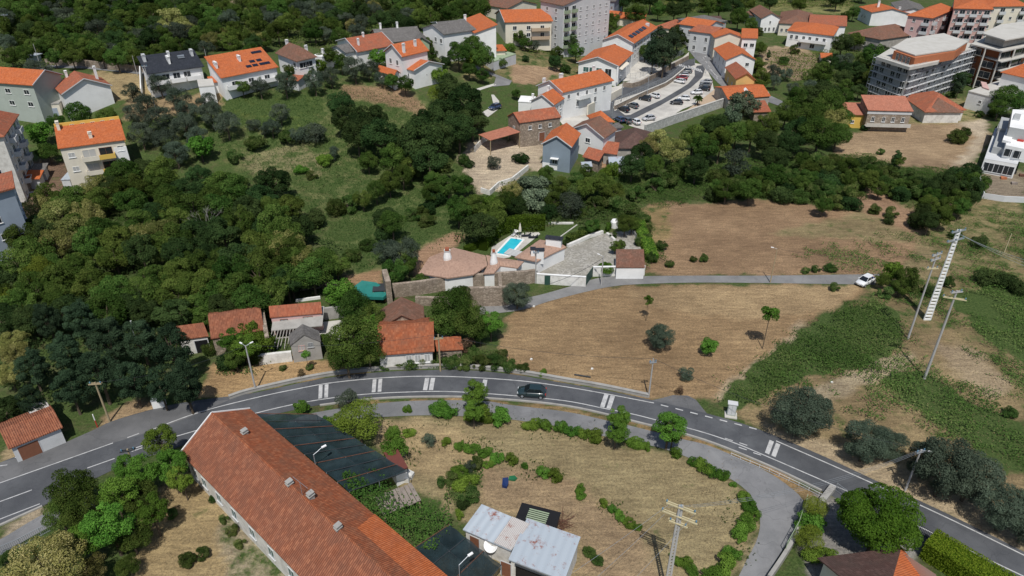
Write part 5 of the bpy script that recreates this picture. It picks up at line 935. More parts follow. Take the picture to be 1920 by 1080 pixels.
def vchim(rt,u,v,e,h,r1,r2,nm='chimney'):
    p=loc_of(rt,P(u,v,e)); m=lathe(MB(),[(r1,-.6),(r1,h*.15),(r2,h),(r2*1.25,h+.02),(r2*1.25,h+.15)],10); m.add([],[]); m.box(-r2*.7,r2*.7,-r2*.9,r2*.9,h+.15,h+.5,1); return m.build(nm,['wall_white','roof_red_x'],rt,loc=p)
vchim(r,839,484,3.8,1.5,.75,.5)
r2,q=fan_roof('villa_wing','middle wing of the pinkish roofed villa next to the pool','house',[(911,478),(926,481),(982,490),(971,502),(939,498),(926,512),(906,513),(915,496)],2.9,[(936,489)],.6,'wall_white','roof_pink_x')
vchim(r2,926,494,3.2,2.2,.7,.35)
house('dark_lean_to','dark slate lean-to roof in the notch of the villa','outbuilding',(890,514),(903,511),(912,498),2.2,.4,'shed','wall_white','roof_slate',over=.05)
r3,q=fan_roof('pool_house','pinkish roofed pool house with a big white barbecue chimney','pool house',[(965,482),(1007,490),(1036,475),(1062,463),(1050,455),(1012,449)],2.8,[(1014,466)],.5,'wall_white','roof_pink_x')
p=loc_of(r3,P(1040,460,3.)); MB().box(-1.6,1.3,-.6,.6,-1,1.5).box(-1.8,1.5,-.75,.75,1.5,1.62,1).build('chimney',['wall_white','roof_slate_x'],r3,loc=p).rotation_euler=(0,0,-.25)
for u,v,h,a in ((999,480,1.5,.35),(1012,484,1.7,.7)):
    p=loc_of(r3,P(u,v,2.8)); MB().box(-a,a,-.4,.4,-1,h).box(-a-.15,a+.15,-.55,.55,h,h+.15,1).build('chimney',['wall_white','roof_slate_x'],r3,loc=p)
patch('pool_terrace',[(920,478),(922,464),(955,443),(968,437),(1010,436),(1013,439),(975,470),(955,483),(935,486)],'paving',.06); patch('lawn',[(960,484),(975,470),(1015,436),(1030,424),(1078,420),(1105,427),(1070,450),(1055,462),(1040,452),(1012,449),(985,468)],'leaf_broad' if 0 else 'wall_lawn' if 'wall_lawn' in MATS else 'ground',.045)
def pool():
    pts=[(930,474),(957,447),(981,453),(965,468),(950,482)]; q=[P(u,v) for u,v in ((930,476),(957,447),(981,454),(955,480))]; o=q[0]; rt=root('swimming_pool',o,'bright turquoise swimming pool beside the pinkish roofed villa','swimming pool')
    l=[p-o for p in q]; l[2]=l[1]+(l[3]-l[0]); MB().prism([(p.x,p.y) for p in l],-.1,.1).build('water','pool_water',rt); c=sum(l,Vector())/4; cp=MB()
    for i in range(4):
        a,b=l[i],l[(i+1)%4]; cp.beam(a+(a-c).normalized()*.15+Vector((0,0,.1)),b+(b-c).normalized()*.15+Vector((0,0,.1)),.4,.12)
    cp.build('coping','wall_white',rt)
    st=MB(); a=l[0].lerp(l[3],.5)
    MB().bar((l[0].x+.2,l[0].y,0),(l[0].x+.2,l[0].y,1),.03).bar((l[0].x+.7,l[0].y-.3,0),(l[0].x+.7,l[0].y-.3,1),.03).build('ladder','galv',rt)
pool()
o=MB(); rt=root('striped_mat',P(966,476),'grey striped mat floating by the pool steps','mat',-.5)
[o.box(-1.9,1.7,-1.2+.48*i,-.95+.48*i,.16,.2,0).box(-1.9,1.7,-.95+.48*i,-.72+.48*i,.16,.2,1) for i in range(5)]; o.build('stripes',['wall_grey','wall_palegrey'],rt)
rt=root('parasol',P(975,441),'closed pale parasol beside the pool','parasol'); lathe(MB(),[(.32,.9),(.26,1.6),(.12,2.4),(.02,2.8)],10).build('canopy','wall_cream',rt); MB().bar((0,0,0),(0,0,2.8),.03).box(-.3,.3,-.3,.3,0,.1).build('pole','galv',rt)
for i,(u,v,a) in enumerate(((986,444,.1),(999,447,.0),(964,441,1.2))):
    rt=root('sun_lounger',P(u,v),('dark lounger nearest the closed parasol','black lounger at the lawn edge of the pool terrace','pale lounger behind the far end of the pool')[i],'lounger',a,'loungers on the pool terrace'); MB().box(-.9,.5,-.33,.33,.3,.38).build('seat','cloth_dark' if i<2 else 'wall_palegrey',rt); MB().beam((.5,0,.34),(1.05,0,.75),.66,.07).build('backrest','cloth_dark' if i<2 else 'wall_palegrey',rt); 
    [MB().box(x-.03,x+.03,y-.03,y+.03,0,.3).build('leg','galv',rt) for x in (-.8,.4) for y in (-.28,.28)]
rt=root('garden_table',P(968,440),'small white garden table with chairs by the parasol','table'); lathe(MB(),[(.0,.72),(.55,.72),(.55,.76),(0,.76)],14).build('tabletop','wall_white',rt); MB().bar((0,0,0),(0,0,.72),.05).build('leg','galv',rt)
# courtyard
patch('cobbled_yard',[(1006,529),(1007,512),(1021,495),(1062,466),(1130,439),(1167,434),(1185,432),(1205,463),(1207,500),(1155,503),(1111,516),(1098,535)],'cobbles',.06)
wall('white_wall','long white wall along the lane in front of the cobbled yard',[(1006,531),(1050,534),(1098,537)],1.9,'stonewhite',.3,cap='wall_white')
wall('white_wall','white wall joined to the brown roofed garage by the lane',[(1111,518),(1160,517),(1208,516)],1.9,'stonewhite',.3,cap='wall_white')
rt=root('green_gate',P(1098,536),'dark green metal gate between the two white lane walls','gate'); b_=P(1111,518)-rt.location; MB().beam((0,0,1),b_*.49+Vector((0,0,1)),.06,2).build('leaf','green_door',rt); MB().beam(b_*.51+Vector((0,0,1)),b_+Vector((0,0,1)),.06,2).build('leaf','green_door',rt)
o=MB().box(-.5,.5,-.22,-.16,0,1.85).build('green_door','green_door',loc=P(1026,533)); tag(o,'narrow green door in the long white lane wall','door')
wall('low_wall','low broken white wall between the cobbled yard and the upper garden',[(1064,464),(1085,455),(1105,446),(1130,438)],.7,'stonewhite',.5); wall('low_wall','short white step wall beside the yard bush',[(1138,440),(1152,452)],.5,'stonewhite',.5)
wall('low_wall','low stone wall on the right edge of the cobbled yard',[(1184,432),(1195,447),(1205,462)],.8,'pale_stone',.5); wall('low_wall','thin white kerb behind the lawn',[(1029,420),(1075,420)],.4,'stonewhite',.3); wall('garden_path','narrow pale path edge across the lawn',[(1047,447),(1082,422)],.12,'pale_concrete',.25)
o=lathe(MB(),[(0,0),(.8,0),(.85,1.3),(.6,1.7),(0,1.8)],14).build('white_tank','wall_white',loc=P(1152,426)); tag(o,'round white water tank behind the yard','tank')
house('garage','garage with mottled brown roof at the right end of the white wall','garage',(1156,502),(1208,502),(1206,469),2.3,.5,'shed','wall_white','roof_brown',over=.1,base=.4)
# ruins
wall('ruin_wall','long roofless stone wall behind the leafy trees, back wall of the ruin',[(738,557),(790,551),(841,543),(905,537),(985,532),(1003,529)],2.6,'rubble',.6); wall('ruin_wall','tall front stone wall of the ruin beside the lane',[(868,573),(905,573),(940,572),(953,570)],3.6,'rubble',.6); wall('ruin_wall','low broken stone wall left part of the ruin front',[(780,571),(830,573),(866,573)],1.6,'rubble',.6)
wall('ruin_wall','side stone wall joining the front and back walls of the ruin',[(939,570),(937,539)],2.8,'rubble',.6); wall('ruin_pillar','tall narrow stone wall end beside the teal tarpaulin',[(732,572),(725,548)],4.6,'rubble',.9)
o=MB().box(-.5,.5,-.08,.08,0,2.).build('loose_door','wall_white',loc=P(833,540)); tag(o,'white door panel leaning on the ruin wall','door')
o=MB().prism([(-3.4,-1.2),(2.6,-1.5),(3.6,.2),(1.,1.8),(-1.5,2.1),(-3.2,.4)],1.2,[1.9,1.7,1.9,2.7,2.9,2.2]).build('teal_tarpaulin','tarp_teal',loc=P(694,565)); tag(o,'teal tarpaulin roof beside the tall stone pillar','tarpaulin')
canopy('dark_shed','dark flat shed roof behind the teal tarpaulin',(698,546),(722,545),(718,533),2.3,.2,'dark_metal')
house('orange_roof_ruin','abandoned house with patched red-orange roof and flaking white wall above the main road','house',(711,663),(810,656),(810,630),3.,1.9,'x','wall_dirty','roof_old',over=.35,dd=8.5,ridgecap=True,win=[(0,(.55,.72,.9),(.9,),.9,1.4,'shutter')])
house('brown_roof_ruin','abandoned building with grey-brown roof behind the red-orange one','house',(716,612),(793,606),(790,576),2.8,1.9,'y','rubble','roof_brown',over=.3)
house('sunken_roof','small collapsing red roof half covered by weeds','outbuilding',(821,657),(866,654),(862,634),1.6,.8,'shed','rubble','roof_old',over=.2)
house('ruined_wing','ruined house with pink and cream inner wall under a strip of red tiles','house',(508,594),(602,586),(600,570),3.4,1.,'shed','wall_pink','roof_red',over=.15,win=[(0,(.24,),(2.0,),1.2,.8,'shutter_grey','brown_door'),(0,(.72,),(1.8,),1.5,1.1,'shutter','brown_door')])
r,w_,d=house('ruined_wing','long ruined house with sagging brown and orange roof draped with creeper','house',(398,634),(493,618),(489,592),3.2,1.6,'x','rubble','roof_farm',over=.2,dd=8)
house('ruined_cottage','small ruined cottage with red roof and open white front at the left of the ruins','house',(338,636),(388,629),(380,609),2.9,1.0,'shed','wall_dirty','roof_farm',over=.2,doors=[(0,.72,1.8,2.2,'black')])
r,w_,d=house('ruined_gable','grey rendered gable of a roofless house with two bricked windows','house',(545,647),(600,640),(597,622),3.2,1.5,'y','concrete','roof_grey',over=.12,win=[(0,(.35,),(2.0,),.9,.9,'shutter','wall_pinkp'),(0,(.66,),(2.4,),.8,.8,'shutter_grey','wall_grey')])
rt=root('collapsed_floor',P(535,655),'collapsed grey ceiling and bare rafters inside the ruined house','ruin',.12); rs=random.Random(9)
vs,fs=shell([(-2.2,2.5,2.),(5.6,2.5,2.3),(5.6,6.6,3.3),(-2.2,6.6,3.1)],[(0,1,2,3)],.15); MB().add(vs,fs).build('ceiling_slab','concrete',rt)
m=MB(); [m.beam((-2.+.45*i,2.4+rs.uniform(-.2,.2),2.),( -2.4+.5*i,-.6+rs.uniform(-.5,.5),.6+rs.uniform(0,.8)),.1,.12) for i in range(13)]; m.beam((-2.2,1,1.4),(4.,1.2,1.6),.12,.12); m.build('rafters','dead_wood',rt)
wall('ruin_wall','ivy clad tall party wall between the two ruined houses',[(508,668),(503,640),(498,612)],3.6,'rubble',.6); wall('ruin_wall','low whitewashed wall with a small opening left of the grey gable',[(487,683),(520,679),(549,676)],1.7,'stonewhite',.5)
wall('ruin_wall','grey wall stub at the right end of the ruined house',[(602,600),(646,594)],2.2,'concrete',.4); patch('rubble_floor',[(585,640),(600,605),(645,600),(650,630),(620,650)],'pale_concrete',.08)
wall('greenhouse_wall','white kerb of the kitchen garden behind the ruined house',[(555,566),(601,560)],.5,'wall_white',.3)
r,w_,d=house('roadside_house','small old house with faded orange roof and brown door at the left roadside','house',(20,838),(112,801),(90,763),2.6,.9,'x','wall_palegrey','roof_farm',over=.3,base=.6,doors=[(0,.3,2.2,2.1,'brown_door')],dd=5.6)
house('metal_shed','shed with grey corrugated roof behind the faded orange roadside roof','shed',(60,778),(92,766),(84,752),2.8,.4,'shed','wall_dirty','sheet_rusty',over=.15)
# lower right garden walls
wall('garden_wall','pale concrete garden wall running down beside the access road',[(1512,945),(1500,985),(1490,1010),(1470,1045),(1440,1090)],.9,'concrete',.4,sm=True); wall('garden_wall','broad pale wall top between the access road and the road railing',[(1538,946),(1560,918)],.7,'concrete',.7)
railing('railing','grey bar railing beside the main road at the broad pale wall',[(1566,920),(1600,945)],1.2,'galv',.16); railing('railing','long dark bar railing between the bright hedge and the main road',[(1722,1000),(1790,1040),(1870,1090)],1.2,'dark_metal',.16); railing('railing','rusty bar railing along the lower left access road',[(0,1042),(40,1025),(95,996)],1.2,'galv',.18)
railing('guard_rail','low white post rail between the main road and the access road on the right',[(1370,855),(1440,884),(1500,912),(1545,935)],.5,'wall_palegrey',1.2,1.2,bar=.04)
railing('railing','green handrail on the garden wall beside the access road',[(1508,950),(1492,1000),(1470,1040)],1.,'wall_greenw',.5,dz=1.)
rt=root('roadside_cabinet',P(1370,778),'pale green utility cabinet on a concrete slab beside the dashed road edge','cabinet',-.25); MB().box(-.55,.55,-.35,.35,.15,2.).build('body','wall_sage',rt); MB().box(-.65,.65,-.42,.42,2.003,2.1).build('cap','wall_palegrey',rt); MB().box(-.8,.8,-.8,.5,-.2,.147).build('plinth','pale_concrete',rt); MB().box(-.45,-.03,-.37,-.352,.3,1.85).box(.03,.45,-.37,-.352,.3,1.85).build('door','wall_palegrey',rt)
rt=root('electric_cabinet',P(300,762),'white metal cabinet under the dark pines at the forecourt edge','cabinet',.3); MB().box(-.8,.8,-.4,.4,0,1.3).build('body','wall_white',rt); MB().box(-.85,.85,-.45,.45,1.303,1.36).build('cap','galv',rt)
rt=root('marker_post',P(183,801),'short red and white marker post at the forecourt edge','post'); MB().bar((0,0,0),(0,0,1.2),.07).build('red_part','red_paint',rt); MB().bar((0,0,1.2),(0,0,2.2),.07).build('white_part','wall_white',rt)
rt=root('fallen_pipe',P(1092,706),'dark pipe lying in the brown field behind the parapet','pipe',-.25); MB().bar((-1.2,0,.12),(1.2,0,.12),.12,n=8).build('pipe','dark_metal',rt)
for i,(u,v) in enumerate(((1027,736),(1559,717),(996,674),(1110,692),(1001,575))): 
    if i: tag(MB().prism([(-.2,-.15),(.15,-.2),(.22,.1),(-.05,.2)],-.1,[.12,.2,.1,.15]).build('pale_stone','stonewhite',loc=P(u,v)),('','white stone on the hillside between the poles and the olives','white stone near the left end of the brown field','white stone in the brown field above the parapet','white stone by the bend of the lane')[i],'stone')
# ================= POLES AND CABLES
def pole(name,label,base,top,kind_='wood',r1=.16,r2=.1,cat='utility pole',arms=(),lamp=None):
    b=P(*base); h=6.
    lo,hi=1,30
    for i in range(30):
        h=(lo+hi)/2
        if pix(b.x,b.y,b.z+h)[1]>top[1]: lo=h
        else: hi=h
    rt=root(name,b,label,cat)
    if kind_=='ladder':
        m=MB(); [m.beam((s*.55,0,-.5),(s*.22,0,h),.12,.22) for s in (-1,1)]; m.build('rails','wall_palegrey',rt); n=int(h/.62)
        for i in range(n): wd=.55-.33*(i*.62/h); MB().box(-wd,wd,-.1,.1,i*.62,i*.62+.3).build('rung','wall_white',rt)
    elif kind_=='lattice':
        m=MB().beam((-.22,0,-.5),(-.12,0,h),.12,.2).beam((.22,0,-.5),(.12,0,h),.12,.2); m.build('mast','pole_conc',rt); m=MB(); n=int(h/.45)
        for i in range(n): wd=.22-.1*i*.45/h; m.beam((-wd,0,i*.45),(wd,0,(i+.6)*.45),.08,.1)
        m.build('webs','pole_conc',rt)
    else: MB().bar((0,0,-.5),(0,0,h),r1,r2,8).build('mast',kind_,rt)
    for z,L,a,mt in arms:
        d_=Vector((math.cos(a),math.sin(a),0)); MB().beam(-d_*L/2+Vector((0,-.14,h-z)),d_*L/2+Vector((0,-.14,h-z)),.09,.13).beam(-d_*L/2+Vector((0,.14,h-z)),d_*L/2+Vector((0,.14,h-z)),.09,.13).build('crossarm',mt,rt)
        for s in (-.47,0,.47) if L>2 else (-.4,.4): MB().bar(d_*L*s+Vector((0,0,h-z+.02)),d_*L*s+Vector((0,0,h-z+.22)),.05).bar(d_*L*s+Vector((0,0,h-z+.22)),d_*L*s+Vector((0,0,h-z+.34)),.09,.05).build('insulator','insulator',rt)
    if lamp:
        for a in lamp:
            d_=Vector((math.cos(a),math.sin(a),0)); lm=MB().bar((0,0,h-.1),d_*.7+Vector((0,0,h+.1)),.03).build('lamp_arm','galv',rt); MB().beam(d_*.65+Vector((0,0,h+.1)),d_*1.1+Vector((0,0,h+.14)),.18,.1).build('lamp_head','lamp_white',lm)
    return rt,b,h
pl={}
pl['a']=pole('utility_pole','tall lattice concrete pole with three yellow crossarms in the foreground garden',(1248,1115),(1275,947),'lattice',cat='utility pole',arms=((.3,2.8,-.5,'beam'),(1.5,3.4,-.5,'beam'),(2.4,1.8,-.5,'beam')))
pl['b']=pole('utility_pole','concrete pole with pale crossarms nearest the dark shadow on the right hillside',(1733,710),(1787,545),'pole_conc',.2,.12,arms=((.2,1.8,.2,'pole_conc'),(1.2,2.8,-.35,'beam')))
pl['c']=pole('utility_pole','slimmer concrete pole with dark insulators left of the white ladder pylon',(1702,636),(1757,475),'pole_conc',.17,.1,arms=((.2,2.2,.5,'pole_conc'),(1.,2.2,.5,'pole_conc'),(2.5,1.8,.1,'beam')))
pl['d']=pole('ladder_pylon','tall white ladder-like concrete pylon on the right hillside',(1738,600),(1795,430),'ladder',cat='pylon',arms=((.3,3.,.4,'galv'),(1.8,3.6,.4,'galv')))
pl['e']=pole('utility_pole','leaning concrete pole in front of the big olive at the lower right',(1697,920),(1731,843),'pole_conc',.13,.09,arms=((.3,1.2,.3,'galv'),),lamp=(-.5,))
pl['f']=pole('utility_pole','thin pole at the end of the parapet in front of the brown field',(1216,745),(1226,672),'pole_conc',.12,.08,arms=((.6,1.,.2,'galv'),))
pl['g']=pole('utility_pole','wooden pole beside the patched red-orange roof',(826,696),(821,627),'wood',.14,.1,arms=((.7,1.4,.2,'wood'),))
pl['h']=pole('street_lamp','twin headed street lamp in front of the ruins',(480,733),(467,648),'pole_conc',.14,.09,cat='street lamp',lamp=(2.6,.7))
pl['i']=pole('utility_pole','wooden pole by the forecourt under the dark pines',(206,791),(181,717),'wood',.15,.1,arms=((.2,1.6,.1,'wood'),))
pl['j']=pole('utility_pole','thin pole beside the lane above the middle of the brown field',(1444,530),(1457,466),'wood',.1,.07,lamp=(2.9,))
pl['k']=pole('utility_pole','grey pole by the lane in front of the cobbled yard',(1127,535),(1129,480),'pole_conc',.13,.09,lamp=(2.6,))
pl['l']=pole('utility_pole','grey pole at the left end of the white lane wall',(1004,531),(1006,471),'pole_conc',.13,.09,arms=((.3,1.,.1,'galv'),))
pl['m']=pole('utility_pole','thin wooden pole in the dry grass near the right edge',(1883,473),(1899,438),'beam',.08,.06)
pl['n']=pole('utility_pole','dark slender pole among the olives below the black roofed house',(295,218),(275,122),'pole_conc',.12,.08,arms=((.3,1.2,.2,'galv'),))
pl['o']=pole('utility_pole','pole on the upper wooded slope in the top left corner',(22,72),(6,27),'pole_conc',.14,.09,arms=((.2,2.6,.1,'galv'),))
pl['p']=pole('utility_pole','pole poking out of the roadside trees at the lower left',(262,905),(242,842),'wood',.14,.1,arms=((.2,1.6,.3,'dark_metal'),))
pl['q']=pole('street_lamp','lamp post standing in the dark pines',(262,660),(251,610),'galv',.07,.05,cat='street lamp',lamp=(2.,))
for i,(b,t_,lb) in enumerate((((1213,182),(1216,142),'lamp post on the island wall of the car park, right of the pair'),((1165,194),(1165,142),'lamp post at the corner of the tall white wall'),((1147,224),(1149,192),'wooden lamp post at the lower end of the car park'),((1323,138),(1325,107),'lamp post at the junction of the main street'),((1302,120),(1303,98),'small lamp post near the upper crossing'))): pole('street_lamp',lb,b,t_,'galv',.09,.06,cat='street lamp',lamp=(3.,))
for i,(b,t_,lb) in enumerate((((78,130),(75,82),'thin pole at the left end of the upper lane'),((227,135),(219,85),'thin pole on the upper lane above the white gable'),((258,142),(254,104),'thin pole just left of the black roofed house'),((391,128),(387,92),'thin pole between the black and orange roofs'))): pole('utility_pole',lb,b,t_,'pole_conc',.09,.06)
for u,v,e,a,lb in ((592,874,4.2,.9,'white headed lamp rising from the shade net behind the long roof'),(862,1082,3.6,.9,'white headed lamp above the lower shade net')):
    rt=root('yard_lamp',P(u,v,0) if 0 else PZ(u,v,0),lb,'lamp'); b=PZ(u,v,3.2); rt.location=(b.x,b.y,0); m=MB().bar((0,0,0),(0,0,5.),.05).bar((0,0,5.),(.9,.7,5.5),.035); m.build('mast','galv',rt); MB().beam((.85,.66,5.5),(1.3,1.0,5.54),.24,.12).build('lamp_head','lamp_white',rt)
def cable(a,b,label,r=.016,sag=.6,group=None):
    a=Vector(a);b=Vector(b); m=MB(); n=10; o=a.copy(); pts=[a.lerp(b,i/n)-o-Vector((0,0,sag*4*(i/n)*(1-i/n))) for i in range(n+1)]
    for i in range(n): m.bar(pts[i],pts[i+1],r,n=4)
    tag(m.build('power_cable','dark_metal' if group is None else 'galv',loc=o),label,'cable',group)
def top(k,dx=0,dz=0.): _,b,h=pl[k]; return b+Vector((dx,0,h+dz))
for i,(dx,dz,en) in enumerate(((-1.2,0,(700,1300)),(-1.4,-1.2,(800,1340)),(1.4,-1.2,(880,1380)))): e_=PZ(en[0],en[1],9.); cable(top('a',dx,dz),e_,('upper','middle','lower')[i]+' cable leaving the foreground lattice pole towards the lower left',.014,1.,'cables of the foreground lattice pole')
for i,dx in enumerate((-1.2,0,1.2)): cable(top('a',dx,-.3),top('e',dx*.3,-.2),'left middle right'.split()[i]+' cable between the lattice pole and the leaning pole by the road',.012,1.5,'cables over the access road')
for i,(dx,v) in enumerate(((-.8,488),(.4,500),(1.2,513))): cable(top('d',dx,-.4-.4*i),PZ(2100,v+40,14.),('upper','middle','lower')[i]+' cable running right from the white ladder pylon',.02,1.,'cables of the ladder pylon')
cable(top('g'),top('f'),'cable crossing the brown field from the wooden pole to the parapet pole',.02,1.); cable(top('f'),top('e'),'cable from the parapet pole to the leaning pole by the big olive',.02,1.4); cable(top('h'),top('g'),'cable from the twin lamp to the wooden pole beside the red-orange roof',.02,.8)
cable(top('k',0,-.4),P(1028,533,2.2),'black cable sagging over the cobbled yard',.035,.5); cable(top('j'),top('c'),'cable over the lane from the thin pole to the hillside pole',.018,1.2); cable(top('i'),top('h'),'cable from the forecourt pole to the twin lamp',.018,1.)
# ================= CARS
def car_proto(L=4.05,W=1.72,Hh=1.48,van=False):
    rt=root('parked_car',(0,0,-50),'x','car'); h=L/2; hw=W/2
    st=[(-h,.62,.42,.62),(-h+.12,.74,.30,.74),(-h+.5,.83,.24,.84),(-h+1.1,.86,.22,.92),(-h+1.9,.86,.2,.95),(h-1.3,.86,.22,.97),(h-.5,.84,.24,.98),(h-.12,.78,.30,.92),(h,.7,.4,.8)]
    vs=[];K=8
    for x,wf,z0,z1 in st:
        w_=hw*wf/.86; vs+=[(x,-w_*.92,z0),(x,-w_,z0+.14),(x,-w_*1.0,z1-.16),(x,-w_*.86,z1),(x,w_*.86,z1),(x,w_*1.0,z1-.16),(x,w_,z0+.14),(x,w_*.92,z0)]
    n=len(st); fs=[(k*K+i,(k+1)*K+i,(k+1)*K+(i+1)%K,k*K+(i+1)%K) for k in range(n-1) for i in range(K)]+[tuple(range(K)),tuple(range((n-1)*K,n*K))[::-1]]
    b=MB().add(vs,fs).build('body','car_white',rt,True)
    f=-h+1.0; r_=h-.25; g=[(f,.93),(f+.75,Hh-.05),(r_-.55,Hh-.03),(r_,.97)]
    gl=MB(); ws=[hw*.86,hw*.68,hw*.68,hw*.82]; vs=[(x,s*w_,z) for (x,z),w_ in zip(g,ws) for s in (-1,1)]
    gl.add(vs,[(0,2,3,1),(2,4,5,3),(4,6,7,5),(0,6,4,2),(1,3,5,7)]); gl.build('windows','car_glass',rt)
    ro=MB(); a,c=f+.72,r_-.5; vs,fs=shell([(a,-hw*.7,Hh),(c,-hw*.7,Hh+.01),(c,hw*.7,Hh+.01),(a,hw*.7,Hh)],[(0,1,2,3)],.06); ro.add(vs,fs)
    for s in (-1,1):
        ro.bar((f,s*hw*.86,.94),(a,s*hw*.69,Hh-.03),.04,n=4).bar((r_,s*hw*.82,.97),(c,s*hw*.69,Hh-.03),.05,n=4).bar(((f+r_)/2,s*hw*.87,.95),((f+r_)/2,s*hw*.695,Hh-.03),.035,n=4)
    ro.build('roof','car_white',rt)
    for x in (-h+.75,h-.72):
        for s in (-1,1):
            wv=MB().bar((x,s*(hw-.2),.31),(x,s*(hw+.01),.31),.31,n=16).build('wheel','rubber',rt); MB().bar((x,s*(hw+.012),.31),(x,s*(hw+.03),.31),.19,n=12).build('rim','galv',wv)
    for s in (-1,1):
        MB().box(-h+.02,-h+.24,s*hw*.62-.17,s*hw*.62+.17,.58,.72).build('headlight','glass_light',rt); MB().box(h-.14,h+.0,s*hw*.74-.12,s*hw*.74+.12,.62,.88).build('tail_light','red_paint',rt); MB().box(f+.25,f+.42,s*(hw+.0)-.02+s*.08-.07,s*hw+s*.08+.07,.92,1.05).build('mirror','car_white',rt)
    MB().box(-h-.01,-h+.03,-.26,.26,.4,.5).build('number_plate','wall_white',rt)
    return rt
def paint(name,c,r=.25,mt=.0):
    m,t,b=nodes(name,r,.5,mt); b.inputs[0].default_value=c+(1,); b.inputs['Coat Weight'].default_value=.6
for n_,c in dict(car_white=(.70,.71,.72),car_black=(.012,.013,.016),car_grey=(.10,.105,.11),car_silver=(.42,.43,.45),car_red=(.22,.02,.025),car_blue=(.03,.05,.11),car_teal=(.018,.035,.04)).items(): paint(n_,c)
glassy('car_glass',(.012,.016,.02),.06); glassy('glass_light',(.55,.58,.6),.15)
proto=car_proto(); first=[True]
def car(u,v,du,dv,col,label,group=None,sc=1.):
    p=P(u,v); q=P(u+du,v+dv); ang=math.atan2(q.y-p.y,q.x-p.x)+math.pi; z=gh(p.x,p.y)+(.06 if v>300 else .16)
    mt={'body':col,'roof':col,'mirror':col}
    if first[0]:
        r=dup(proto,(p.x,p.y,z),ang,sc,label,group,mt)
    else: r=dup(proto,(p.x,p.y,z),ang,sc,label,group,mt)
    return r
CG='cars parked in the car park'
car(997,741,-30,-2.2,'car_teal','dark teal hatchback driving on the main road')
car(1621,532,-22,11,'car_white','white hatchback stopped at the right end of the lane')
for u,v,du,dv,c,l in ((1287,137,-15,-1,'car_grey','grey car topmost in the upper island row'),(1281,144,-15,-1,'car_silver','silver car second from the top in the upper island row'),(1278,149.5,-15,-2,'car_red','dark red car in the upper island row'),(1274,156,-14,-3,'car_white','white car lowest in the upper island row'),
 (1227,183,-14,-6,'car_white','white car alone beside the island wall, right of a black one'),(1209,188.5,-15,-3,'car_black','black car third along the island wall'),(1186,202,-14,-6,'car_grey','dark grey car second along the island wall'),(1169,209,-14,-6,'car_black','black car at the lower tip of the island'),
 (1268,196,-16,-1,'car_black','black car leftmost of the outer row'),(1282,188,-16,-2,'car_white','white car just above the leftmost black one of the outer row'),(1306,177,-16,0,'car_white','white car behind the palm'),(1320,170,-16,-2,'car_black','black car in the cluster below the street'),(1322,163,-16,-2,'car_grey','grey car in the cluster below the street'),(1324,157,-16,-2,'car_silver','silver car topmost in the cluster below the street'),
 (1216,226,-16,1,'car_silver','silver car alone at the lower end of the car park'),(1191,232.5,-12,-8,'car_white','small white car by the broad dark roof'),(1175,230.5,-12,-8,'car_grey','dark grey car between two others by the broad dark roof'),(1161,228.5,-12,-8,'car_blue','dark blue car leftmost by the broad dark roof')): car(u,v,du,dv,c,l,CG)
car(1430,180,-14,-4,'car_white','white car on the street beyond the wide orange roof'); car(928,205,-14,4,'car_blue','dark blue car among the bushes on the gravel path'); car(1682,54,10,8,'car_white','white car beside the low pink annex'); car(1694,36,12,8,'car_black','black car on the street above the pink annex'); car(1897,31,-14,4,'car_white','white van-like car near the top right corner',sc=1.2); car(1656,44,10,6,'car_grey','dark car beside the broad brown hipped roof')
for ch in list(proto.children): 
    for g in list(ch.children): D.objects.remove(g)
    D.objects.remove(ch)
D.objects.remove(proto)
# ================= PERSON
def skin(name,pts,ed,mat,par,sub=2):
    me=D.meshes.new(name); me.from_pydata([p[:3] for p in pts],ed,[]); me.materials.append(MATS[mat]); o=D.objects.new(name,me); COL.objects.link(o); o.parent=par
    o.modifiers.new('s','SKIN'); me.skin_vertices[0].data[0].use_root=True
    for i,p in enumerate(pts): me.skin_vertices[0].data[i].radius=(p[3],p[4] if len(p)>4 else p[3])
    m_=o.modifiers.new('u','SUBSURF'); m_.levels=m_.render_levels=sub; return o
pp=P(1634,531); rt=root('person',pp,'person in blue top and red shorts standing beside the white car on the lane','person',2.4)
b=[(0,0,.95,.15,.11),(0,0,1.15,.14,.10),(.02,0,1.38,.17,.11),(.04,0,1.5,.06),(.07,0,1.66,.095,.11),(-.0,.2,1.42,.055),(.05,.27,1.15,.045),(.2,.24,.98,.035),(.27,.23,.93,.035),(0,-.2,1.42,.055),(.08,-.27,1.17,.045),(.27,-.22,1.08,.035),(.34,-.21,1.05,.035),
 (0,.1,.88,.095),(.03,.12,.5,.065),(-.02,.13,.1,.045),(.12,.14,.04,.04),(0,-.1,.88,.095),(.0,-.12,.5,.065),(-.06,-.13,.1,.045),(.08,-.14,.04,.04)]
skin('body',b,[(0,1),(1,2),(2,3),(3,4),(2,5),(5,6),(6,7),(7,8),(2,9),(9,10),(10,11),(11,12),(0,13),(13,14),(14,15),(15,16),(0,17),(17,18),(18,19),(19,20)],'skin',rt)
skin('shirt',[(0,0,.98,.175,.135),(0,0,1.15,.165,.125),(.02,0,1.37,.19,.135),(.0,.2,1.4,.075),(.03,.25,1.25,.065),(0,-.2,1.4,.075),(.05,-.25,1.27,.065)],[(0,1),(1,2),(2,3),(3,4),(2,5),(5,6)],'cloth_blue',rt)
skin('shorts',[(0,0,.97,.17,.13),(0,.1,.86,.115),(.02,.12,.6,.1),(0,-.1,.86,.115),(.0,-.12,.6,.1)],[(0,1),(1,2),(0,3),(3,4)],'cloth_red',rt)
skin('hair',[(.04,0,1.72,.1,.11),(.05,0,1.78,.08,.09)],[(0,1)],'hair',rt)
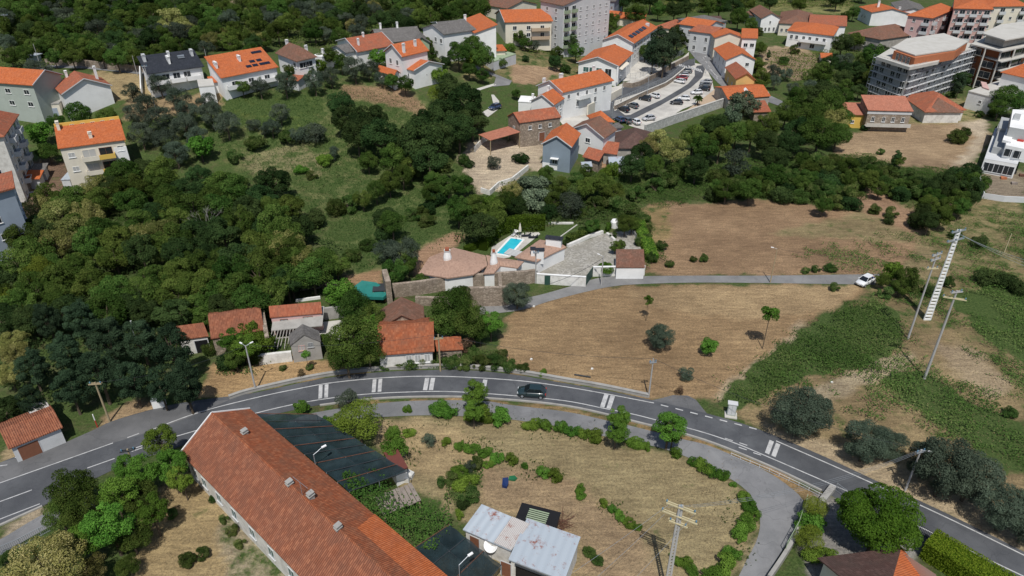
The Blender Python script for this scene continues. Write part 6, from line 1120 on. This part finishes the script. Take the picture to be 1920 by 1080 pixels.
# ================= VEGETATION
gr='trees of the dense wood on the left'
trees(gr,'in the left wood below the yellow balconies',fill([(190,345),(260,318),(340,322),(420,335),(430,372),(300,378),(150,388)],['broad','dark','broad'],(26,34),38,1))
trees(gr,'in the left wood near the apartment blocks',fill([(70,365),(185,352),(150,388),(180,430),(60,430)],['broad','dark','bloom'],(28,36),40,2))
trees(gr,'in the left wood bordering the meadow',fill([(420,335),(480,370),(560,385),(600,440),(560,445),(440,430),(430,372)],['broad','dark','broad'],(28,36),40,3))
trees(gr,'in the left half of the wood centre',fill([(40,440),(180,430),(300,400),(330,470),(160,500),(20,510)],['broad','dark','broad','bloom'],(30,38),42,4))
trees(gr,'in the right half of the wood centre',fill([(300,380),(430,372),(440,430),(560,445),(590,470),(430,490),(330,470)],['broad','dark','broad'],(32,40),44,5))
trees(gr,'in the left wood above the dark pines',fill([(-20,510),(160,500),(250,540),(240,590),(100,600),(-20,620)],['broad','yellow','dark','broad'],(32,40),44,6))
trees(gr,'in the left wood just above the ruins',fill([(330,470),(430,490),(590,470),(620,505),(560,545),(480,570),(380,600),(250,580),(250,530)],['broad','dark','broad'],(30,38),43,7))
trees(gr,'at the right end of the left wood',[('dark',512,342,30),('broad',520,420,44),('bloom',535,465,34),('cream',548,478,26),('bloom',570,485,30),('broad',600,505,38),('broad',545,520,36),('broad',630,495,26),('darkbush',588,413,22),('dark',470,395,32)])
trees('pines by the forecourt','in the pine clump beside the left roadside',[('heropine',88,600,36),('heropine',150,600,40),('heropine',205,640,42),('heropine',262,635,40),('heropine',120,655,42),('heropine',60,690,36),('heropine',185,700,44),('heropine',325,660,46),('heropine',245,710,42),('heropine',130,725,40),('heropine',345,715,46),('heropine',300,725,34),('heropine',60,755,30)])
trees('flowering trees at the left edge','at the left edge above the roadside house',[('cream',22,640,28),('cream',18,705,30),('bloom',30,670,28),('yellow',10,570,30),('bloom',40,590,26),('dark',5,770,34)])
trees('olives under the black roof','in the olives below the black roofed house',[('olive',300,160,24),('olive',335,185,24),('olive',275,195,22),('olive',255,215,24),('olive',300,225,26),('olive',350,212,24),('olive',395,215,28),('olive',385,190,20),('olive',345,235,26),('olive',425,235,28),('olive',310,262,30),('olive',265,255,26),('olive',370,262,26),('olive',245,170,20),('bright',375,275,26),('olive',330,290,26)])
trees('trees at the yellow balcony house','around the yellow balcony house',[('broad',145,213,26),('broad',200,216,20),('bright',75,250,26),('broad',105,225,16),('olive',70,130,24),('broad',100,105,18),('bright',178,352,16),('broad',200,350,20),('broad',235,320,24),('bright',215,335,22),('broad',90,285,20)])
trees('olives under the solar roof','on the bank below the solar roofed house',[('olive',488,165,20),('olive',535,160,24),('olive',590,155,24),('olive',620,145,20),('olive',665,130,26),('olive',690,128,22),('olive',715,148,16),('broad',455,165,14),('broad',480,145,14),('olive',525,215,20),('olive',510,240,18),('olive',495,245,12),('greyb',590,250,26),('greyb',560,255,20)])
trees('garden trees of the middle houses','in the gardens of the white middle houses',[('broad',548,128,16),('broad',575,130,16),('broad',615,102,20),('broad',640,120,16),('bright',600,125,18),('bright',710,108,18),('broad',760,160,16),('broad',735,150,16),('broad',800,85,14),('broad',810,100,14),('broad',860,100,26),('broad',885,90,24),('broad',905,108,26),('bright',890,110,20),('cypress',833,125,9),('darkbush',836,112,14),('dark',815,130,16),('bright',825,140,18),('broad',905,140,14),('broad',880,130,16),('shrub',905,78,12),('shrub',955,90,12),('dark',540,145,12)])
trees('dark oaks on the slope','in the dark oak belt beyond the meadow',[('dark',640,195,30),('dark',650,225,30),('dark',690,225,36),('dark',670,255,34),('dark',715,265,38),('dark',845,165,34),('dark',870,200,38),('dark',830,215,38),('dark',885,225,32),('dark',800,240,34),('dark',860,245,34),('dark',790,270,46),('dark',820,265,40),('dark',745,270,28),('broad',735,300,30),('dark',805,300,36),('broad',770,310,24),('yellow',825,175,24),('broad',690,300,22)])
trees('bushes in the meadow','in the diagonal meadow hedge',[('bush',630,392,22),('bush',655,385,24),('broad',680,372,20),('broad',705,360,20),('broad',730,345,22),('broad',755,330,22),('bush',785,322,22),('bush',830,310,24),('broad',810,360,22),('darkbush',800,390,18),('bush',790,400,18),('shrub',565,318,12),('bush',585,330,12),('shrub',610,300,14),('greyb',625,290,16),('greyb',475,235,16),('bush',440,295,18),('bush',480,270,20),('bush',540,260,20),('bush',410,345,20),('bush',450,345,18)])
trees('trees above the villa','between the meadow and the pinkish villa',[('dark',722,408,28),('hero',735,420,26),('darkbush',720,440,18),('olive',725,470,28),('olive',755,475,34),('broad',765,495,22),('broad',742,510,26),('broad',790,525,16),('broad',810,340,20),('broad',840,350,24),('broad',870,345,24),('darkbush',820,370,24),('broad',860,395,28),('broad',890,385,26),('dark',900,425,32),('broad',925,405,30),('bush',870,300,16),('greyb',925,305,18),('darkbush',880,308,10),('bush',775,405,18),('bush',800,415,18),('bush',690,460,18),('bush',660,480,18),('bright',920,380,22),('broad',950,380,24)])
trees('trees of the gully','in the gully below the blue-grey house',[('bloom',960,355,22),('dark',968,385,24),('reed',1000,350,26),('reed',1005,375,24),('greyb',1070,388,32),('broad',1025,330,18),('broad',1050,345,22),('bush',1080,335,18),('broad',1100,350,24),('broad',1130,345,26),('broad',1100,320,16),('broad',1150,360,22),('bush',1160,385,24),('bush',1120,385,22),('bush',1090,400,16),('broad',1040,375,20),('darkbush',1030,400,18),('shrub',1150,320,18),('darkbush',975,295,16),('darkbush',1003,250,0.1+8),('bright',1135,325,14),('bush',1180,400,22),('bush',1195,365,22),('bush',1230,350,22)])
trees('grove below the car park','on the slope under the long pale wall',[('cream',1235,268,24),('bloom',1265,280,32),('bloom',1215,275,24),('dark',1185,310,28),('dark',1205,290,26),('broad',1225,310,24),('broad',1300,260,26),('dark',1345,240,26),('broad',1320,280,26),('dark',1305,315,26),('greyb',1380,310,34),('broad',1350,270,30),('broad',1380,250,26),('reed',1395,200,24),('reed',1375,215,22),('broad',1410,250,28),('dark',1435,270,26),('broad',1440,235,28),('dark',1455,300,28),('broad',1475,210,26),('broad',1335,228,20),('bush',1270,320,22),('bush',1250,340,22),('bush',1345,335,22),('bush',1420,330,22),('cypress',1317,245,12)])
trees('big trees right of the gully','in the clump left of the yellow house',[('broad',1500,190,30),('dark',1530,185,34),('hero',1555,205,34),('hero',1510,225,36),('bloom',1560,235,32),('hero',1580,220,22),('dark',1495,250,30),('hero',1535,255,34),('broad',1570,255,24),('dark',1480,270,26)])
trees('bramble hedge of the upper field','in the hedge above the big brown field',fill([(1330,350),(1440,330),(1520,320),(1600,360),(1610,385),(1580,392),(1440,362),(1330,372)],['bush','darkbush','bush','broad'],(16,24),20,31,.7))
trees('bramble hedge of the right field','in the hedge between the brown fields',fill([(1500,300),(1600,300),(1700,325),(1760,345),(1745,372),(1690,370),(1600,345),(1500,325)],['bush','bush','broad','darkbush'],(15,22),20,32,.7))
trees('hedge below the unfinished plot','in the hedge left of the boundary wall',fill([(1720,390),(1760,350),(1800,315),(1832,330),(1835,375),(1780,400),(1735,425),(1712,420)],['darkbush','broad','dark'],(17,24),21,33,.7))
trees('field bushes','scattered in and around the dry fields',[('bush',1640,393,15),('bush',1672,400,16),('darkbush',1665,412,12),('cypress',1682,295,11),('bush',1650,285,9),('broad',1685,300,14),('bush',1795,258,20),('bush',1810,250,14),('bush',1255,495,11),('bush',1225,478,12),('bush',1300,486,9),('bush',1320,485,11),('bush',1510,508,9),('bush',1530,505,10),('bush',1555,503,12),('bush',1560,505,10),('bush',1565,540,11),('darkbush',1837,455,16),('bush',1790,440,12),('bush',1240,462,14),('bush',1215,450,14),('bush',1212,430,13),('bush',1208,410,12),('bush',1222,485,14)])
trees('trees in the brown field','in the lower brown field',[('sapling',1215,566,10),('heroolive',1238,632,27),('bright',1330,648,19),('sapling',1443,592,18),('greyb',1288,702,17),('brown',1273,732,11)])
trees('trees of the ruin lane','between the ruins and the lane',[('heroolive',970,556,28),('hero',850,585,42),('hero',880,600,40),('hero',835,600,36),('herobright',920,600,26),('hero',900,625,22),('hero',865,560,28),('brown',880,650,20),('bush',935,680,0.1+16),('greyb',745,520,0.1+14)])
trees('big trees right of the ruined gable','right of the grey ruined gable',[('bright',640,550,34),('hero',665,580,36),('hero',700,595,28),('hero',665,640,50),('hero',650,670,36),('hero',690,660,32),('bright',690,610,26),('bright',607,635,14)])
trees('bushes in front of the ruins','against the ruined houses',[('hero',458,655,28),('hero',440,672,22),('bright',478,628,24),('bright',420,600,18),('broad',385,600,20),('herobright',432,640,26),('broad',478,612,22),('broad',620,640,18),('bush',530,690,8),('bush',580,688,9),('darkbush',345,655,12),('bush',500,655,18),('bush',395,655,18),('bush',520,665,10),('bright',470,625,26),('bright',490,645,26),('herobright',460,645,28),('bush',440,670,24),('darkbush',425,680,20),('bush',480,670,20),('bright',372,590,22),('broad',390,570,24),('bush',503,592,12),('darkbush',505,615,12),('sapling',573,662,10),('broad',420,600,0.1+12),('brown',430,610,18),('brown',565,705,12)])
trees('bushes along the parapet','along the parapet above the main road',[('bush',745,675,18),('bush',770,680,18),('bush',800,678,16),('bush',845,680,20),('bush',870,682,20),('bush',900,682,20),('bush',925,680,20),('bush',955,688,16),('bush',980,690,14),('shrub',1018,698,9),('bush',720,685,14),('bush',890,660,16),('bush',940,665,0.1+14)])
trees('trees by the access road','beside the access road',[('herobright',888,738,26),('herobright',888,772,22),('herobright',1160,778,26),('herobright',1156,806,26),('herobright',1255,798,32),('herobright',1262,812,22),('greyb',650,752,24),('bright',565,762,15),('shrub',764,767,9),('bright',740,845,26),('shrub',738,815,14),('shrub',765,812,12),('yellow',673,792,40),('bright',632,795,22),('bright',612,790,14)])
trees('shrubs along the lower side of the access road','in the shrub row inside the access road',[('shrub',826,766,20),('shrub',845,772,14),('shrub',895,778,20),('shrub',915,783,14),('shrub',942,783,17),('shrub',996,795,13),('shrub',1020,798,15),('shrub',1052,803,16),('shrub',1075,808,15),('shrub',1097,812,14),('shrub',1115,818,14),('shrub',1192,830,16),('shrub',1212,836,11),('shrub',1268,850,14),('shrub',1300,865,13),('shrub',1320,873,14),('shrub',1340,884,15),('shrub',1357,892,12)])
trees('shrubs on the curve of the access road','on the right curve of the access road',[('shrub',1375,908,7),('shrub',1395,932,13),('shrub',1405,948,13),('shrub',1408,965,13),('shrub',1398,982,15),('shrub',1390,1000,17),('shrub',1375,1038,17),('shrub',1358,1060,20),('shrub',1340,1078,20),('shrub',1282,1052,15),('shrub',1298,1070,14),('shrub',1265,1045,8)])
trees('shrub line across the foreground garden','in the diagonal line of the foreground garden',[('greyb',804,826,17),('shrub',838,828,12),('shrub',862,834,12),('shrub',884,840,14),('shrub',908,850,13),('shrub',932,857,13),('shrub',958,862,14),('shrub',985,874,9),('shrub',1018,888,14),('shrub',1040,893,14),('shrub',1087,915,13),('shrub',1088,928,9),('shrub',1132,944,10),('shrub',1148,954,11),('shrub',1163,966,12),('shrub',1180,980,12),('shrub',1195,990,9)])
trees('garden clutter plants','left of the blue tarpaulin',[('bush',890,870,16),('greyb',882,876,14),('shrub',860,885,16),('bush',845,900,18),('shrub',872,905,18),('bush',880,930,20),('darkbush',868,945,14),('shrub',862,965,12),('shrub',915,870,11),('bush',830,905,14)])
trees('shrubs by the metal sheds','right of the metal sheds',[('bush',1105,1035,14),('bush',1120,1050,14)])
trees('trees at the lower left corner','in the roadside clump at the lower left',[('hero',135,925,52),('hero',160,965,44),('hero',115,970,36),('herobright',240,880,26),('herobright',300,830,32),('herobright',320,875,36),('herobright',270,880,36),('herobright',340,900,28),('herobright',215,930,42),('hero',260,930,40),('herobright',285,960,34),('herobright',205,985,44),('hero',245,1005,36),('herobright',160,1010,36),('herobloom',92,1072,72),('bloom',180,1068,32),('hero',240,1060,24),('bush',20,1055,24),('bush',320,965,14),('bush',352,1050,20),('bush',378,1040,16),('bush',435,995,14),('bush',420,975,12),('bush',450,1020,14),('bush',400,935,10)])
trees('olives along the main road','along the right side of the main road',[('heroolive',1500,778,52),('heroolive',1530,770,34),('heroolive',1625,828,50),('heroolive',1668,832,34),('heroolive',1772,885,62),('heroolive',1820,900,54),('heroolive',1885,960,50),('heroolive',1925,985,46),('heroolive',1735,865,44)])
trees('plants of the lower right garden','in the lower right garden',[('round',1650,978,70),('yellow',1527,955,26),('shrub',1522,985,26),('yellow',1520,1010,26),('shrub',1535,1038,22),('shrub',1572,940,8)])
trees('shrubs of the right hillside','on the right hillside',[('bright',1675,510,22),('broad',1700,520,24),('broad',1690,535,20),('bush',1720,540,20),('broad',1655,525,16),('darkbush',1850,520,22),('darkbush',1885,525,22),('darkbush',1910,540,20),('bush',1660,550,16),('darkbush',1745,545,16),('bush',1780,530,16),('bush',1895,775,14)])
trees('trees of the cobbled yard','around the cobbled yard',[('broad',1153,462,13),('broad',1163,460,12),('round',1137,496,17,.6),('hero',1172,420,20),('hero',1185,418,18),('broad',1110,425,14),('bush',1095,435,12),('bush',1075,445,12),('darkbush',1063,455,8),('shrub',1140,425,10),('bush',1195,430,12),('bush',1200,455,12),('shrub',1025,483,6),('bush',1150,442,8)])
trees('school trees','in front of the school',[('pine',1235,80,28),('pine',1260,90,26),('pine',1225,100,24),('pine',1245,105,26),('dark',1270,75,22),('broad',1210,95,16),('dark',1268,60,14)])
palm=root('palm_tree',P(1307,198),'small palm on the bare strip of the car park','tree'); MB().bar((0,0,0),(0,0,2.2),.25,.2).build('trunk','trunk',palm)
m=MB(); rs=random.Random(2)
for i in range(40):
    a=i*2.4; el=rs.uniform(-.2,1.2); p0=Vector((0,0,2.2)); dd_=Vector((math.cos(a)*math.cos(el),math.sin(a)*math.cos(el),math.sin(el))); q1=p0+dd_*1.1; q2=q1+dd_*.8-Vector((0,0,.7)); s=Vector((-math.sin(a),math.cos(a),0))*.22
    m.add([p0-s*.3,p0+s*.3,q1+s,q2,q1-s],[(0,1,2,3,4)])
o=m.build('crown','leaf_broad',palm); at=o.data.attributes.new('tint','FLOAT','POINT'); at.data.foreach_set('value',[rs.random() for _ in o.data.vertices])
trees('gardens between school and apartments','on the slope below the green apartments',[('dark',1065,75,22),('broad',1010,70,14),('broad',1030,60,14),('broad',985,80,12),('broad',1045,105,16),('broad',1080,95,18),('dark',1040,115,14),('bright',1095,60,14),('broad',1110,45,14),('broad',1135,40,18),('broad',1145,50,14),('broad',1120,75,12),('broad',1150,35,12),('darkbush',1107,145,10),('broad',975,70,14),('olive',1000,85,12),('broad',1165,90,0.1+8),('darkbush',985,110,0.1+8),('bush',1060,130,12),('bush',940,120,14),('darkbush',1030,213,8),('bush',1155,150,8),('broad',968,175,10),('bush',900,62+40,10)])
trees('trees of the upper right hamlet','left of the scaffolded block',fill([(1425,110),(1500,150),(1560,110),(1640,95),(1640,140),(1620,170),(1580,185),(1520,180),(1470,160),(1420,150)],['broad','dark','bush','olive'],(14,20),24,41,.7)+[('dark',1580,82,22),('broad',1605,75,16),('broad',1640,105,22),('dark',1655,100,16),('bush',1490,95,12),('bush',1470,115,12),('darkbush',1710,65,11),('cypress',1442,100,6)])
trees('trees behind the street row','behind the street row',[('broad',1350,10,20),('dark',1375,15,22),('broad',1400,5,18),('broad',1330,15,16),('broad',1385,35,18),('broad',1408,48,14),('bush',1420,60,12),('broad',1425,90,14),('broad',1420,120,14),('broad',1428,145,14),('broad',1320,5,14),('dark',1445,5,16),('broad',1600,25,12),('broad',1585,30,12),('dark',1570,0,16),('broad',1500,10,14)])
trees('trees of the building site','near the scaffolded block',[('dark',1805,148,20),('pine',1800,160,16),('hero',1890,180,28),('hero',1905,195,22),('hero',1875,200,20),('darkbush',1862,212,12),('bush',1825,192,9),('darkbush',1622,240,8),('bush',1785,180,8),('bush',1835,215,10)])
tz=[((0,0),(160,0),(150,50),(60,110),(0,110)),((160,0),(330,0),(300,60),(230,75),(150,50)),((330,0),(560,0),(560,40),(420,60),(300,60)),((100,70),(230,75),(300,60),(420,60),(520,80),(380,90),(280,104),(120,118)),((560,0),(760,0),(740,40),(640,70),(560,60)),((760,0),(930,0),(900,25),(800,45),(740,50))]
tn=('in the top left corner wood','in the top wood above the upper lane','in the top wood above the black roof','in the hedge wood behind the solar roof','in the top wood above the brown roof','in the top wood above the grey villa')
for i,(z,n_) in enumerate(zip(tz,tn)): trees('trees of the top wood',n_,fill([(x,y) for x,y in z],['broad','dark','broad','olive','bush','broad'],(15,23),21,50+i,.75))
trees('trees of the top wood','near the solar roof in the top wood',[('cream',322,42,30),('cream',348,52,20),('bloom',395,72,20),('bloom',425,65,18),('cream',485,74,17),('bloom',478,65,12),('bloom',700,15,18),('bloom',660,45,14),('yellow',165,100,14),('olive',205,105,18),('reed',130,45,18),('broad',470,95,14),('broad',590,60,20),('broad',520,60,20),('dark',265,95,14),('broad',285,85,0.1+10)])
trees('trees of the far top edge','along the top edge left of the chapel',fill([(0,-50),(930,-50),(930,-8),(0,-8)],['dark','dark','broad'],(18,26),48,77,.6))
trees('trees of the far top edge','along the top edge right of the chapel',fill([(1155,-30),(1300,-30),(1300,22),(1220,30),(1160,22)],['broad','dark','broad'],(16,22),26,78,.7)+fill([(1300,-40),(1620,-40),(1620,-8),(1300,-8)],['broad','dark'],(16,22),34,79,.6))
# dead tree
dt=root('dead_tree',P(405,470),'bare white dead tree rising out of the left wood','tree'); m=MB(); rs=random.Random(5)
def br(p,d,L,r_,k):
    q=p+d*L; m.bar(p,q,r_,r_*.6,5)
    if k:
        for i in range(3): br(q,(d+Vector((rs.uniform(-.8,.8),rs.uniform(-.8,.8),rs.uniform(-.2,.5)))).normalized(),L*rs.uniform(.6,.85),r_*.6,k-1)
br(Vector((0,0,0)),Vector((-.1,0,1)),2.9,.06,4); m.build('branches','dead_wood',dt)
# clipped hedges
def hedge(name,label,pts,h,th,mat,sm=True,den=60,leaf=.16,seed=3):
    ps=[P(u,v) for u,v in (smooth_line(pts,5) if sm else pts)]; o=ps[0].copy(); rs=np.random.RandomState(seed); A=[];Nn=[]
    for i in range(len(ps)-1):
        a,b=ps[i]-o,ps[i+1]-o; d=b-a; L=d.length; s=np.array((-d.y,d.x,0))/L; a=np.array(a);d=np.array(d)
        for area,f in ((L*th,'t'),(L*h,'l'),(L*h,'r')):
            n=int(area*den); t=rs.rand(n,1); q=rs.rand(n,1)
            if f=='t': p=a+d*t+s*(q-.5)*th; p[:,2]+=h+rs.uniform(-.12,.06,n); nn=np.tile([0,0,1.],(n,1))
            else: sg=1 if f=='l' else -1; p=a+d*t+s*sg*(th/2+rs.uniform(-.12,.05,(n,1))); p[:,2]+=q[:,0]*h; nn=np.tile(s*sg,(n,1))
            A.append(p);Nn.append(nn)
    A=np.vstack(A);Nn=np.vstack(Nn); Nn=unit(Nn+rs.normal(size=Nn.shape)*.45); lp=np.sin(A[:,0]*1.7)*np.sin(A[:,1]*1.9)*.07; A[:,2]+=lp
    rt=root(name,o,label,'hedge'); me=leaf_mesh('foliage',mat,A,Nn,leaf*rs.uniform(.7,1.3,len(A)),rs.rand(len(A)),seed=seed); c=D.objects.new('foliage',me); COL.objects.link(c); c.parent=rt
    m=MB(); 
    for i in range(len(ps)-1): m.beam(ps[i]-o+Vector((0,0,h*.45)),ps[i+1]-o+Vector((0,0,h*.45)),th*.86,h*.93)
    m.build('inner_foliage',mat,rt)
hedge('clipped_hedge','broad bright green clipped hedge beside the tiled house at the bottom right',[(1733,1032),(1770,1055),(1830,1092),(1900,1135)],2.4,3.,'leaf_hedge',den=150,leaf=.15)
hedge('pool_hedge','tall dark clipped hedge curving behind the swimming pool',[(905,470),(920,452),(945,437),(975,430),(1022,430)],3.,1.8,'leaf_round',den=45,leaf=.2)
hedge('garden_hedge','low trimmed hedge left of the villa roof',[(872,473),(900,463)],1.2,1.2,'leaf_round',den=40,leaf=.2); hedge('lane_hedge','row of bushes between the lawn and the cobbled yard',[(1065,456),(1090,445),(1120,430)],1.4,1.6,'leaf_broad',den=40,leaf=.22)
hedge('field_hedge','creeper hedge along the left edge of the big brown field',[(1197,425),(1203,445),(1215,470),(1222,492)],1.6,2.4,'leaf_bright',den=30,leaf=.25)
# grapevine over the pergola
def scatter(name,polys,den,hfun,leaf,mat,seed=1,e=0.,label=None,cat=None,kind_=None,lump=1.6,patchy=0.):
    rs=np.random.RandomState(seed); AA=[]
    for poly in polys:
        q=[P(u,v,e) for u,v in poly]; xs=[p.x for p in q];ys=[p.y for p in q]; n=int((max(xs)-min(xs))*(max(ys)-min(ys))*den)
        x=rs.uniform(min(xs),max(xs),n); y=rs.uniform(min(ys),max(ys),n); wx_=x+np.sin(y*1.3+x)*.8+np.sin(y*.45+1)*1.6+rs.normal(size=n)*.8; wy_=y+np.sin(x*1.1+y*.6)*.9+np.sin(x*.4)*1.6+rs.normal(size=n)*.8
        k=ipn(wx_,wy_,[(p.x,p.y) for p in q]); x=x[k];y=y[k]; pn=np.sin(x*.33+1.7*np.sin(y*.21))*np.sin(y*.29+1.3*np.sin(x*.17))+.6*np.sin(x*.9+y*.5)*np.sin(y*.8-x*.3)+.35*np.sin(x*2.3+np.sin(y*1.9))*np.sin(y*2.1); k=rs.rand(len(x))<np.clip(1-patchy*(.55-pn),0,1) if patchy else np.ones(len(x),bool); x=x[k];y=y[k]; AA.append(np.stack([x,y],1))
    A=np.vstack(AA); x,y=A[:,0],A[:,1]
    lp=(np.sin(x/lump+1.3*np.sin(y/lump*.7))*np.sin(y/lump*1.1+np.sin(x/lump*.6))+.5*np.sin(x/lump*2.3+y)*np.sin(y/lump*2.1))*.5+.5
    z=np.array([gh(a,b) for a,b in A])+e+hfun*(np.clip(lp,0,1.4)*.8+.2)*rs.uniform(.55,1.,len(x))
    p=np.stack([x,y,z],1); c=p.mean(0); p0=p-c; nr=unit(np.stack([rs.normal(size=len(x))*.7,rs.normal(size=len(x))*.7-.1,np.ones(len(x))],1))
    tl=np.clip(.5+.5*np.sin(x*.31+y*.17)*np.sin(y*.23),0,1)*.45+rs.rand(len(x))*.55
    me=leaf_mesh(name,mat,p0,nr,leaf*rs.uniform(.6,1.4,len(x)),tl,seed=seed); o=D.objects.new(name,me); COL.objects.link(o); o.location=c; return tag(o,label,cat,None,kind_)
scatter('grapevine',[[(640,905),(700,885),(735,905),(800,930),(850,965),(835,990),(800,1010),(770,1035),(735,1010),(690,965)]],60,.9,.24,'leaf_broad',5,2.3,'dense green grapevine spreading over the pergola between the shade nets','grapevine')
scatter('undergrowth',[[(1340,755),(1390,715),(1440,668),(1500,625),(1560,590),(1640,565),(1680,590),(1690,640),(1640,690),(1560,690),(1500,705),(1440,730),(1390,762)],
 [(1190,330),(1300,300),(1440,300),(1600,340),(1610,385),(1440,362),(1330,372),(1250,385),(1200,392),(1150,420),(1090,415),(1050,360),(1100,320)],[(1440,300),(1600,290),(1700,315),(1830,325),(1840,375),(1740,420),(1700,370),(1600,350)],
 [(700,690),(720,665),(830,660),(960,670),(1000,692),(860,688)],[(1190,400),(1212,390),(1225,450),(1240,500),(1215,510),(1205,460)],[(850,870),(890,865),(905,900),(875,960),(835,930)],[(430,660),(500,640),(500,700),(470,705),(420,690)]],34,1.0,.25,'leaf_bramble',7,0,None,None,'stuff',2.)
scatter('hill_scrub',[[(1620,640),(1700,640),(1780,700),(1960,780),(1980,940),(1860,890),(1760,800),(1660,740),(1600,700)],[(1760,560),(1860,500),(1980,500),(1980,800),(1880,740),(1800,640)],[(1600,550),(1740,530),(1810,590),(1760,620),(1660,600)],[(1480,480),(1700,440),(1850,400),(1960,400),(1960,520),(1700,540)],[(1440,700),(1640,640),(1700,760),(1560,800)]],30,1.0,.25,'leaf_bramble',17,0,None,None,'stuff',1.6,.95)
scatter('woodland_floor',[[(60,370),(200,345),(420,335),(560,385),(640,500),(560,560),(380,600),(330,700),(0,780),(0,480)],[(860,400),(960,350),(1060,360),(1150,400),(1100,420),(1040,425),(900,470),(860,440)]],5,1.8,.5,'leaf_dark',8,0,None,None,'stuff',2.5)
scatter('meadow_weeds',[[(400,190),(620,150),(830,200),(900,380),(860,440),(640,520),(600,430),(480,340),(360,240)]],9,.5,.24,'leaf_bramble',9,0,None,None,'stuff',1.2)
scatter('slope_scrub',[[(0,-20),(930,-20),(880,40),(700,66),(600,90),(500,90),(270,108),(100,122),(0,140)],[(960,60),(1130,30),(1130,75),(1080,100),(1000,110)],[(1430,100),(1640,95),(1620,170),(1480,160)],[(1150,-20),(1620,-20),(1600,15),(1440,15),(1300,25),(1230,35)]],3.2,1.6,.55,'leaf_bramble',10,0,None,None,'stuff',2.5)
scatter('row_weeds',[[(815,820),(900,838),(1000,868),(1060,885),(1060,905),(1000,892),(900,865),(815,838)],[(990,790),(1120,808),(1125,828),(985,806)],[(1125,938),(1205,985),(1195,1000),(1115,950)],[(1395,925),(1415,950),(1410,990),(1370,1060),(1330,1090),(1355,1040),(1390,985)],[(820,758),(950,778),(1020,792),(1015,806),(940,795),(820,775)],[(725,800),(800,790),(760,880),(735,860)]],9,.5,.22,'leaf_bramble',21,0,None,None,'stuff',1.)
scatter('dry_grass',[[(1440,770),(1640,640),(1780,600),(1920,740),(1920,1000),(1640,880)],[(1440,440),(1850,370),(1920,380),(1920,540),(1640,530)],[(880,870),(1080,880),(1380,930),(1400,1030),(1340,1070),(1100,1040),(900,950)],[(945,640),(985,575),(1200,536),(1600,536),(1440,662),(1330,752),(1100,722)],[(700,790),(1000,790),(1290,860),(1400,930),(1400,1030),(1080,900),(850,870)],[(250,940),(340,880),(470,1000),(560,1120),(250,1120)],[(1210,390),(1440,380),(1700,440),(1640,515),(1210,515)]],7,.22,.12,'leaf_straw',12,0,None,None,'stuff',.8)

# parts of houses that stand slightly out of square follow their house
for nm,k in SHEAR.items():
    if abs(k)>.02:
        S=Matrix(((1,k,0,0),(0,1,0,0),(0,0,1,0),(0,0,0,1)))
        for ch in D.objects[nm].children: ch.matrix_parent_inverse=S
